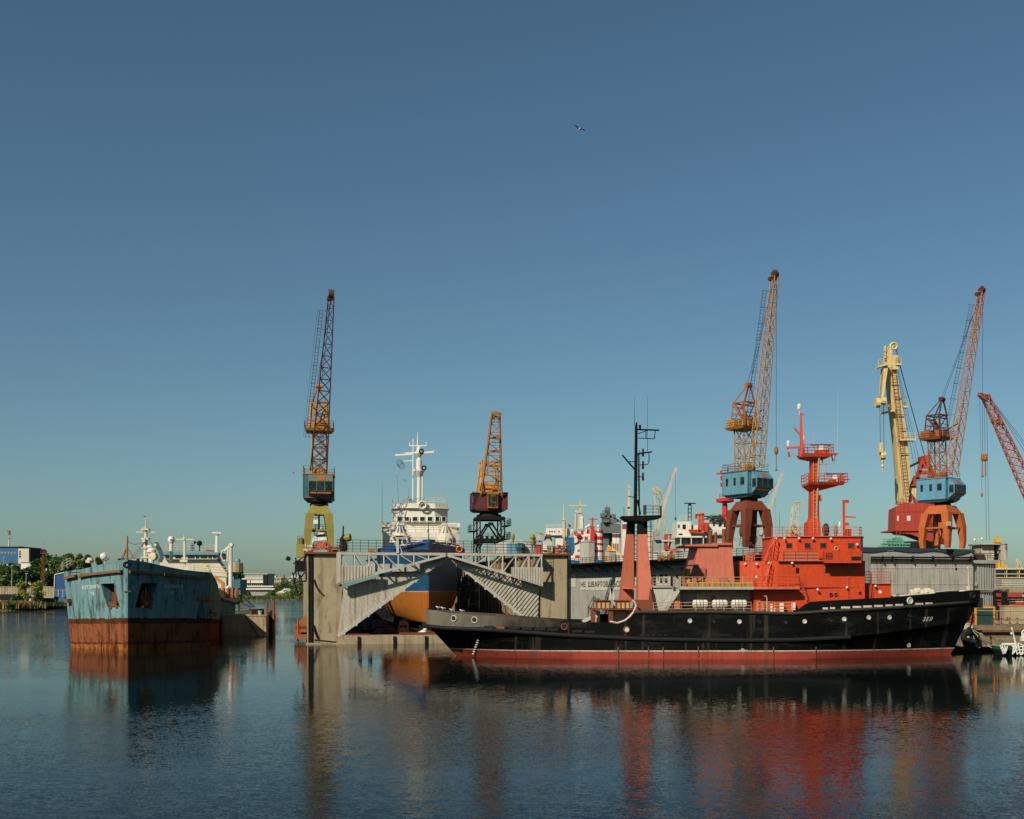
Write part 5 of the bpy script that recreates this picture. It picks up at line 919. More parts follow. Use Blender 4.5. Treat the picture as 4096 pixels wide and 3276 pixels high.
m = MB(); a = P(1190, 2182, yA); m.box(a.x - .1, yA - 1, Z(2182, yA), X(1222, yA), yA + 1, Z(2178, yA)); m.box(X(1196, yA), yA - .6, Z(2178, yA), X(1212, yA), yA + .6, Z(2152, yA)); rail(m, [P(1190, 2178, yA - 1), P(1190, 2178, yA + 1)], 1.3, 1, .04); rail(m, [P(1190, 2178, yA - 1), P(1206, 2178, yA - 1)], 1.3, 1, .04); m.bar(P(1218, 2180, yA), P(1224, 2128, yA), .5, .5); m.box(X(1190, yA), yA - 1, DZ + .24, X(1222, yA), yA + 1, Z(2182, yA)); single(m, 'cable_winch', M['olive'], 'olive cable winch on a small railed platform outside the left crane leg', 'winch')
m = MB(); m.pb(1254, 2079, 1272, 2094, yA - 2.3, .1); single(m, 'sign_board', M['cleanwhite'], 'blank white board hanging between the olive crane legs', 'sign'); m = None
yB = 175.0; crane('brown-legged crane with a faded blue cab behind the orange wheelhouse', (X(2996, yB), yB, Z(2192, yB)), 4.9, R(24), R(34), P(3099, 1105, 168), g2, hook=(Z(1786, 168), Z(1878, 168)))
yC_ = 191.0; crane('orange-brown legged crane with a bright sky blue cab on the far right dock', (X(3770, yC_), yC_, Z(2194, yC_)), 5.3, R(38), R(38), P(3926, 1168, 184), g3, hook=(Z(1815, 184), Z(1904, 184)))
m = MB(); c = V((X(3793, 187), 187, Z(2140, 187))); m.pb(3786, 2087, 3803, 2102, 186.4, .08); sg = single(m, 'crane_sign', M['cream'], 'small cream sign board on the platform between the orange-brown crane legs', 'sign'); m = MB()
for i in range(3): m.pb(3789, 2090.5 + i * 4, 3800, 2092 + i * 4, 186.38, .015)
m.build('lettering_rows', M['btext'], sg)
# old lattice crane with the maroon cab, on the far wing wall of the concrete dock
yD = 194.0; loc = V((X(1956, yD), yD, DZ + .24)); old = thing('lattice_crane', 'old crane with maroon cabin, dark braced legs and a stout ochre lattice boom', 'crane', loc, 'slewing cranes on the docks')
Md = Matrix.Translation(loc) @ Matrix.Rotation(R(9), 4, 'Z')
def dn(m, name, mat, par=old): return m.xf(Md).build(name, mat, par)
h = 2.35
for sx in (-1, 1):
    for sy in (-1, 1):
        m = MB(); x, y = sx * (h - .2), sy * (h - .2)
        for a, c in ((-.3, -.3), (.3, -.3), (.3, .3), (-.3, .3)): m.bar((x + a, y + c, 0), (x + a, y + c, 7.6), .14)
        for k in range(6): m.bar((x - .3, y - .3, k * 1.25), (x + .3, y - .3, k * 1.25 + 1.2), .1); m.bar((x - .3, y + .3, k * 1.25 + 1.2), (x - .3, y - .3, k * 1.25), .1); m.bar((x + .3, y - .3, k * 1.25), (x + .3, y + .3, k * 1.25 + 1.2), .1)
        dn(m, 'leg', M['dark'])
m = MB()
for sy in (-h + .1, h - .1):
    m.bar((-h, sy, 3.6), (h, sy, 3.6), .3, .6); m.bar((-h, sy, 7.5), (h, sy, 7.5), .35, .6); m.bar((-h + .3, sy, 3.8), (-.2, sy, 6.6), .28); m.bar((h - .3, sy, 3.8), (.2, sy, 6.6), .28); m.bar((-h, sy, 3.2), (-h + 1.2, sy, 3.6), .3); m.bar((-h + .2, sy, 2.2), (-h + 1.2, sy, 3.5), .25); m.bar((h - .2, sy, 2.2), (h - 1.2, sy, 3.5), .25); m.bar((-.4, sy, 6.5), (.4, sy, 6.5), .9, .5)
m.bar((-h, -h, 7.5), (-h, h, 7.5), .3, .5); m.bar((h, -h, 7.5), (h, h, 7.5), .3, .5); m.box(-h, -h, 3.85, h, h, 3.95); dn(m, 'portal_frame', M['dark'])
m = MB(); rail(m, [(-h - 1.1, -h - .2, 5.3), (-h - 1.1, h, 5.3)], 1.1, 1.1, .04); rail(m, [(h, -h - .1, 3.95), (h + 1.1, -h - .1, 3.95), (h + 1.1, h, 3.95)], 1.1, 1, .04); rail(m, [(h, -h - .1, 6.3), (h + 1.2, -h - .1, 6.3), (h + 1.2, h, 6.3)], 1.1, 1, .04); rail(m, [(-h, -h - .1, 3.95), (h, -h - .1, 3.95)], .9, 1, .03); m.box(-h - 1.2, -h - .2, 5.2, -h, h, 5.3); m.box(h, -h - .2, 6.2, h + 1.2, h, 6.3); m.box(h, -h - .2, 3.85, h + 1.1, h, 3.95)
for k in range(5): m.box(-1.8 + k * .9, -h - .15, 3.95, -1.3 + k * .9, -h + .3, 4.4)
dn(m, 'gangway', M['dark'])
m = MB(); m.lathe((0, 0, 7.7), [(2.2, 0), (2.2, .5), (1.7, .6), (1.7, 1.0), (2.3, 1.1), (2.3, 1.25)], 16); dn(m, 'turntable', M['rubber'])
m = MB(); m.loft([[(-2.4, -2.3, 8.75), (2.4, -2.3, 8.75), (2.4, 3.4, 8.75), (-2.4, 3.4, 8.75)], [(-3.0, -2.4, 9.1), (3.0, -2.4, 9.1), (3.0, 3.6, 9.1), (-3.0, 3.6, 9.1)], [(-3.0, -2.4, 11.9), (3.0, -2.4, 11.9), (3.0, 3.6, 11.9), (-3.0, 3.6, 11.9)]]); hs = dn(m, 'machinery_house', M['maroon'])
m = MB(); m.prism([(-3.2, -2.6, 11.9), (3.2, -2.6, 11.9), (3.2, 3.8, 12.1), (-3.2, 3.8, 12.1)], (0, 0, .14)); dn(m, 'house_roof', M['lgrey'], hs)
m = MB(); m.box(-.65, -3.2, 9.2, 1.15, -2.4, 11.6); m.prism([(-.8, -3.35, 11.55), (1.3, -3.35, 11.55), (1.3, -2.4, 12.0), (-.8, -2.4, 12.0)], (0, 0, .1)); cab = dn(m, 'operator_cab', M['dochre'])
for x0, x1, z0, z1 in ((-.55, -.1, 9.5, 11.4), (-.02, .72, 10.3, 11.3), (.78, 1.08, 9.5, 11.4), (-.02, .72, 9.4, 10.2)): m = MB(); m.box(x0, -3.22, z0, x1, -3.2, z1); dn(m, 'window', M['glass'], cab)
m = MB(); m.box(-3.03, -1.6, 10.2, -3.0, -.9, 11.4); dn(m, 'window', M['glass'], hs)
m = MB()
for sx in (-1, 1): m.bar((sx * 1.6, -1.0, 12.1), (sx * 1.35, -.6, 18), .22); m.bar((sx * 1.9, 2.6, 12.1), (sx * 1.3, 2.4, 17.6), .2); m.bar((sx * 1.3, 2.4, 17.6), (sx * 1.35, -.6, 17.6), .16); m.bar((sx * 1.9, 2.6, 12.1), (sx * 1.35, -.6, 17.6), .12); m.bar((sx * 1.6, -1, 15), (sx * 1.6, 2.5, 15), .14)
for z in (13.4, 15, 16.4, 17.6): m.bar((-1.5, -.9, z), (1.5, -.9, z), .16); m.bar((-1.6, 2.5, z), (1.6, 2.5, z), .16)
m.box(-1.7, -.2, 12.1, 1.5, 2.0, 13.8); m.box(.9, -1.2, 12.6, 1.6, -.4, 13.8); dn(m, 'winch_tower', paint('bright_ochre_paint', (204, 138, 58), .3, .6))
ch = MB(); br = MB(); lattice(ch, br, P(1965, 1972, yD - 2), P(1984, 1652, yD - 9), 3.6, 1.3, (1, .1, 0), 8, .17, .06, 1.6, 1.2, False); o = len(ch.v); ch.v += br.v; ch.f += [[i + o for i in f] for f in br.f]
a0, b0 = P(1965, 1972, yD - 2), P(1984, 1652, yD - 9)
for t in (.35, .53, .7): c = a0 + (b0 - a0) * t; ch.cb(c, 3.6 - 2.2 * t, .5, .35)
boom = ch.build('boom', M['ochre'], old)
m = MB(); tp = P(1986, 1656, yD - 9); m.lathe(tp - V((.7, 0, .4)), [(.5, 0), (.5, .4), (.2, .4), (.2, 1.0), (.5, 1.0), (.5, 1.4)], 10, (1, 0, 0)); m.cb(tp + V((0, 0, .1)), 1.7, .7, .25); m.cb(P(1993, 1750, yD - 7.6), .8, .5, .6); m.build('sheave_head', M['dochre'], boom)
m = MB(); m.tube(P(1960, 1690, yD - 8), P(1950, 1900, yD), .04, n=4); m.build('luffing_rope', M['wire'], old)
# big red slewing crane with the pale yellow boom, on the quay behind
yE = 236.0; red = thing('harbour_crane', 'big faded red crane with a pale yellow box boom behind the far right dock', 'crane', (X(3680, yE), yE, 3.0))
e = lambda x, y, d=yE: P(x, y, d)
m = MB(); m.prism([e(3580, 2122), e(3584, 2028), e(3612, 2014), e(3700, 2012), e(3790, 2020), e(3790, 2122)], (1.5, 9, 0)); m.prism([e(3584, 2120, yE + .3), e(3790, 2120, yE + .3), e(3790, 2172, yE + .3), e(3722, 2166, yE + .3), e(3640, 2136, yE + .3), e(3596, 2132, yE + .3)], (1.5, 8, 0)); hs = m.build('machinery_house', M['redhouse'], red)
m = MB(); m.pb(3578, 2118, 3792, 2124, yE - .1, 9); m.pb(3580, 2045, 3792, 2048, yE - .06, .06); [m.pb(x, 2048, x + 1.2, 2118, yE - .06, .06) for x in (3600, 3660, 3680, 3715, 3745)]; m.build('house_trim', M['redhouse'], hs)
for a, c in ((3589, 3595), (3628, 3642)): m = MB(); m.pb(a, 2063, c, 2083, yE - .08, .08); m.build('window', M['lamp'], hs)
m = MB(); m.lathe((X(3690, yE), yE + 4, 3.0), [(6.5, 0), (6.0, 1.0), (4.5, 4.5), (4.2, 8), (4.6, Z(2165, yE) - 3)], 16); m.build('pedestal', M['dark'], red)
m = MB(); ladder(m, e(3596, 2120, yE - .2), e(3588, 2160, yE - .2), .8, (1, 0, 0), .5, .06); m.bar(e(3581, 2010), e(3640, 2013), .15); rail(m, [e(3590, 2028), e(3615, 2014)], 1.2, 1.2, .05); m.build('ladder', M['redhouse'], red)
m = MB(); n = lambda pts, dep: m.prism([e(*p) for p in pts], (0, dep, 0))
for dy in (0, 3.2):
    for a, c in (((3664, 1925), (3692, 1835)), ((3734, 1900), (3700, 1835)), ((3664, 1925), (3664, 2012)), ((3600, 2012), (3650, 1940)), ((3650, 1940), (3664, 1905)), ((3636, 2008), (3664, 1945)), ((3734, 1900), (3740, 2012))): m.bar(e(*a, yE + 2 + dy), e(*c, yE + 2 + dy), .9, .8)
for a, c in (((3672, 1890), (3722, 1890)), ((3668, 1918), (3732, 1918)), ((3684, 1866), (3710, 1866))): m.bar(e(*a, yE + 2), e(*c, yE + 2), .9, .8)
m.cb(e(3696, 1838, yE + 4), 1.2, 4.2, 1.4); m.pb(3622, 1936, 3664, 1944, yE + 1, 4); m.pb(3664, 1940, 3735, 2012, yE + 5, .5); m.build('gantry', M['redhouse'], red)
m = MB(); m.prism([e(3636, 1952, yE + 1.5), e(3664, 1948, yE + 1.5), e(3672, 2006, yE + 1.5), e(3648, 1975, yE + 1.5)], (0, 1, 0)); m.build('counterweight_arm', M['yellowboom'], red)
def bxs(cx, y, w, d, dep): return [V((X(cx - w / 2, d), d, Z(y, d))), V((X(cx + w / 2, d), d, Z(y, d))), V((X(cx + w / 2, d), d + dep, Z(y, d))), V((X(cx - w / 2, d), d + dep, Z(y, d)))]
m = MB(); m.loft([bxs(3615, 2015, 36, yE + 1, 2.4), bxs(3619, 1900, 48, yE, 2.6), bxs(3606, 1750, 46, yE - 1, 2.6), bxs(3585, 1600, 42, yE - 2, 2.4), bxs(3569, 1477, 34, yE - 3, 2.2), bxs(3560, 1440, 30, yE - 3, 2), bxs(3557, 1415, 22, yE - 3, 1.6), bxs(3570, 1372, 10, yE - 3, 1.2)]); boom = m.build('boom', M['yellowboom'], red)
m = MB(); m.loft([bxs(3543, 1470, 18, yE - 4.5, 1.6), bxs(3534, 1540, 16, yE - 5, 1.4), bxs(3525, 1610, 10, yE - 5.5, 1)]); m.lathe(e(3517, 1612, yE - 6) - V((.8, 0, 0)), [(1.0, 0), (1.0, .9)], 10, (1, 0, 0)); m.lathe(e(3541, 1605, yE - 5) - V((.8, 0, 0)), [(.8, 0), (.8, .8)], 10, (1, 0, 0)); m.build('jib', M['yellowboom'], boom)
m = MB()
for x0, x1, y, d, dep in ((3513, 3558, 1466, yE - 5, 2), (3582, 3606, 1460, yE - 4, 2), (3527, 3580, 1652, yE - 3, 1.6), (3600, 3633, 1630, yE - 1, 1.4), (3600, 3662, 1762, yE - 2, 1.8)):
    a, b_ = e(x0, y + (4 if x0 < 3540 else 0), d), e(x1, y - (8 if x0 < 3540 else 0), d); m = MB(); m.hexa([a, b_, b_ + V((0, dep, 0)), a + V((0, dep, 0))], [q + V((0, 0, .4)) for q in (a, b_, b_ + V((0, dep, 0)), a + V((0, dep, 0)))]); rail(m, [a + V((0, 0, .4)), b_ + V((0, 0, .4))], 1.2, 1.2, .05); m.build('service_platform', M['yellowboom'], boom)
m = MB()
for y in (1470, 1432, 1405): m.pb(3538, y - 22, 3544, y, yE - 3.6, .6)
m.cb(e(3577, 1452, yE - 3), 1.2, 1.5, 3); m.ring(e(3576, 1385, yE - 3), .7, .25, (0, 1, 0)); m.bar(e(3545, 1400, yE - 3), e(3560, 1382, yE - 3), .2); m.build('head_fitting', M['yellowboom'], boom)
m = MB(); ladder(m, e(3624, 1985, yE - .7), e(3575, 1490, yE - 3.4), .9, (1, 0, 0), .7, .07); [m.bar(e(x, y, d - .4), e(x + w, y - 1, d - .4), .14) for x, y, w, d in ((3580, 1590, 34, yE - 2), (3592, 1660, 34, yE - 1.6), (3600, 1714, 34, yE - 1.4), (3604, 1815, 30, yE - .5), (3562, 1530, 30, yE - 2.7))]; m.build('boom_ladder', M['rustpaint'], boom)
m = MB(); m.path([e(3584, 1396, yE - 3), e(3602, 1470, yE - 1.5), e(3702, 1835, yE + 4)], .1, 5)
for i, x in enumerate((3664, 3676, 3686)): m.tube(e(3583 + i * 3, 1470, yE - 2), e(x, 1900 - i * 10, yE + 3), .04, n=4)
m.tube(e(3626, 1873, yE), e(3690, 1840, yE + 3), .25, n=6); m.build('stay_rope', M['wire'], red)
m = MB()
for x, x2, d in ((3519, 3522, yE - 6), (3534, 3536, yE - 5)): m.tube(e(x, 1612, d), e(x2, 1815, d), .06, n=4)
m.tube(e(3530, 1470, yE - 5), e(3518, 1600, yE - 6), .05, n=4); m.build('hoist_rope', M['wire'], red)
m = MB(); c = e(3530, 1822, yE - 5.5); m.lathe(c - V((.5, 0, 0)), [(.9, 0), (1.0, .3), (.9, 1.0)], 10, (1, 0, 0)); m.cb(e(3523, 1790, yE - 6), .8, .6, 2.0); m.tube(c, e(3530, 1888, yE - 5.5), .15); [m.ball(e(3530, y, yE - 5.5), .35, 6) for y in (1845, 1865)]; m.build('hook_block', M['yellowboom'], red)
# lattice crane reaching in from the right edge
yF = 182.0; rc = thing('lattice_crane', 'pinkish lattice crane whose jib leans in from the right edge of the photo', 'crane', (X(4230, yF), yF, 3), 'slewing cranes on the docks')
ch = MB(); br = MB(); lattice(ch, br, P(4195, 2130, yF), P(3944, 1590, yF - 4), 2.6, 1.0, (1, 0, .2), 17, .11, .055, 1.4, .9); lattice(ch, br, P(3946, 1594, yF - 4), P(3914, 1575, yF - 5), .9, .4, (.3, 0, 1), 2, .1, .05); o = len(ch.v); ch.v += br.v; ch.f += [[i + o for i in f] for f in br.f]; bm_ = ch.build('boom', paint('pinkish_boom_paint', (186, 112, 96), .3, .6), rc)
m = MB(); m.lathe(P(3946, 1588, yF - 4) - V((.4, 0, 0)), [(.5, 0), (.5, .9)], 9, (1, 0, 0)); [m.cb(P(x, y, yF - 3), 1.0, .8, .4) for x, y in ((3978, 1684), (4000, 1694))]; m.bar(P(3974, 1684, yF - 3.5), P(4008, 1694, yF - 3.5), .3); m.build('sheave_head', M['dochre'], bm_)
m = MB(); [m.tube(P(3958, 1588, yF - 4), P(x, 1900, yF + 3), .04, n=4) for x in (4160, 4180, 4200)]; [m.tube(P(x, y, yF - 4.5), P(x2, 2160, yF - 4.5), .03, n=4) for x, y, x2 in ((3937, 1600, 3946), (3946, 1600, 3957))]; m.tube(P(3918, 1580, yF - 4.8), P(3928, 1980, yF - 4.8), .025, n=4); m.build('hoist_rope', M['wire'], rc)
m = MB(); m.lathe(P(3941, 1826, yF - 4.5), [(.05, .6), (.38, .2), (.42, -.5), (.1, -.8)], 8); m.tube(P(3941, 1840, yF - 4.5), P(3942, 1905, yF - 4.5), .12); m.cb(P(3928, 1980, yF - 4.8), .25, .25, .6); m.build('hook_block', M['dochre'], rc)
m = MB(); c = V((X(4230, yF), yF, 0)); m.box(c.x - 3, yF - 3, Z(2140, yF), c.x + 3, yF + 4, Z(2040, yF)); m.build('machinery_house', M['skyblue'], rc)
for sx in (-1, 1):
    for sy in (-1, 1): m = MB(); m.bar((c.x + sx * 2.2, yF + sy * 2.2, Z(2140, yF)), (c.x + sx * 2.8, yF + sy * 2.8, 3), .8); m.build('leg', M['orabrown'], rc)
# ================= grey steel docks behind, ships beyond, quay at the right =================
O1 = V((12.6, 234, 0)); D1 = V((.404, -.915, 0)); N1 = V((-.915, -.404, 0)); T1 = 12.3
def G(t, n, z): return O1 + D1 * t + N1 * n + V((0, 0, z))
def gq(px, py, n=0): return on(px, py, O1 + N1 * n, D1)
dk = thing('floating_dock', 'long grey steel floating dock with a painted warning, receding behind the tug', 'floating dock', tuple(G(40, -2, 0)))
def gbox(m, t0, n0, z0, t1, n1, z1): return m.hexa([G(t0, n0, z0), G(t1, n0, z0), G(t1, n1, z0), G(t0, n1, z0)], [G(t0, n0, z1), G(t1, n0, z1), G(t1, n1, z1), G(t0, n1, z1)])
m = MB(); gbox(m, -30, -4.2, -2, 86, 0, T1); m.build('wing_wall', M['g2'], dk); GB = m.bvh()
m = MB(); gbox(m, -30, -9, -2, 80, -4.2, 1.2); m.build('pontoon', M['g2'], dk)
m = MB(); gbox(m, -30, -.1, T1, 86, 3.4, T1 + .25); m.build('overhang_walkway', M['dark'], dk)
m = MB(); [m.bar(G(t, .02, T1 - 1.6), G(t, 2.9, T1), .15) for t in range(-28, 86, 4)]; m.build('bracket', M['dark'], dk)
m = MB(); rail(m, [G(-30, 3.05, T1 + .25), G(86, 3.05, T1 + .25)], 1.1, 1.7, .045); m.build('walkway_rail', M['darkrail'], dk)
m = MB(); q = [gq(2321, 2315, .03), gq(2550, 2307, .03), gq(2550, 2360, .03), gq(2321, 2360, .03)]; m.prism(q, N1 * .03); m.prism([gq(2284, 2299, .03), gq(2303, 2297, .03), gq(2303, 2348, .03), gq(2284, 2348, .03)], N1 * .03); m.prism([gq(2603, 2293, .03), gq(2682, 2289, .03), gq(2682, 2342, .03), gq(2603, 2342, .03)], N1 * .03); m.build('painted_panel', paint('worn_white_panel', (188, 188, 172), .3, .6), dk); PB = m.bvh()
lettering('lettering', 'НЕ  ШВАРТОВАТЬСЯ', [(2323, 2348), (2486, 2347.5), (2486, 2323), (2323, 2327)], PB, M['btext'], dk, off=.04)
m = MB()
for x0, x1, y0, y1 in ((2606, 2624, 2300, 2340), (2640, 2651, 2297, 2307), (2659, 2669, 2296, 2306), (2640, 2650, 2313, 2333), (2659, 2670, 2313, 2333), (2631, 2635, 2303, 2318), (2654, 2656, 2312, 2320)): m.prism([gq(x0, y0, .08), gq(x1, y0, .08), gq(x1, y1, .08), gq(x0, y1, .08)], N1 * .02)
m.build('dark_panel', M['btext'], dk)
m = MB(); random.seed(4)
for x, y1 in ((2366, 2292), (2395, 2300), (2408, 2300), (2425, 2290)): m.path([gq(x, 2257, 1.95), gq(x + 2, (2257 + y1) / 2, .9), gq(x + 6, y1, .12)], .05, 4)
m.build('hanging_hose', M['rubber'], dk)
# gear standing on its deck
for x, y0, x1, mt, nm, lab in ((2432, 2206, 2448, 'lgrey', 'mooring_reel', 'pale winch on the grey dock deck below the yellow deck crane'), (2330, 2170, 2366, 'lgrey', 'deck_cabin', 'pale grey deck cabin beside the red mast on the far dock'), (2588, 2210, 2620, 'white', 'pump_house', 'low white pump house right of the black-topped mast'), (2700, 2205, 2716, 'lgrey', 'vent_trunk', 'grey vent trunk on the far dock deck left of the funnel visor')):
    a = gq((x + x1) / 2, 2245, -1.5); m = MB(); t = (a - O1).dot(D1); w = abs((gq(x1, 2245, -1.5) - gq(x, 2245, -1.5)).dot(D1)) / 2; zt = Z(y0, a.y); gbox(m, t - w, -2.2, T1, t + w, -.8, zt); gbox(m, t - w - .1, -2.3, zt, t + w + .1, -.7, zt + .12); gbox(m, t - w * .4, -.8, T1 + .3, t + w * .1, -.75, T1 + .3 + (zt - T1) * .6); single(m, nm, M[mt], lab, nm.replace('_', ' '))
def pth(name, lab, cat, px, py, D, group=None): return thing(name, lab, cat, tuple(P(px, py, D)), group)
a = gq(2450, 2250, -2); yc = pth('deck_crane', 'small yellow crane folded on the grey dock, left of the red mast legs', 'deck crane', 2450, 2250, a.y); d = a.y
m = MB(); m.bar(P(2432, 2250, d), P(2436, 2188, d), 1.0, .9); m.pb(2422, 2222, 2446, 2250, d - 1, 2); m.build('pedestal', M['yellow'], yc)
m = MB(); m.bar(P(2430, 2186, d), P(2480, 2222, d), .8, .7); m.bar(P(2478, 2222, d), P(2440, 2214, d), .5); m.build('arm', M['yellowboom'], yc)
m = MB(); [m.prism([P(2444 + k * 8, 2174, d + 3), P(2450 + k * 8, 2174, d + 3), P(2450 + k * 8, 2208, d + 3), P(2444 + k * 8, 2208, d + 3)], (0, .2, 0)) for k in range(4)]; single(m, 'hatch_cover', M['dochre'], 'striped ochre panel standing behind the small yellow deck crane', 'panel')
m = MB(); [m.lathe(P(x, y, d + 40 - x / 90) - V((.6, 0, 0)), [(.5, 0), (.5, .2), (.3, .2), (.3, .7), (.5, .7), (.5, .9)], 10, (1, .2, 0)) for x, y, d in ((2650, 2234, 170), (2690, 2228, 166))]; single(m, 'cable_drum', M['dochre'], 'ochre cable drums on the far dock beyond the mast', 'cable drums', None)
m = MB(); gg = gq(2700, 2232, -1.2).y; m.pb(2690, 2210, 2698, 2232, gg, .8); m.ring(P(2699, 2216, gg), .8, .2, (0, -1, 0)); m.bar(P(2666, 2232, gg), P(2700, 2218, gg), .25); single(m, 'valve_station', M['red'], 'small red valve stand on the far dock deck', 'valve')
# second grey dock, right
y2 = 188.0; gd = thing('floating_dock', 'tall ribbed grey steel dock wall topped with dark canvas, behind the tug bow', 'floating dock', (X(3640, y2), y2 + 8, 0))
zt = Z(2202, y2); xl, xr = X(3290, 186), X(3893, 190)
def H(x, y, D): return P(x, y, D)
yy = lambda x: 186.6 + (x - 3290) / 603 * 3.4
wl = lambda m, x0, y0, x1, y1, pr, th=.2: m.hexa([H(x0, y1, yy(x0) - pr), H(x1, y1, yy(x1) - pr), H(x1, y1, yy(x1) - pr) + V((0, th, 0)), H(x0, y1, yy(x0) - pr) + V((0, th, 0))], [H(x0, y0, yy(x0) - pr), H(x1, y0, yy(x1) - pr), H(x1, y0, yy(x1) - pr) + V((0, th, 0)), H(x0, y0, yy(x0) - pr) + V((0, th, 0))])
m = MB(); m.hexa([H(3290, 2560, 186.6), H(3893, 2560, 190), H(3893, 2560, 205), H(3290, 2560, 205)], [V((p.x, p.y, zt)) for p in (H(3290, 2560, 186.6), H(3893, 2560, 190), H(3893, 2560, 205), H(3290, 2560, 205))]); m.build('wing_wall', M['g2'], gd)
m = MB(); random.seed(8)
for i in range(68): x = 3298 + i * 8.75 + random.uniform(-1, 1); wl(m, x, 2240, x + 1.1, 2430, .035, .1)
wl(m, 3290, 2271, 3893, 2274, .09, .1); wl(m, 3290, 2336, 3893, 2338, .08, .1); m.build('wall_rib', M['corr'], gd)
m = MB(); wl(m, 3290, 2206, 3893, 2227, .25, .3); wl(m, 3290, 2236, 3893, 2240, .5, .5); m.build('wall_coping', M['grey'], gd)
m = MB(); pts = [(3440 + i * 18.5, 2205 + 4 * math.sin(i * .7) + (3 if i > 12 else 0) + (i > 18) * 9 * math.sin((i - 18) * .5)) for i in range(25)]
m.loft([[H(x, y, yy(x) - .55), H(x, 2188 + (x - 3440) * .021, yy(x) - .5), H(x, 2188 + (x - 3440) * .021, yy(x) - .35), H(x, y, yy(x) - .4)] for x, y in pts] + [[H(3899, 2222, 189.4), H(3900, 2199, 189.4), H(3900, 2199, 189.5), H(3899, 2222, 189.5)]]); m.build('canvas_screen', M['tar'], gd)
m = MB(); m.path([H(3440, 2229, yy(3440) - .9), H(3893, 2231, yy(3893) - .9)], .16, 6); m.path([H(3440, 2235, yy(3440) - .8), H(3893, 2239, yy(3893) - .8)], .1, 6); [m.pb(x, 2224, x + 3, 2246, yy(x) - 1.0, .9) for x in (3445, 3533, 3573, 3654, 3735, 3816, 3886)]; m.build('service_pipe', M['dark'], gd)
m = MB(); m.hexa([H(3893, 2560, 191), H(3986, 2560, 191.5), H(3986, 2560, 205), H(3893, 2560, 205)], [H(3893, 2248, 191), H(3982, 2250, 191.5), H(3982, 2250, 205), H(3893, 2248, 205)]); m.build('end_tower', M['g2'], gd)
m = MB(); m.hexa([H(3896, 2253, 190.4), H(3984, 2255, 190.6), H(3984, 2255, 192), H(3896, 2253, 192)], [H(3896, 2240, 190.4), H(4006, 2240, 190.6), H(4006, 2240, 192), H(3896, 2240, 192)]); m.pb(3900, 2358, 3982, 2361, 190.6, .5); m.pb(3902, 2366, 3982, 2368, 190.7, .4); [m.pb(x, 2255, x + .8, 2480, 190.85, .1) for x in (3905, 3915, 3925, 3935, 3945, 3954, 3963, 3972)]; m.pb(3900, 2328, 3908, 2344, 190.6, .4); m.build('end_trim', M['grey'], gd)
m = MB(); rail(m, [H(3896, 2240, 190.5), H(3978, 2240, 190.6)], 1.15, 1.3, .05); m.build('deck_rail', M['darkrail'], gd); m = MB(); rail(m, [H(3880, 2200, 192), H(3888, 2200, 192)], .8, 1, .04); m.build('deck_rail', M['darkrail'], gd)
m = MB(); wl(m, 3822, 2270, 3828, 2278, .2, .15); m.build('wall_fitting', M['dark'], gd)
kk = thing('winch_cabin', 'rust-stained grey winch cabin overhanging the right end of the ribbed dock', 'cabin', tuple(H(3978, 2240, 191)))
m = MB(); m.pb(3925, 2177, 3976, 2240, 192, 4); m.pb(4004, 2176, 4031, 2240, 190.8, 4); m.pb(3925, 2174, 4031, 2178, 190.8, 5.5); m.pb(3976, 2180, 4004, 2240, 194.5, .3); m.build('cabin_shell', M['corr'], kk)
m = MB(); m.pb(3975, 2200, 4005, 2204, 190.9, .3); m.lathe(H(3990, 2226, 192.5) - V((.5, 0, 0)), [(.7, 0), (.7, 1)], 9, (1, .3, .2)); m.bar(H(3980, 2238, 191.5), H(3998, 2214, 192.5), .5); m.pb(3978, 2182, 4003, 2196, 193, 1); m.build('winch', M['dark'], kk)
m = MB(); m.pb(3905, 2220, 3940, 2240, 191.2, 1.5); m.pb(3908, 2216, 3938, 2220, 191.3, 1.2); single(m, 'winch_box', M['boomred'], 'dark red winch box behind the rail left of the overhanging cabin', 'winch')
# green slewing base gear left of the crane
m = MB(); m.pb(3545, 2172, 3642, 2178, 192, 3); m.pb(3562, 2160, 3616, 2172, 192.5, 2); m.pb(3585, 2150, 3610, 2160, 193, 2)
for k in range(6): m.pb(3560 + k * 12, 2178, 3566 + k * 12, 2190, 192.2, 1)
rail(m, [H(3533, 2184, 192), H(3600, 2184, 192)], 1.2, 1.2, .05); m.pb(3533, 2184, 3640, 2188, 191.8, 3.2); single(m, 'deck_machinery', M['green'], 'sea green deck machinery and platform beneath the faded red crane', 'machinery')
# ---- ships beyond the docks
def simple_hull(root, x0, x1, ytop, D, beam, mat, bow=1):
    a, b_ = X(x0, D), X(x1, D); zt_ = Z(ytop, D); L_ = b_ - a; rr = []
    for z, f in ((-1.5, .75), (0, .9), (zt_, 1.0)):
        pl = []
        for t, w in ((0, .7), (.08, .95), (.5, 1), (.8, .85), (.93, .5), (1.0, .06)): pl.append((t, w * f))
        rr.append([(a + (L_ * t if bow > 0 else L_ * (1 - t)), D + beam / 2 - beam / 2 * w, z) for t, w in pl] + [(a + (L_ * t if bow > 0 else L_ * (1 - t)), D + beam / 2 + beam / 2 * w, z) for t, w in reversed(pl)])
    return MB().loft(rr).build('hull', mat, root)
d = 320.0; s1 = pth('research_ship', 'white ship with red-and-white checked upperworks and a striped funnel, beyond the grey dock', 'ship', 2300, 2458, d); s1.location.z = 0; ORG[s1].z = 0
simple_hull(s1, 2160, 2440, 2240, d, 18, M['dblue'], -1)
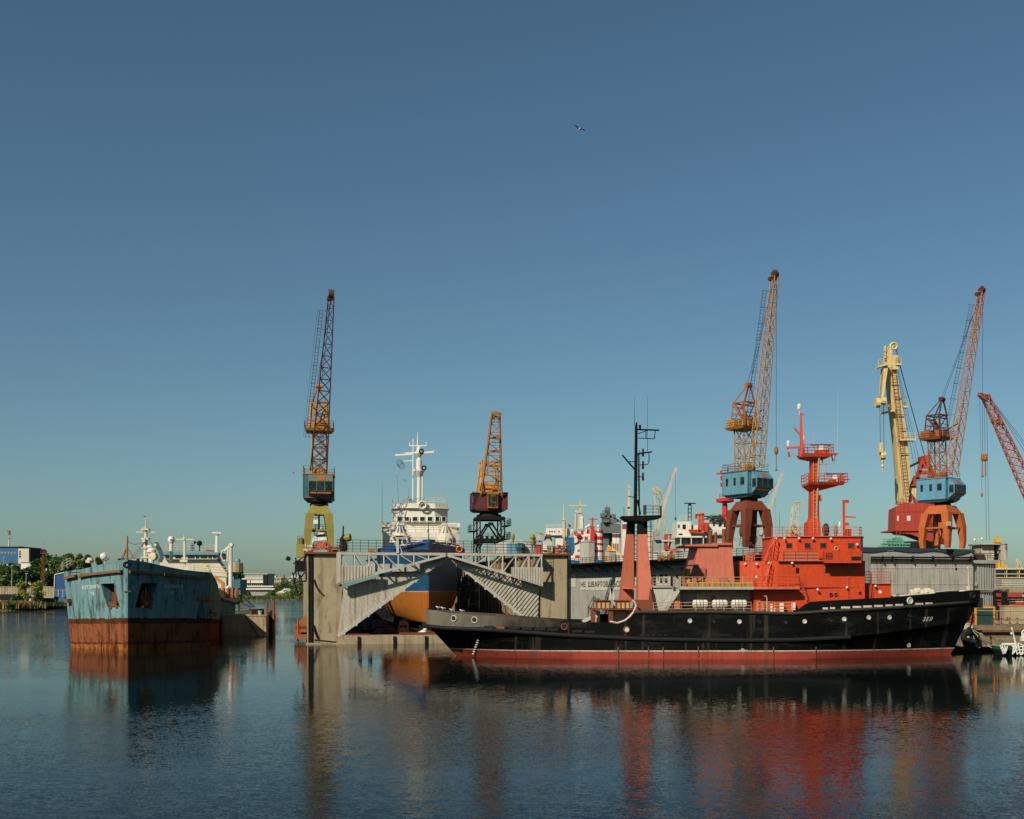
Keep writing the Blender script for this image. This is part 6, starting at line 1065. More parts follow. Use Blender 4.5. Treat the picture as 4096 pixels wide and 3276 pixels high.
m = MB(); m.pb(2222, 2141, 2252, 2242, d, 6); m.pb(2250, 2150, 2330, 2242, d + 1, 10); m.pb(2300, 2170, 2378, 2242, d, 10); m.build('deckhouse', M['cleanwhite'], s1)
m = MB(); m.pb(2184, 2112, 2262, 2141, d - 1, 12); m.prism([P(2262, 2112, d - 1), P(2296, 2118, d - 1), P(2272, 2150, d - 1), P(2255, 2141, d - 1)], (0, 10, 0)); br = m.build('bridge', M['cleanwhite'], s1)
m = MB(); [m.pb(x, 2124, x + 6, 2129, d - 1.06, .05) for x in (2196, 2205, 2215, 2233)]; m.build('windows', M['glass'], br)
m = MB()
for a, c, y0, y1 in ((2294, 2320, 2126, 2150), (2320, 2345, 2120, 2146), (2345, 2370, 2114, 2142), (2296, 2310, 2150, 2168), (2324, 2338, 2148, 2162), (2350, 2369, 2142, 2156)): m.prism([P(a, y0 + 6, d - .6), P(c, y0, d - .6), P(c, y1, d - .6), P(a, y1 + 6, d - .6)], (0, 2, 0))
m.build('upper_deck', M['cleanwhite'], s1)
m = MB()
for a, c, y0, y1 in ((2296, 2310, 2126, 2140), (2323, 2334, 2122, 2137), (2347, 2358, 2118, 2134), (2310, 2322, 2150, 2166), (2338, 2351, 2146, 2160)): m.pb(a, y0, c, y1, d - .7, .1)
m.pb(2310, 2198, 2376, 2206, d - .1, .1); m.pb(2300, 2220, 2344, 2232, d - .1, .1); m.build('red_checks', M['red'], s1)
m = MB(); [m.pb(2322 + k * 8, 2182, 2326 + k * 8, 2187, d - .06, .05) for k in range(5)]; [m.pb(2324 + k * 8, 2210, 2328 + k * 8, 2216, d - .06, .05) for k in range(4)]; m.build('windows', M['glass'], s1)
m = MB(); m.lathe(P(2393, 2240, d + 3), [(1.5, 0), (1.4, 4), (1.35, Z(2122, d) - Z(2240, d))], 14); fn = m.build('funnel', M['cleanwhite'], s1)
for y0, y1 in ((2122, 2130), (2146, 2158), (2172, 2180), (2200, 2208)): m = MB(); m.lathe(P(2393, y1, d + 3), [(1.54, 0), (1.54, (y1 - y0) * d / F)], 14); m.build('red_band', M['red'], fn)
m = MB(); m.prism([P(2310, 2117, d), P(2325, 2117, d), P(2326, 2060, d), P(2323, 2020, d), P(2320, 1990, d), P(2318, 2020, d), P(2313, 2058, d)], (0, 1.2, 0)); m.bar(P(2277, 2023, d), P(2349, 2023, d), .5, .4); m.bar(P(2300, 2045, d), P(2324, 2050, d), .6); m.tube(P(2321, 1992, d), P(2321, 1982, d), .12); m.tube(P(2302, 2117, d), P(2303, 2055, d), .3); m.build('mast', M['cream'], s1)
m = MB(); m.tube(P(2256, 2150, d - 3), P(2256, 2078, d - 3), .5, .4); m.tube(P(2256, 2080, d - 3), P(2256, 2015, d - 3), .3, .15); m.cb(P(2256, 2078, d - 3), 1.2, 1, .4); m.build('foremast', M['cream'], s1)
m = MB(); [m.ball(P(x, y, d - 1), r * d / F, 8) for x, y, r in ((2279, 2101, 6.5), (2328, 2072, 7), (2346, 2109, 6), (2356, 2103, 7), (2393, 2105, 6))]; m.tube(P(2328, 2115, d - 1), P(2328, 2075, d - 1), .5); [m.tube(P(x, 2125, d - 1), P(x, 2105, d - 1), .25) for x in (2279, 2346, 2393)]; m.build('radome', M['cleanwhite'], s1, smooth=True)
rail(m := MB(), [P(2184, 2112, d - 1), P(2262, 2112, d - 1)], 1.0, 2, .06); m.build('bridge_rail', M['cleanwhite'], s1)
m = MB(); m.lathe(P(2313, 2139, d - 1.5), [(.2, -.9), (.5, -.3), (.5, .4), (.1, .8)], 8, (1, 0, 0)); m.build('rescue_boat', M['orange'], s1)
m = MB(); m.bar(P(2369, 2210, 300), P(2370, 2105, 300), 1.1, .8); m.bar(P(2369, 2107, 300), P(2371, 2071, 300), .6, .5); m.bar(P(2353, 2077, 300), P(2390, 2077, 300), .25); m.bar(P(2370, 2240, 300), P(2369, 2208, 300), 1.2); rm = single(m, 'red_mast', M['red'], 'slender red mast with a crossbar in front of the striped funnel', 'mast')
d = 345.0; s2 = pth('warship', 'grey naval ship with a stacked superstructure, left of the black-topped mast', 'warship', 2450, 2458, d); s2.location.z = 0; ORG[s2].z = 0
simple_hull(s2, 2395, 2700, 2225, d, 16, M['dgrey'])
m = MB(); m.pb(2440, 2096, 2492, 2126, d - 1, 8); m.pb(2402, 2124, 2500, 2132, d - 2, 12); m.pb(2412, 2130, 2436, 2230, d, 8); m.pb(2436, 2132, 2500, 2230, d + 1, 8); m.pb(2410, 2086, 2450, 2126, d, 8); m.pb(2412, 2062, 2440, 2090, d + 1, 5); m.build('superstructure', M['dgrey'], s2)
m = MB(); m.bar(P(2430, 2065, d), P(2430, 2030, d), 1.6, 1.4); m.bar(P(2427, 2032, d), P(2428, 2020, d), .3); m.bar(P(2434, 2035, d), P(2434, 2028, d), .3); [m.cb(P(x, y, d - .5), 2.0, 2, 1.2) for x, y in ((2415, 2062), (2432, 2070), (2450, 2065), (2454, 2085), (2424, 2082))]; m.bar(P(2405, 2072, d), P(2460, 2072, d), .3); m.bar(P(2456, 2074, d), P(2490, 2092, d), .7); rail(m, [P(2410, 2057, d - 1), P(2440, 2057, d - 1)], 1.2, 1.5, .08); m.build('radar_tower', M['dgrey'], s2)
m = MB(); [m.tube(P(x, 2230, d - 1.5), P(x, 2134, d - 1.5), .9, n=9) for x in (2460, 2472)]; m.build('exhaust_stack', M['cleanwhite'], s2); m = MB(); [m.tube(P(x, 2150, d - 1.55), P(x, 2136, d - 1.55), .95, n=9) for x in (2460, 2472)]; m.build('stack_band', paint('purple_band', (96, 62, 74), 0), s2)
m = MB(); m.pb(2440, 2222, 2600, 2240, d - 6, 5); m.build('afterdeck', M['dgrey'], s2)
d = 300.0; s3 = pth('cargo_ship', 'ship with a white funnel striped white, blue and red, mostly hidden by the twin-legged mast', 'ship', 2520, 2458, d); s3.location.z = 0; ORG[s3].z = 0
simple_hull(s3, 2480, 2760, 2215, d, 14, M['oldwhite'])
m = MB(); m.prism([P(2488, 2225, d), P(2490, 2082, d), P(2500, 2070, d), P(2520, 2072, d), P(2524, 2225, d)], (0, 4, 0)); f = m.build('funnel', M['cleanwhite'], s3)
for y0, y1, mm in ((2096, 2106, M['dblue']), (2106, 2116, M['red'])): m = MB(); m.pb(2489.5, y0, 2521, y1, d - .06, .05); m.build('funnel_band', mm, f)
m = MB(); m.loft([[(X(x - w, d), d, Z(y, d)), (X(x + w, d), d, Z(y, d)), (X(x + w, d), d + 1, Z(y, d)), (X(x - w, d), d + 1, Z(y, d))] for x, y, w in ((2515, 2080, 5.5), (2515, 1985, 4.5), (2515, 1934, 1.2))]); m.cb(P(2517, 1950, d), 1, .3, .2); m.cb(P(2515, 2025, d), 1.1, 1.1, .5); m.build('mast', M['cream'], s3)
m = MB(); m.pb(2590, 2120, 2612, 2225, d, 5); m.pb(2606, 2200, 2700, 2225, d, 7); m.pb(2625, 2160, 2700, 2166, d - 1, 5); m.build('deckhouse', M['oldwhite'], s3)
m = MB(); m.bar(P(2664, 2200, d), P(2664, 2138, d), .9); m.bar(P(2678, 2200, d), P(2682, 2140, d), .4); m.bar(P(2694, 2140, d), P(2672, 2196, d), .4); m.bar(P(2660, 2140, d), P(2696, 2138, d), .4); m.build('derrick_post', M['redhouse'], s3)
d = 285.0; cr = pth('deck_crane', 'grey straight-boom crane slanting up right behind the mast platform', 'deck crane', 2628, 2200, d)
m = MB(); m.bar(P(2628, 2116, d), P(2698, 1884, d), .75, .75); m.bar(P(2697, 1887, d), P(2706, 1873, d), .85, .8); m.build('boom', M['lgrey'], cr)
m = MB(); m.pb(2618, 2124, 2640, 2160, d - 1, 3); m.pb(2614, 2160, 2646, 2250, d, 3); m.pb(2622, 2130, 2636, 2140, d - 1.1, .1); m.build('crane_house', M['grey'], cr); m = MB(); m.tube(P(2696, 1885, d), P(2640, 2000, d), .03, n=4); m.tube(P(2640, 2000, d), P(2625, 2120, d), .03, n=4); m.tube(P(2702, 1885, d), P(2702, 2070, d), .03, n=4); m.cb(P(2702, 2075, d), .4, .4, .8); m.build('rope', M['wire'], cr)
d = 292.0; c2 = pth('deck_crane', 'grey straight-boom crane slanting up right between brown crane legs and red mast', 'deck crane', 3065, 2200, d)
m = MB(); m.bar(P(3040, 2140, d), P(3122, 1905, d), .9, .8); m.bar(P(3121, 1908, d), P(3131, 1890, d), .95, .85); m.build('boom', M['lgrey'], c2); m = MB(); m.pb(3026, 2120, 3054, 2260, d, 3.5); m.build('crane_house', M['grey'], c2); m = MB(); m.tube(P(3120, 1905, d), P(3060, 2010, d), .03, n=4); m.tube(P(3100, 1960, d), P(3100, 2080, d), .04, n=4); m.build('rope', M['wire'], c2)
def farcrane(lab, foot, knee, tip, D, w, mat, grp='distant lattice cranes'):
    r = pth('tower_crane', lab, 'crane', *foot, D, grp); r.location.z = 2; ORG[r].z = 2; ch = MB(); br = MB()
    f = P(*foot, D); f.z = 2; lattice(ch, br, f, P(*knee, D), w, w * .5, (1, 0, 0), 9, .16 * D / 400, .07 * D / 400); ch.v, ch.f = ch.v + br.v, ch.f + [[i + len(ch.v) for i in q] for q in br.f]; ch.build('tower', mat, r)
    ch = MB(); br = MB(); lattice(ch, br, P(*knee, D), P(*tip, D), w * .5, w * .2, (0, 1, 0), 5, .16 * D / 400, .07 * D / 400); ch.v, ch.f = ch.v + br.v, ch.f + [[i + len(ch.v) for i in q] for q in br.f]; ch.build('jib', mat, r); return r
farcrane('distant cream lattice crane beyond the grey straight-boom crane', (2668, 2240), (2634, 1975), (2614, 1949), 420, 5.5, M['cream'])
farcrane('distant rusty white lattice crane seen above the wheelhouse roof', (3155, 2300), (3182, 2020), (3210, 2008), 380, 3.6, M['oldwhite'])
farcrane('tiny distant crane at the right edge above the long beige building', (4092, 2320), (4075, 2262), (4066, 2236), 700, 4, M['cream'])
d = 270.0; s4 = pth('supply_ship', 'white ship with an orange lifeboat and red radar mast, seen above the funnel visor', 'ship', 2820, 2458, d); s4.location.z = 0; ORG[s4].z = 0
simple_hull(s4, 2690, 3050, 2235, d, 14, M['grey'])
m = MB(); m.pb(2720, 2148, 2850, 2240, d + 1, 9); m.pb(2840, 2140, 2945, 2240, d + 1, 9); m.build('lower_deckhouse', M['lgrey'], s4)
m = MB(); m.pb(2708, 2086, 2765, 2146, d, 8); m.pb(2765, 2100, 2850, 2146, d + 1, 8); m.pb(2706, 2144, 2828, 2150, d - 1, 9); m.prism([P(2838, 2080, d), P(2912, 2078, d), P(2922, 2104, d), P(2926, 2140, d), P(2838, 2140, d)], (0, 8, 0)); [m.pb(x, 2150, x + 3, 2180, d - .8, .3) for x in (2722, 2764, 2812)]; ub = m.build('bridge', M['cleanwhite'], s4)
for x0, x1, y0, y1 in ((2730, 2743, 2098, 2116), (2852, 2859, 2090, 2104), (2874, 2884, 2090, 2106), (2895, 2914, 2090, 2108), (2711, 2714, 2098, 2112), (2716, 2719, 2098, 2112), (2714, 2730, 2134, 2140)): m = MB(); m.pb(x0, y0, x1, y1, d - .08, .06); m.build('window', M['glass'], ub)
m = MB(); [m.pb(2728 + k * 22, 2158, 2736 + k * 22, 2172, d + .9, .08) for k in range(5)]; m.build('windows', M['glass'], s4)
m = MB(); rail(m, [P(2720, 2086, d), P(2765, 2086, d)], 1.5, 1.6, .06); rail(m, [P(2760, 2140, d - 1), P(2930, 2140, d - 1)], 1.1, 1.8, .06); m.build('deck_rail', M['cleanwhite'], s4)
m = MB(); m.loft([[P(x, 2118 + o, d - 1.6 + k) for o, k in ((0, 0), (w, .1), (w, 1.6), (0, 1.7))] for x, w in ((2753, 3), (2760, 12), (2790, 16), (2806, 10), (2810, 3))]); m.build('lifeboat', M['orange'], s4)
m = MB(); [m.bar(P(*a, d - 1.8), P(*c, d - 1.8), .55) for a, c in (((2782, 2060), (2815, 2056)), ((2813, 2056), (2806, 2134)), ((2784, 2060), (2786, 2075)), ((2800, 2060), (2796, 2120)), ((2822, 2092), (2826, 2124)))]; m.pb(2818, 2090, 2834, 2104, d - 2, 1); m.pb(2819, 2104, 2832, 2128, d - 2, 1.5); m.build('davit', M['orange'], s4)
m = MB(); ladder(m, P(2759, 2083, d), P(2759, 2020, d), .75, (1, 0, 0), .8, .1); m.bar(P(2737, 2013, d), P(2783, 2014, d), .25); m.ball(P(2759, 2017, d), .4, 6); m.build('radar_mast', M['dark'], s4)
m = MB(); m.tube(P(2901, 2082, d), P(2899, 2014, d), .85, .6, 9); m.lathe(P(2900, 2012, d), [(1, 0), (2.2, .3), (2.2, 1.0)], 10); rail(m, [P(2878, 2001, d - 1), P(2924, 2001, d - 1)], 1.5, 1, .07); m.tube(P(2911, 2000, d), P(2911, 1872, d), .3, .2); [m.bar(P(a, y, d), P(2914, y + 1, d), .35) for a, y in ((2866, 1895), (2885, 1920), (2884, 1945))]; [m.cb(P(x, y, d), .5, .5, .9) for x, y in ((2885, 1889), (2886, 1912), (2886, 1938))]; m.pb(2880, 2058, 2922, 2080, d - .5, 3); m.build('signal_mast', M['red'], s4)
random.seed(6); m = MB()
for k in range(60): c = P(random.uniform(2836, 2888), random.uniform(2062, 2080), d - 1); m.tube(c, c + V((random.uniform(-1.6, 1.6), random.uniform(-.5, .5), random.uniform(-.6, .6))), .09, n=4)
m.build('net_pile', paint('green_netting', (70, 84, 66), 0, .9), s4)
# ---- quay with its walls, fences and the small white-railed boat
m = MB(); qz = 2.95; pq = [(X(3810, 129), 129), (320, 129), (320, 420), (78, 420), (78, 206), (95, 206), (95, 184), (X(3810, 129), 184)]
m.plan(pq, -3, qz); struct(m, 'quay', M['quay'])
m = MB(); m.box(X(3815, 128.6), 128.62, 2.45, 320, 129.5, 2.99); single(m, 'quay_coping', M['quay'], 'thick weathered concrete coping along the top edge of the quay', 'quay edge')
m = MB(); m.box(X(3930, 128.6), 128.5, 2.22, 320, 128.99, 2.44); single(m, 'quay_timber', M['rusty'], 'rust-brown rubbing timber just below the quay coping', 'rubbing timber')
m = MB(); m.box(X(3810, 128.6), 128.0, -.5, 320, 128.98, .5); single(m, 'quay_footing', M['dark'], 'dark wet ledge at the waterline of the quay', 'ledge')
gt = thing('steel_gate', 'dark green mesh gate in a yellow frame, on the quay by the tug bow', 'gate', (X(3940, 132), 132, qz))
m = MB(); m.pb(3899, 2428, 3907, 2504, 132, .25); m.pb(3974, 2432, 3981, 2504, 132, .25); m.pb(3899, 2426, 3981, 2433, 131.98, .28); m.pb(3907, 2500, 3974, 2504, 132, .2); m.build('frame', M['yellow'], gt)
m = MB(); m.pb(3907, 2433, 3974, 2500, 132.1, .06); [m.pb(3907 + k * 5.5, 2433, 3908.2 + k * 5.5, 2500, 132.05, .05) for k in range(12)]; m.build('mesh_panel', paint('dark_green_mesh', (34, 66, 60), .05, .7), gt)
m = MB(); m.pb(3876, 2436, 3898, 2504, 133.5, .12); [m.pb(3877 + k * 5, 2436, 3878 + k * 5, 2504, 133.45, .05) for k in range(5)]; single(m, 'green_screen', paint('dark_green_mesh', ()) if 'dark_green_mesh' in MATS else M['teal'], 'sliver of green screen between the tug stem and the yellow-framed gate', 'screen')
m = MB(); [m.bar(P(*a, 130.6), P(*c, 130.6), .22) for a, c in (((3889, 2468), (3883, 2503)), ((3897, 2468), (3893, 2503)), ((3880, 2468), (3899, 2468)), ((3878, 2485), (3895, 2485)))]; single(m, 'trestle', M['redhouse'], 'small rusty red trestle on the quay behind the tug stem', 'trestle')
cn = thing('corrugated_fence', 'long beige corrugated fence along the right part of the quay', 'fence', (X(4100, 133.5), 133.5, qz))
m = MB(); m.pb(4003, 2424, 4420, 2504, 133.5, .3); m.build('panel', paint('beige_corrugated', (176, 160, 128), .3, .7, .12, streak=.5), cn)
m = MB(); random.seed(12); [m.pb(4005 + k * 6.5, 2427, 4008 + k * 6.5, 2502, 133.42, .1) for k in range(63)]; m.pb(4003, 2422, 4420, 2425, 133.4, .5); m.build('ribs', paint('beige_corrugated', ()), cn)
m = MB(); m.path([P(3884, 2441, 131.4), P(3990, 2444, 131.4), P(4200, 2443, 131.4)], .05, 4); [m.bar(P(x, 2504, 131.4), P(x, 2440, 131.4), .06) for x in (3890, 3988, 4110)]; single(m, 'cable_run', M['rail'], 'pale cable strung on posts in front of the green gate and beige fence', 'cable')
cf = thing('chain_fence', 'low chain fence with thin posts along the quay edge', 'fence', (X(4050, 129.6), 129.6, qz))
xs = [3975, 4006, 4038, 4069, 4101, 4132, 4163]; m = MB()
for x in xs: m.tube(P(x, 2505, 129.6), P(x, 2470, 129.6), .045, n=5)
m.build('posts', M['rusty'], cf); m = MB()
for a, c in zip(xs, xs[1:]):
    for y in (2472, 2490): m.path([P(a + (c - a) * t / 6, y + 9 * (1 - (t / 3 - 1) ** 2), 129.6) for t in range(7)], .03, 4)
m.build('chains', M['dark'], cf)
st = thing('scrap_stack', 'stack of red steel sections in a dark rack behind the beige fence', 'steel stack', (X(4050, 150), 150, qz))
m = MB(); m.pb(4010, 2373, 4090, 2388, 150, 2); m.pb(4012, 2398, 4140, 2404, 150, 2); m.pb(4016, 2408, 4140, 2426, 150, 2); [m.pb(4022 + k * 16, 2411, 4027 + k * 16, 2416, 149.9, .2) for k in range(7)]; m.build('sections', M['redhouse'], st)
m = MB(); [m.bar(P(x, 2430, 149.8), P(x, 2366, 149.8), .25) for x in (4010, 4023, 4100)]; m.bar(P(4006, 2368, 149.7), P(4023, 2368, 149.7), .2); m.bar(P(4006, 2392, 149.7), P(4140, 2392, 149.7), .3); m.bar(P(4023, 2415, 149.7), P(4040, 2398, 149.7), .18); m.bar(P(4010, 2404, 149.7), P(4060, 2404, 149.7), .15); m.build('rack', M['dark'], st)
m = MB(); m.pb(3984, 2366, 4004, 2504, 152, 1); m.pb(3986, 2360, 3998, 2366, 152.1, .8); single(m, 'dark_gap_fill', M['dark'], 'dark slab standing in for the black gap between ribbed dock end and beige fence', 'tower')  # dark box painted in where there is only a black gap
bl = thing('warehouse', 'long beige building with a band of dark louvred windows at the right edge', 'building', (X(4120, 330), 335, qz))
m = MB(); m.pb(3970, 2276, 4500, 2520, 330, 20); m.build('wall', paint('beige_wall', (196, 176, 140), .05, .8), bl)
m = MB(); m.pb(3966, 2272, 4500, 2278, 329.5, 21); m.pb(3966, 2309, 4500, 2312, 329.6, .6); m.pb(3966, 2294, 4500, 2297, 329.7, .4); [m.pb(x, 2280, x + 2.5, 2309, 329.7, .4) for x in range(3976, 4300, 50)]; m.build('window_frame', M['cream'], bl)
m = MB(); [m.pb(3970 + k * 50, 2280, 4018 + k * 50, 2293, 329.92, .06) for k in range(6)]; [m.pb(3970 + k * 50, 2298, 4018 + k * 50, 2308, 329.92, .06) for k in range(6)]; m.build('windows', M['glass'], bl)
for x0, x1, y0, y1, D_, mt, nm, lab in ((4008, 4180, 2318, 2346, 262, 'lgrey', 'sheet_stack', 'stack of pale grey sheets in front of the long beige building'), (3985, 4180, 2345, 2358, 240, 'cream', 'timber_stack', 'low cream stack of timber right of the ribbed dock end'), (3990, 4180, 2357, 2372, 220, 'oldwhite', 'plate_stack', 'whitish pile of plates above the red steel stack')):
    m = MB(); m.box(X(x0, D_), D_, Z(y1, D_), X(x1, D_), D_ + 4, Z(y0, D_)); m.box(X(x0 + 3, D_), D_ + .3, qz, X(x1 - 3, D_), D_ + 3.7, Z(y1, D_)); n_ = 4
    for k in range(n_): m.pb(x0 - 1, y0 + (y1 - y0) * k / n_, x1 + 1, y0 + (y1 - y0) * k / n_ + 1.4, D_ - .15, 4.3)
    single(m, nm, M[mt], lab, nm.replace('_', ' '))
lp = thing('street_lamp', 'twin-lantern lamp post rising behind the ribbed dock, left of the overhanging cabin', 'street lamp', (X(3914, 235), 235, qz))
m = MB(); m.tube((X(3914, 235), 235, qz), P(3914, 2144, 235), .14, .1); m.path([P(3899, 2156, 235), P(3901, 2147, 235), P(3908, 2146, 235), P(3914, 2152, 235), P(3920, 2146, 235), P(3925, 2147, 235), P(3927, 2152, 235)], .06); m.build('post', M['lgrey'], lp)
for x, y in ((3899, 2159), (3927, 2155)): m = MB(); m.lathe(P(x, y, 235), [(.1, -.5), (.35, -.1), (.3, .1), (.1, .3)], 8); m.build('lantern', M['lamp'], lp)
yt = thing('yellow_tower', 'bright yellow crane column rising behind the overhanging cabin', 'crane', (X(4005, 400), 400, qz))
m = MB(); m.pb(3992, 2160, 4004, 2276, 400, 3); m.prism([P(3988, 2170, 399), P(4006, 2170, 399), P(4003, 2152, 399), P(3994, 2152, 399)], (0, 4, 0)); m.pb(3995, 2143, 4000, 2152, 400, 1); m.pb(4002, 2240, 4012, 2300, 400, 3); m.prism([P(4004, 2276, 399), P(4032, 2276, 399), P(4028, 2262, 399), P(4014, 2256, 399)], (0, 4, 0)); m.build('column', paint('bright_yellow_paint', (214, 164, 56), .1), yt)
fd = thing('tyre_fender', 'large black round fender hanging on the quay wall beside the tug stem', 'fender', (X(3875, 127.6), 127.6, .6))
m = MB(); m.lathe(P(3875, 2548, 128.5), [(.85, 0), (1.05, .2), (1.05, .55), (.8, .7), (.4, .6), (.35, .3)], 18, (0, -1, 0)); m.build('tyre', M['rubber'], fd); m = MB(); m.ball(P(3873, 2549, 127.6), .16, 6); m.build('hub', M['grey'], fd)
m = MB(); random.seed(1)
for k in range(6): m.ring(P(3874 + random.uniform(-6, 8), 2511 + random.uniform(-4, 5), 128.4), .32, .1, (random.uniform(-.4, .4), -1, random.uniform(-.5, .5)))
single(m, 'rope_bundle', M['rope'], 'pale bundle of mooring rope on the quay edge above the round fender', 'rope')
m = MB()
for a, c in (((3880, 2512), (4052, 2555)), ((3882, 2514), (4010, 2585)), ((3884, 2518), (3996, 2590)), ((3890, 2520), (3990, 2597)), ((3893, 2540), (3920, 2590))): A, B = P(*a, 128.3), P(*c, 122); m.path([A + (B - A) * t / 6 - V((0, 0, .5 * (1 - (t / 3 - 1) ** 2))) for t in range(7)], .035, 4)
single(m, 'mooring_rope', M['rope'], 'mooring ropes fanning from the quay edge down to the small white-railed boat', 'rope')
m = MB(); m.path([P(3894, 2432, 120.5), P(3891, 2470, 123), P(3880, 2514, 128)], .09, 5); single(m, 'bow_line', M['dark'], 'dark bow line from the tug stem to the quay edge', 'rope')
bd = 119.5; bt = thing('small_boat', 'small dark green boat with white pipe railings moored at the quay', 'boat', (X(4200, bd + 2), bd + 2, 0))
m = MB(); rr = []
for x, w in ((4012, .3), (4022, 1.3), (4045, 2.0), (4200, 2.2), (4500, 2.2), (4560, 1.8)):
    xx = X(x, bd); rr.append([(xx + .3, bd + 2.2 - w * .7, -.5), (xx, bd + 2.2 - w, .9 - (.0 if x > 4020 else -.1)), (xx, bd + 2.2 + w, .9), (xx + .3, bd + 2.2 + w * .7, -.5)])
m.loft(rr); m.build('hull', banded('boat_hull_paint', (0, 0, 1), [(-9, (18, 22, 20), .05, 1), (.62, (20, 92, 58), .05, 1)]), bt)
m = MB(); rw = lambda *pp: [m.tube(P(*a, bd), P(*c, bd), .075, n=6) for a, c in zip(pp, pp[1:])]
rw((4007, 2575), (4058, 2574), (4061, 2573)); rw((4000, 2580), (4014, 2616)); rw((4007, 2576), (4014, 2600), (4021, 2614)); rw((4018, 2582), (4024, 2606), (4030, 2585)); rw((4003, 2595), (4012, 2590), (4022, 2610)); rw((4051, 2617), (4054, 2590), (4052, 2575)); rw((4046, 2581), (4064, 2600), (4070, 2618)); rw((4056, 2574), (4062, 2600), (4055, 2612)); rw((4073, 2572), (4094, 2583), (4120, 2583)); rw((4060, 2587), (4120, 2586)); rw((4062, 2600), (4130, 2599)); rw((4070, 2613), (4130, 2611)); rw((4071, 2573), (4083, 2620)); rw((4092, 2584), (4090, 2617), (4084, 2618)); rw((4110, 2583), (4110, 2617)); rw((4089, 2560), (4088, 2528), (4100, 2518)); rw((4096, 2560), (4092, 2530)); m.cb(P(4092, 2556, bd), .5, .4, .4); m.bar(P(4010, 2577, bd), P(4060, 2577, bd), .16); m.build('pipe_railing', M['cleanwhite'], bt)
m = MB(); m.pb(4020, 2600, 4052, 2616, bd + 1.2, 1.5); m.lathe(P(4040, 2604, bd + 1) - V((.5, 0, 0)), [(.4, 0), (.45, .5), (.4, 1.0)], 9, (1, 0, .2)); m.build('deck_gear', M['dark'], bt)
m = MB(); m.pb(4190, 2520, 4400, 2600, bd + 1, 2.4); m.build('cabin', M['cleanwhite'], bt)
fl = thing('flagstaff', 'slanting white flagstaff with a furled green and white flag on the small boat', 'flag', tuple(P(4066, 2590, bd - .1)))
m = MB(); m.tube(P(4046, 2509, bd - .1), P(4068, 2595, bd - .1), .08, .1, 6); m.build('staff', M['cleanwhite'], fl)
m = MB(); m.loft([[P(4046 + a, y, bd - .1), P(4048 + a + w, y + 1, bd - .2), P(4047 + a, y + 1, bd)] for a, w, y in ((0, 1, 2518), (-1, 4, 2526), (0, 5, 2537), (3, 1, 2547))]); m.build('flag_cloth', paint('flag_green', (40, 92, 76), 0), fl); m = MB(); m.cb(P(4046, 2533, bd - .25), .22, .05, .25); m.build('flag_patch', M['cleanwhite'], fl)
# ================= water, banks, trees, far buildings, sky, light, camera =================
def water_mat():
    t = NT('river_water'); mp = lambda sc, det, sxyz, loc=(0, 0, 0): t.noise(sc, det, .5, sxyz, loc)
    a = mp(3.2, 2, (.7, 1, 1)); b = mp(.6, 2, (.6, 1, 1), (4, 2, 0)); c = mp(11, 1, (.8, 1.2, 1), (1, 5, 0))
    pt = t.noise(.018, 4, .6, (.6, 1.4, 1), (9, 9, 0)); st = t.noise(.05, 4, .6, (.12, 1.0, 1), (3, 1, 2))
    amp = t.math('MULTIPLY', t.ramp(pt.outputs[0], .38, .62, (.45,) * 3 + (1,), (1.5,) * 3 + (1,)), t.ramp(st.outputs[0], .4, .62, (.55,) * 3 + (1,), (1.4,) * 3 + (1,)))
    sy = t.n('ShaderNodeSeparateXYZ'); t.l(t.tc.outputs['Object'], sy.inputs[0])
    def smooth(lo, hi, top):
        r = t.n('ShaderNodeMapRange', interpolation_type='SMOOTHSTEP'); t.l(sy.outputs[1], r.inputs[0])
        for k_, v_ in ((1, min(lo, hi)), (2, max(lo, hi)), (3, 0 if lo < hi else top), (4, top if lo < hi else 0)): r.inputs[k_].default_value = v_
        return r.outputs[0]
    amp = t.math('MULTIPLY', amp, t.math('ADD', .42, t.math('ADD', smooth(80, 34, .9), smooth(125, 215, 3.2))))      # the open river beyond is rougher
    def ctr(n, k):
        v = t.n('ShaderNodeVectorMath', operation='SUBTRACT'); t.l(n.outputs['Color'], v.inputs[0]); v.inputs[1].default_value = (.5, .5, .5)
        s = t.n('ShaderNodeVectorMath', operation='SCALE'); t.l(v.outputs[0], s.inputs[0]); s.inputs['Scale'].default_value = k; return s.outputs[0]
    def add(x, y): v = t.n('ShaderNodeVectorMath', operation='ADD'); t.l(x, v.inputs[0]); t.l(y, v.inputs[1]); return v.outputs[0]
    s = add(add(ctr(a, WAVE[0]), ctr(b, WAVE[1])), ctr(c, WAVE[2]))
    sc = t.n('ShaderNodeVectorMath', operation='SCALE'); t.l(s, sc.inputs[0]); t.l(amp, sc.inputs['Scale'])
    fl = t.n('ShaderNodeVectorMath', operation='MULTIPLY'); t.l(sc.outputs[0], fl.inputs[0]); fl.inputs[1].default_value = (1, 1, 0)
    nn = t.n('ShaderNodeVectorMath', operation='NORMALIZE'); t.l(add(fl.outputs[0], t.n('ShaderNodeNewGeometry').outputs['True Normal']), nn.inputs[0])
    m = t.fin((.003, .006, .0055, 1), .03, .3); t.p.inputs['IOR'].default_value = 1.22; t.l(nn.outputs[0], t.p.inputs['Normal']); return m
WAVE = (.10, .022, .19)
m = MB(); m.add([(-4000, -300, 0), (4000, -300, 0), (4000, 6000, 0), (-4000, 6000, 0)], [(0, 1, 2, 3)]); struct(m, 'water', water_mat())
soil = NT('bank_soil'); n_ = soil.noise(.15, 6, .65); n2 = soil.noise(1.2, 5, .7); soil_m = soil.fin(soil.mix(soil.ramp(n_.outputs[0], .42, .58), S(104, 92, 58), S(70, 84, 44)), .95, .1, 0, n2.outputs[0], .1)
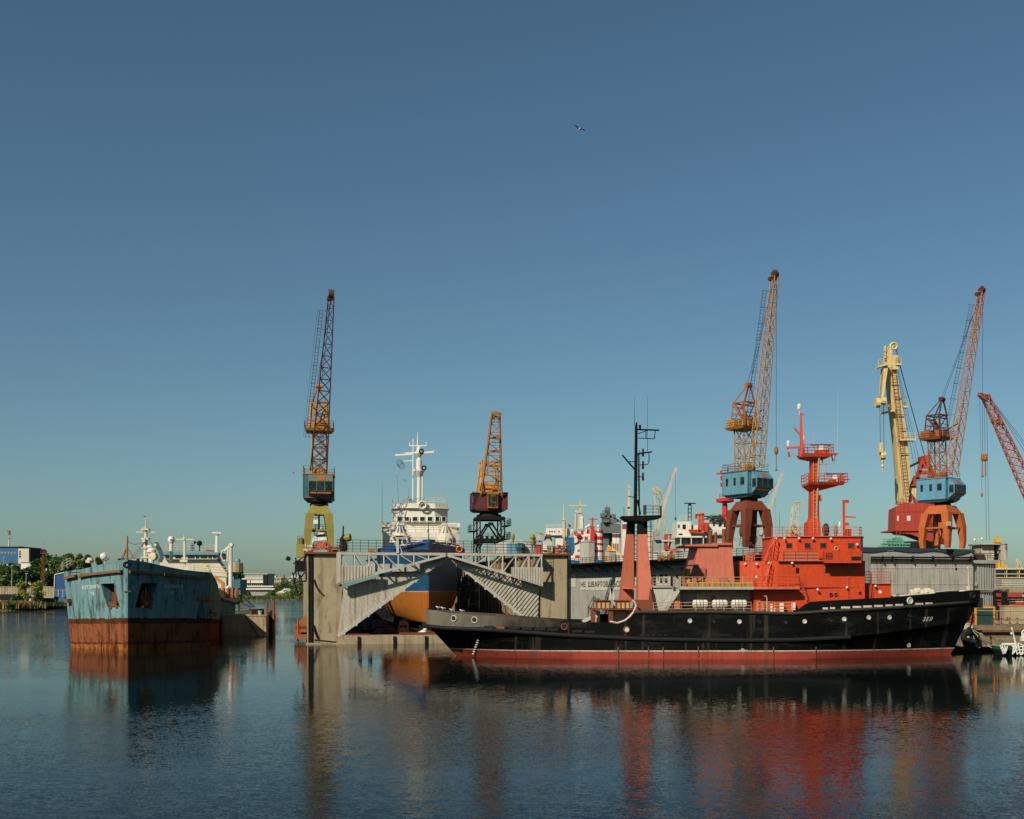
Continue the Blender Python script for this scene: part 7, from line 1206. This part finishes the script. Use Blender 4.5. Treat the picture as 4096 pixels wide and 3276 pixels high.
def bank(name, edge, back, z1, mat):
    """sloping shore: edge = waterline points, rising to z1"""
    m = MB(); n = len(edge)
    rows = [[V((x, y - 2, -1)) for x, y in edge], [V((x, y + 1, .25)) for x, y in edge], [V((x, y + 6, z1 * .6)) for x, y in edge], [V((x, y + 14, z1)) for x, y in edge], [V((x * (1 + (back - y) / 900), back, z1 + .3)) for x, y in edge]]
    m.loft(rows, closed=False); return struct(m, name, mat)
E1 = [(-420, 340), (-260, 362), (X(0, 377), 377), (X(60, 378), 377), (X(108, 382), 382), (X(112, 412), 412), (X(170, 432), 432), (X(260, 442), 442), (X(400, 470), 470), (X(600, 520), 520), (X(700, 640), 640), (X(760, 745), 745)]
bank('near_bank', E1, 760, 1.6, soil_m)
E2 = [(-900, 746), (X(600, 748), 748), (X(900, 752), 752), (X(1060, 754), 754), (X(1220, 754), 754), (0, 765), (300, 775), (900, 780)]
bank('far_bank', E2, 5200, 1.8, soil_m)
# grasses and reeds on the shore
def tufts(name, pts, cnt, h, mat, seed, sp=3.0):
    random.seed(seed); m = MB()
    for _ in range(cnt):
        x, y, z = random.choice(pts); x += random.gauss(0, sp); y += random.gauss(0, sp); hh = h * random.uniform(.6, 1.2); a = random.uniform(0, 6.28); w = hh * .13; l = V((random.gauss(0, .2), random.gauss(0, .2), 1)) * hh
        p = V((x, y, z)); u = V((math.cos(a) * w, math.sin(a) * w, 0)); m.add([p - u, p + u, p + l + u * .3, p + l - u * .3], [(0, 1, 2, 3)])
    return m.build(name, mat)
rd = leafmat('reed_leaves', (168, 138, 84), (124, 104, 62)); gr = leafmat('bank_grass', (70, 92, 40), (112, 116, 58)); dk2 = leafmat('dark_weeds', (44, 56, 28), (70, 80, 38))
tag(tufts('reeds', [(X(x, 383), 383 + (x % 3), .6) for x in range(-60, 112, 3)], 2600, 2.3, rd, 1, 2.2), None, kind='stuff')
tag(tufts('bank_grass', [(X(x, 440), 446 + (x % 5), 1.0) for x in range(110, 260, 3)] + [(X(x, 395), 400, 1.2) for x in range(-60, 240, 4)], 2600, 1.3, dk2, 2, 3.5), None, kind='stuff')
tag(tufts('shore_grass', [(X(x, 762), 762, .8) for x in range(900, 1240, 2)], 2600, 2.0, gr, 3, 4), None, kind='stuff')
random.seed(21); m = MB()
for k in range(90): c = V((X(random.uniform(940, 1215), 755), 755.5 + random.uniform(-1, 1.5), .2)); m.cb(c, random.uniform(.5, 1.8), 1, random.uniform(.4, 1.1), random.random())
tag(m.build('shore_rocks', M['quay']), None, kind='stuff')
# trees
LA = leafmat('leaves_mid_green', (70, 98, 44), (124, 148, 72)); LB = leafmat('leaves_fresh_green', (120, 140, 54), (168, 176, 84)); LC = leafmat('leaves_dark_green', (54, 80, 42), (98, 122, 62))
def make_tree(name, lab, cat, loc, h, w, mat, seed, trunk=.22, n=900, lf=.55, group=None):
    random.seed(seed); loc = V(loc); root = thing(name, lab, cat, loc, group); m = MB(); tb = loc + V((0, 0, h * trunk))
    m.tube(loc - V((0, 0, .5)), tb, h * .022, h * .016, 7); lobes = []
    for k in range(17):
        a = random.uniform(0, 6.28); rr = random.uniform(.15, .75) * w / 2; zz = random.uniform(trunk + .05, .88) * h; rr *= 1.15 - abs(zz / h - .5)
        c = loc + V((math.cos(a) * rr, math.sin(a) * rr, zz)); lobes.append((c, random.uniform(.2, .34) * w)); m.tube(loc + V((0, 0, h * trunk * random.uniform(.6, 1.2))), c, h * .01, h * .003, 5)
    lobes.append((loc + V((0, 0, h * .86)), w * .16)); m.build('trunk', M['trunk'], root); m = MB()
    for _ in range(n):
        c, r = random.choice(lobes); d = V((random.gauss(0, 1), random.gauss(0, 1), random.gauss(0, .8))); d.normalize(); p = c + d * r * random.uniform(.4, 1.08); s = lf * random.uniform(.6, 1.4)
        u = V((random.gauss(0, 1), random.gauss(0, 1), random.gauss(0, .6))).normalized() * s; v = u.cross(V((random.gauss(0, 1), random.gauss(0, 1), random.gauss(0, 1)))).normalized() * s * .7
        m.add([p - u, p - v * .8, p + u, p + v * .8], [(0, 1, 2, 3)])
    m.build('crown', mat, root); return root
TG = 'trees on the left bank'
for i, (x, yt, yb, w, D_, mt, nm, lab) in enumerate((
    (228, 2212, 2330, 62, 480, LA, 'broadleaf_tree', 'rounded green tree left of the two tallest crowns on the left bank'),
    (262, 2203, 2340, 50, 476, LA, 'broadleaf_tree', 'tall mid-green tree with a pointed top in the middle of the left bank row'),
    (318, 2196, 2330, 54, 474, LA, 'broadleaf_tree', 'tallest tree of the left bank, just above the tanker bow rail'),
    (352, 2200, 2330, 48, 472, LC, 'broadleaf_tree', 'dark green tree next to the tanker searchlight'),
    (186, 2208, 2330, 56, 484, LC, 'broadleaf_tree', 'dark green tree directly behind the rusty lattice mast'),
    (146, 2222, 2350, 52, 478, LC, 'broadleaf_tree', 'dark tree beside the grey end of the white block'),
    (400, 2210, 2320, 36, 482, LA, 'broadleaf_tree', 'small tree peeping over the tanker bow beneath the searchlight'),
    (20, 2250, 2352, 66, 446, LA, 'broadleaf_tree', 'low spreading tree at the left edge in front of the blue building'),
    (66, 2256, 2352, 60, 446, LC, 'broadleaf_tree', 'low dark tree with the lamp post in front of it'),
    (112, 2262, 2355, 60, 448, LC, 'broadleaf_tree', 'low dark tree in front of the small white shed'),
    (-30, 2245, 2352, 60, 450, LA, 'broadleaf_tree', 'tree cut off by the left edge of the photo'),
    (190, 2282, 2362, 60, 452, LC, 'broadleaf_tree', 'shaded tree behind the foot of the rusty lattice mast'),
    (44, 2235, 2300, 44, 462, LA, 'broadleaf_tree', 'middling tree just below the row of square windows'),
    (92, 2322, 2400, 36, 418, LB, 'willow_bush', 'yellow-green bush in front of the pale concrete fence'),
    (152, 2322, 2405, 46, 424, LB, 'willow_bush', 'larger yellow-green bush at the foot of the rusty lattice mast'),
    (70, 2378, 2420, 44, 404, LC, 'shrub', 'low dark shrub between reeds and concrete fence'),
    (185, 2390, 2430, 60, 440, LC, 'shrub', 'low dark shrub above the sandy strip'),
    (52, 2416, 2442, 46, 379, LC, 'shrub', 'dark waterside shrub among the tan reeds'))):
    z0 = max(1.2, Z(yb, D_)) if yb > 2390 else max(1.5, Z(yb, D_)); z0 = min(z0, 2.0); hh = Z(yt, D_) - z0
    make_tree(nm, lab, 'tree' if 'tree' in nm else 'bush', (X(x, D_), D_, z0), hh, w * D_ / F * 1.25, mt, 30 + i, .12 if 'tree' in nm else .05, 3000 if hh > 9 else 1300, .62 if hh > 9 else .4, TG if 'tree' in nm else 'bushes on the left bank')
for i, (x, yt, w, D_, mt, lab) in enumerate(((1200, 2352, 70, 775, LA, 'wide leafy bush against the concrete dock on the far shore'), (1165, 2368, 46, 772, LA, 'medium bush left of the wide one on the far shore'), (1128, 2384, 36, 768, LB, 'low pale bush on the far shore below the white boat'), (1175, 2318, 60, 880, LC, 'big dark tree behind the moored white boat on the far shore'), (1135, 2326, 44, 890, LC, 'dark tree right of the striped far building'), (1205, 2324, 40, 885, LA, 'far tree next to the concrete dock edge'), (1105, 2332, 36, 900, LC, 'small far tree at the corner of the striped building'), (955, 2245, 30, 300, LA, 'leafy tree showing behind the tan round cabin of the tanker'), (972, 2366, 50, 790, LC, 'dark far bush at the left end of the low white building'), (1085, 2372, 40, 785, LC, 'dark far bush left of the low quay wall'))):
    z0 = 1.8 if D_ > 400 else 1.0; hh = Z(yt, D_) - z0
    make_tree('broadleaf_tree' if hh > 9 else 'shrub', lab, 'tree' if hh > 9 else 'bush', (X(x, D_), D_, z0), hh, w * D_ / F * 1.2, mt, 60 + i, .15, 1000, .6 if D_ > 400 else .35, 'greenery of the far shore')
m = MB(); m.lathe((X(955, 300), 300, -2), [(8, 0), (6, 3.2), (.2, 3.4)], 14); struct(m, 'islet', soil_m)
# left bank buildings
def bld(name, lab, x0, x1, y0, D_, dep, mat, zb=1.8):
    r = thing(name, lab, 'building', (X((x0 + x1) / 2, D_), D_ + dep / 2, zb)); m = MB(); m.box(X(x0, D_), D_, zb, X(x1, D_), D_ + dep, Z(y0, D_)); m.build('wall', mat, r); return r
b1 = bld('office_block', 'blue building with a row of small square windows at the left edge', -120, 74, 2189, 620, 26, M['dblue']); mm = MB()
for x in (-24, -12, 3, 14, 25, 37, 48, 60): m = MB(); m.pb(x - 3.2, 2208, x + 3.2, 2216.5, 619.9, .08); f = m.build('window_frame', M['cleanwhite'], b1); m = MB(); m.pb(x - 2.2, 2209, x + 2.2, 2216, 619.85, .06); m.build('pane', M['glass'], f)
m = MB(); m.pb(-122, 2186, 84, 2189.5, 619.6, 27); m.build('roof', M['dark'], b1)
b2 = bld('tower_block', 'white-fronted block with a dark grey side next to the blue building', 73, 115, 2194, 615, 24, M['oldwhite']); m = MB(); m.pb(113, 2193, 123, 2245, 617, 20); m.build('side_wall', M['dark'], b2)
m = MB(); m.pb(76, 2203, 83, 2232, 614.9, .08); m.build('window', M['glass'], b2); m = MB(); [m.pb(75, y, 84, y + 2, 614.85, .06) for y in (2202, 2211, 2220, 2231)]; m.build('window_frame', M['cleanwhite'], b2)
tm = thing('radio_mast', 'slim radio mast with aerials on the roof of the blue building', 'radio mast', tuple(P(36, 2188, 622)))
m = MB(); m.tube(P(36, 2190, 622), P(38, 2122, 622), .5, .35); m.tube(P(41, 2135, 622), P(41, 2117, 622), .12); m.build('pole', M['oldwhite'], tm); m = MB(); m.cb(P(34, 2125, 621), 1.5, 1, 1); m.cb(P(37, 2136, 621), 1, 1, 1.2); m.cb(P(37, 2153, 621), 1.2, 1.2, .4); m.ball(P(38, 2126, 621), .6, 6); m.build('aerial', M['rustpaint'], tm)
for x0, x1, y0, D_, mt, lab in ((-60, 34, 2254, 520, 'cleanwhite', 'long low white shed roof beneath the blue building'), (84, 122, 2250, 518, 'cleanwhite', 'white shed between the trees below the white block'), (150, 204, 2254, 505, 'cleanwhite', 'white box building left of the dark blue hall'), (204, 262, 2254, 500, 'dblue', 'dark blue hall with white lamps beyond the tanker bow')):
    b = bld('storage_shed', lab, x0, x1, y0, D_, 14, M[mt]); m = MB(); m.pb(x0 - 1, y0 - 2, x1 + 1, y0, D_ - .4, 14.8); m.build('roof', M['blue'] if mt == 'cleanwhite' else M['dblue'], b)
m = MB(); m.prism([P(218, 2374, 436), P(220, 2300, 436), P(254, 2291, 436), P(300, 2291, 436), P(300, 2374, 436)], (0, 8, 0)); bs = thing('boat_shed', 'tall deep blue shed with a slanted white roof edge, right behind the tanker bow', 'building', (X(250, 436), 440, 1.6)); m.build('wall', paint('royal_blue_cladding', (24, 70, 120), .05), bs)
m = MB(); m.bar(P(219, 2298, 435.8), P(255, 2290, 435.8), .3); m.bar(P(219, 2300, 435.8), P(216, 2385, 435.8), .25); m.build('roof_edge', M['cleanwhite'], bs)
fe = thing('mesh_fence', 'grey mesh fence with posts in front of the deep blue shed', 'fence', (X(235, 432), 432, 1.6)); m = MB(); [m.bar(P(x, 2388, 432), P(x, 2360, 432), .25) for x in (216, 234, 252, 270)]; m.bar(P(216, 2360, 432), P(275, 2360, 432), .15); m.build('posts', M['lgrey'], fe); m = MB(); m.pb(216, 2361, 275, 2387, 432.1, .04); m.build('mesh', M['dblue'], fe)
fc = thing('concrete_fence', 'long pale concrete panel fence on the left bank behind the bushes', 'fence', (X(80, 434), 434, 1.5)); m = MB(); m.pb(-160, 2348, 215, 2392, 434, .3); m.build('panel', M['conc'], fc); m = MB(); [m.pb(x, 2347, x + 1.3, 2380, 433.9, .12) for x in range(-160, 215, 11)]; m.pb(-160, 2346, 215, 2349, 433.85, .4); m.build('fence_rib', M['conc'], fc)
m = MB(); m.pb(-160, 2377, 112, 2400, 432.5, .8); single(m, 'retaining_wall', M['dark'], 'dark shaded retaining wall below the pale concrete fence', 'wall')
for x, y0, y1, D_, nm, lab in ((47, 2262, 2352, 430, 'lamp_post', 'tall grey lamp post in front of the low dark tree'), (104, 2295, 2352, 432, 'lamp_post', 'shorter grey lamp post behind the first yellow-green bush'), (13, 2228, 2300, 470, 'lamp_post', 'thin pale pole near the left edge')):
    m = MB(); m.tube(P(x, y1, D_), P(x + 1, y0, D_), .16, .1); m.cb(P(x + 3, y0, D_), 1.0, .3, .2); single(m, nm, M['lgrey'], lab, 'lamp post', 'lamp posts on the left bank')
lm = thing('lattice_mast', 'rusty lattice mast with a small railed top on the left bank', 'mast', tuple(P(168, 2372, 436))); ch = MB(); br = MB(); lattice(ch, br, P(168, 2372, 436), P(174, 2214, 436), 1.0, .6, (1, 0, 0), 6, .06, .025, twin=False); ch.v, ch.f = ch.v + br.v, ch.f + [[i + len(ch.v) for i in q] for q in br.f]; ch.build('shaft', M['rustpaint'], lm)
m = MB(); m.pb(162, 2212, 188, 2215, 435, 2); rail(m, [P(162, 2212, 435), P(188, 2212, 435)], .9, .8, .05); m.tube(P(177, 2212, 436), P(178, 2165, 436), .06, .03); m.build('top_platform', M['rusty'], lm)
m = MB(); random.seed(31)
for k in range(26): c = P(random.uniform(185, 262), random.uniform(2406, 2420), 444); c.z = max(c.z, .5); m.tube(c, c + V((random.uniform(-3, 3), random.uniform(-1, 1), random.uniform(-.3, .8))), .15, n=4)
single(m, 'driftwood', M['wood'], 'heap of brown driftwood on the bank beside the tanker bow', 'driftwood')
m = MB(); m.lathe((X(215, 448), 448, 0), [(14, 0), (11, .6), (2, .9)], 16); m.v = [V((p.x * 1 , p.y, p.z)) for p in m.v]; struct(m, 'sand_strip', flat('pale_sand', (176, 144, 98), .95))
m = MB(); m.box(X(175, 446), 443, .1, X(262, 446), 450, 2.2); single(m, 'low_quay_wall', M['quay'], 'low broken concrete wall on the bank between shrub and tanker bow', 'wall')
# far shore
fb = bld('office_building', 'pale far building with bulging white bands on the other shore', 940, 1068, 2297, 960, 30, M['grey']); m = MB()
for y in (2299, 2306, 2313): m.pb(940, y, 1052, y + 4.5, 959, 1)
m.pb(940, 2321, 1000, 2332, 958.5, 1.5); m.pb(1004, 2321, 1052, 2332, 958.5, 1.5); m.build('facade_band', M['cleanwhite'], fb)
m = MB(); [m.pb(944 + k * 8, 2335, 948 + k * 8, 2342, 959.8, .2) for k in range(14)]; m.pb(940, 2304, 1052, 2306, 959.7, .3); m.pb(940, 2311, 1052, 2313, 959.7, .3); m.pb(1054, 2298, 1068, 2345, 958, 4); m.build('windows', M['dark'], fb); m = MB(); m.pb(936, 2294, 1070, 2297.5, 958, 32); m.build('roof', M['lgrey'], fb)
f2 = bld('terminal_building', 'low white two-storey building on the far shore in front of the banded one', 930, 1108, 2347, 900, 20, M['grey']); m = MB(); m.pb(930, 2343, 1110, 2348, 898, 22); m.pb(930, 2353, 1100, 2359, 898, 3); m.build('roof', M['cleanwhite'], f2)
f3 = bld('apartment_block', 'tan far apartment building with a small roof turret', 1068, 1124, 2314, 1020, 20, M['cream']); m = MB(); m.pb(1066, 2310, 1126, 2314, 1019, 22); m.pb(1094, 2304, 1104, 2312, 1025, 6); m.build('roof', M['lgrey'], f3); m = MB(); [m.pb(1073 + k * 7, y, 1075.5 + k * 7, y + 5, 1019.8, .15) for k in range(7) for y in (2318, 2326)]; m.build('windows', M['dark'], f3)
f4 = bld('apartment_block', 'stepped cream far apartment block beside the concrete dock', 1146, 1222, 2312, 1040, 24, M['cream']); m = MB(); m.pb(1164, 2302, 1196, 2312, 1042, 16); m.pb(1146, 2310, 1222, 2313, 1039, 26); m.build('roof', M['lgrey'], f4); m = MB(); [m.pb(1168 + k * 9, y, 1173 + k * 9, y + 4, 1039.8, .15) for k in range(6) for y in (2317, 2324)]; m.build('windows', M['dark'], f4)
m = MB(); m.tube((X(1136, 1100), 1100, 1.8), P(1136, 2299, 1100), 1.1, .8, 9); single(m, 'chimney', M['rustpaint'], 'thin brick chimney between the two far apartment buildings', 'chimney')
fbt = thing('motor_yacht', 'white far-off boat with a slanting bow below the trees', 'boat', (X(1140, 800), 800, 1.8)); m = MB(); m.prism([P(1098, 2372, 800), P(1128, 2362, 800), P(1136, 2354, 800), P(1152, 2354, 800), P(1164, 2360, 800), P(1156, 2372, 800)], (0, 5, 0)); m.build('hull', M['cleanwhite'], fbt); m = MB(); m.prism([P(1130, 2364, 799.8), P(1142, 2358, 799.8), P(1152, 2359, 799.8), P(1136, 2366, 799.8)], (0, .1, 0)); m.build('window_band', M['dblue'], fbt)
m = MB(); m.pb(1058, 2370, 1150, 2378, 790, 3); [m.pb(1070 + k * 18, 2372, 1074 + k * 18, 2377, 789.9, .1) for k in range(5)]; single(m, 'far_quay_wall', M['conc'], 'low stone wall with dark openings on the far shore', 'wall')
# gulls
def gull(lab, c, s, roll, yaw, grp='gulls'):
    g = thing('gull', lab, 'gull', tuple(c), grp); Mx = Matrix.Translation(V(c)) @ Matrix.Rotation(yaw, 4, 'Z') @ Matrix.Rotation(roll, 4, 'Y') @ Matrix.Scale(s, 4)
    m = MB(); m.loft([[(r * math.cos(a), y, r * math.sin(a) * .9 + z) for a in [k * 1.0472 for k in range(6)]] for y, r, z in ((-.30, .01, .0), (-.24, .04, .01), (-.17, .05, .02), (-.08, .075, 0), (.05, .08, -.01), (.18, .045, 0), (.24, .03, .01), (.34, .045, .01), (.36, .01, .01))]); m.xf(Mx).build('body', M['cleanwhite'], g, smooth=True)
    for sx, up in ((-1, 1.0), (1, .1)):
        m = MB(); st = [(0, 0, .11, 0), (.22, -.03, .1, .09 + .1 * up), (.45, .0, .075, .12 + .17 * up), (.62, .06, .045, .08 + .22 * up), (.72, .12, .01, .03 + .24 * up)]
        m.loft([[(sx * (x + .05), y - w, z), (sx * (x + .05), y + w, z), (sx * (x + .05), y + w, z - .015), (sx * (x + .05), y - w, z - .015)] for x, y, w, z in st]); m.xf(Mx).build('wing', M['dgrey'], g)
    return g
gull('gull gliding alone high in the clear sky', P(2316, 517, 70), .63, R(6), R(25)); gull('tiny gull far off left of the olive crane cab', P(1174, 1891, 150), .55, R(-4), R(-60)); gull('gull flying beside the white ship mast', P(1620, 1924, 150), .62, R(0), R(60))
random.seed(3)
for i, (x, y, lab) in enumerate(((1751, 2437, 'gull perched at the very tip of the tug stern'), (1771, 2440, 'second gull on the tug stern, close to the tip'), (1805, 2447, 'gull perched above the first round fairlead of the stern'), (1846, 2450, 'gull on the stern bulwark between the first two fairleads'))):
    c = P(x, y, 116.5); g = thing('gull', lab, 'gull', tuple(c), 'gulls perched on the tug stern'); m = MB(); m.loft([[(c.x + xx, c.y + r * math.cos(a), c.z + .2 + zz + r * math.sin(a)) for a in [k * 1.0472 for k in range(6)]] for xx, r, zz in ((-.22, .01, .1), (-.18, .05, .1), (-.1, .08, .04), (.05, .09, 0), (.2, .04, -.03), (.32, .01, -.04))]); m.build('body', M['cleanwhite'], g, smooth=True); m = MB(); [m.tube(c + V((0, q, -.05)), c + V((0, q, .15)), .012, n=4) for q in (-.03, .03)]; m.build('leg', M['yellow'], g); m = MB(); m.loft([[(c.x + xx, c.y - .08, c.z + .2 + zz), (c.x + xx, c.y - .1, c.z + .24 + zz), (c.x + xx, c.y, c.z + .29 + zz)] for xx, zz in ((-.05, 0), (.1, 0), (.34, -.06))]); m.build('wing', M['grey'], g)
# ---- sky, sun, camera
EL, AZ = R(35), R(35)
sd = V((-math.sin(AZ) * math.cos(EL), -math.cos(AZ) * math.cos(EL), math.sin(EL)))
w = bpy.data.worlds.new('World'); SC.world = w; w.use_nodes = True; nt = w.node_tree; nt.nodes.clear()
sky = nt.nodes.new('ShaderNodeTexSky'); sky.sky_type = 'NISHITA'; sky.sun_disc = False; sky.sun_elevation = EL; sky.sun_rotation = math.atan2(sd.x, sd.y) % (2 * math.pi)
sky.air_density = SKY[0]; sky.dust_density = SKY[1]; sky.ozone_density = SKY[2]; sky.altitude = 0
hs = nt.nodes.new('ShaderNodeMix'); hs.data_type = 'RGBA'; hs.blend_type = 'MULTIPLY'; hs.inputs[0].default_value = 1; hs.inputs[7].default_value = SKY[4]
bg = nt.nodes.new('ShaderNodeBackground'); bg.inputs[1].default_value = SKY[3]; ow = nt.nodes.new('ShaderNodeOutputWorld')
nt.links.new(sky.outputs[0], hs.inputs[6]); nt.links.new(hs.outputs[2], bg.inputs[0]); nt.links.new(bg.outputs[0], ow.inputs[0])
ld = bpy.data.lights.new('sun', 'SUN'); ld.energy = SUN[0]; ld.angle = R(.5); ld.color = SUN[1]; lo = bpy.data.objects.new('sun', ld); COL.objects.link(lo); lo.location = (-60, -60, 80); lo.rotation_euler = sd.to_track_quat('Z', 'Y').to_euler()
cd = bpy.data.cameras.new('camera'); cam = bpy.data.objects.new('camera', cd); COL.objects.link(cam); cam.location = CAM; cam.rotation_euler = (R(90), 0, 0)
cd.sensor_width = 36; cd.lens = 36 * F / 4096; cd.shift_y = (HY - 1638) / 4096; cd.clip_start = .5; cd.clip_end = 9000; SC.camera = cam
vs = SC.view_settings; vs.view_transform = 'Standard'; vs.look = 'None'; vs.gamma = 1; vs.use_curve_mapping = False; vs.exposure = EXPO
SC.cycles.use_denoising = True; SC.cycles.max_bounces = 6; SC.cycles.diffuse_bounces = 2; SC.cycles.caustics_reflective = False; SC.cycles.caustics_refractive = False
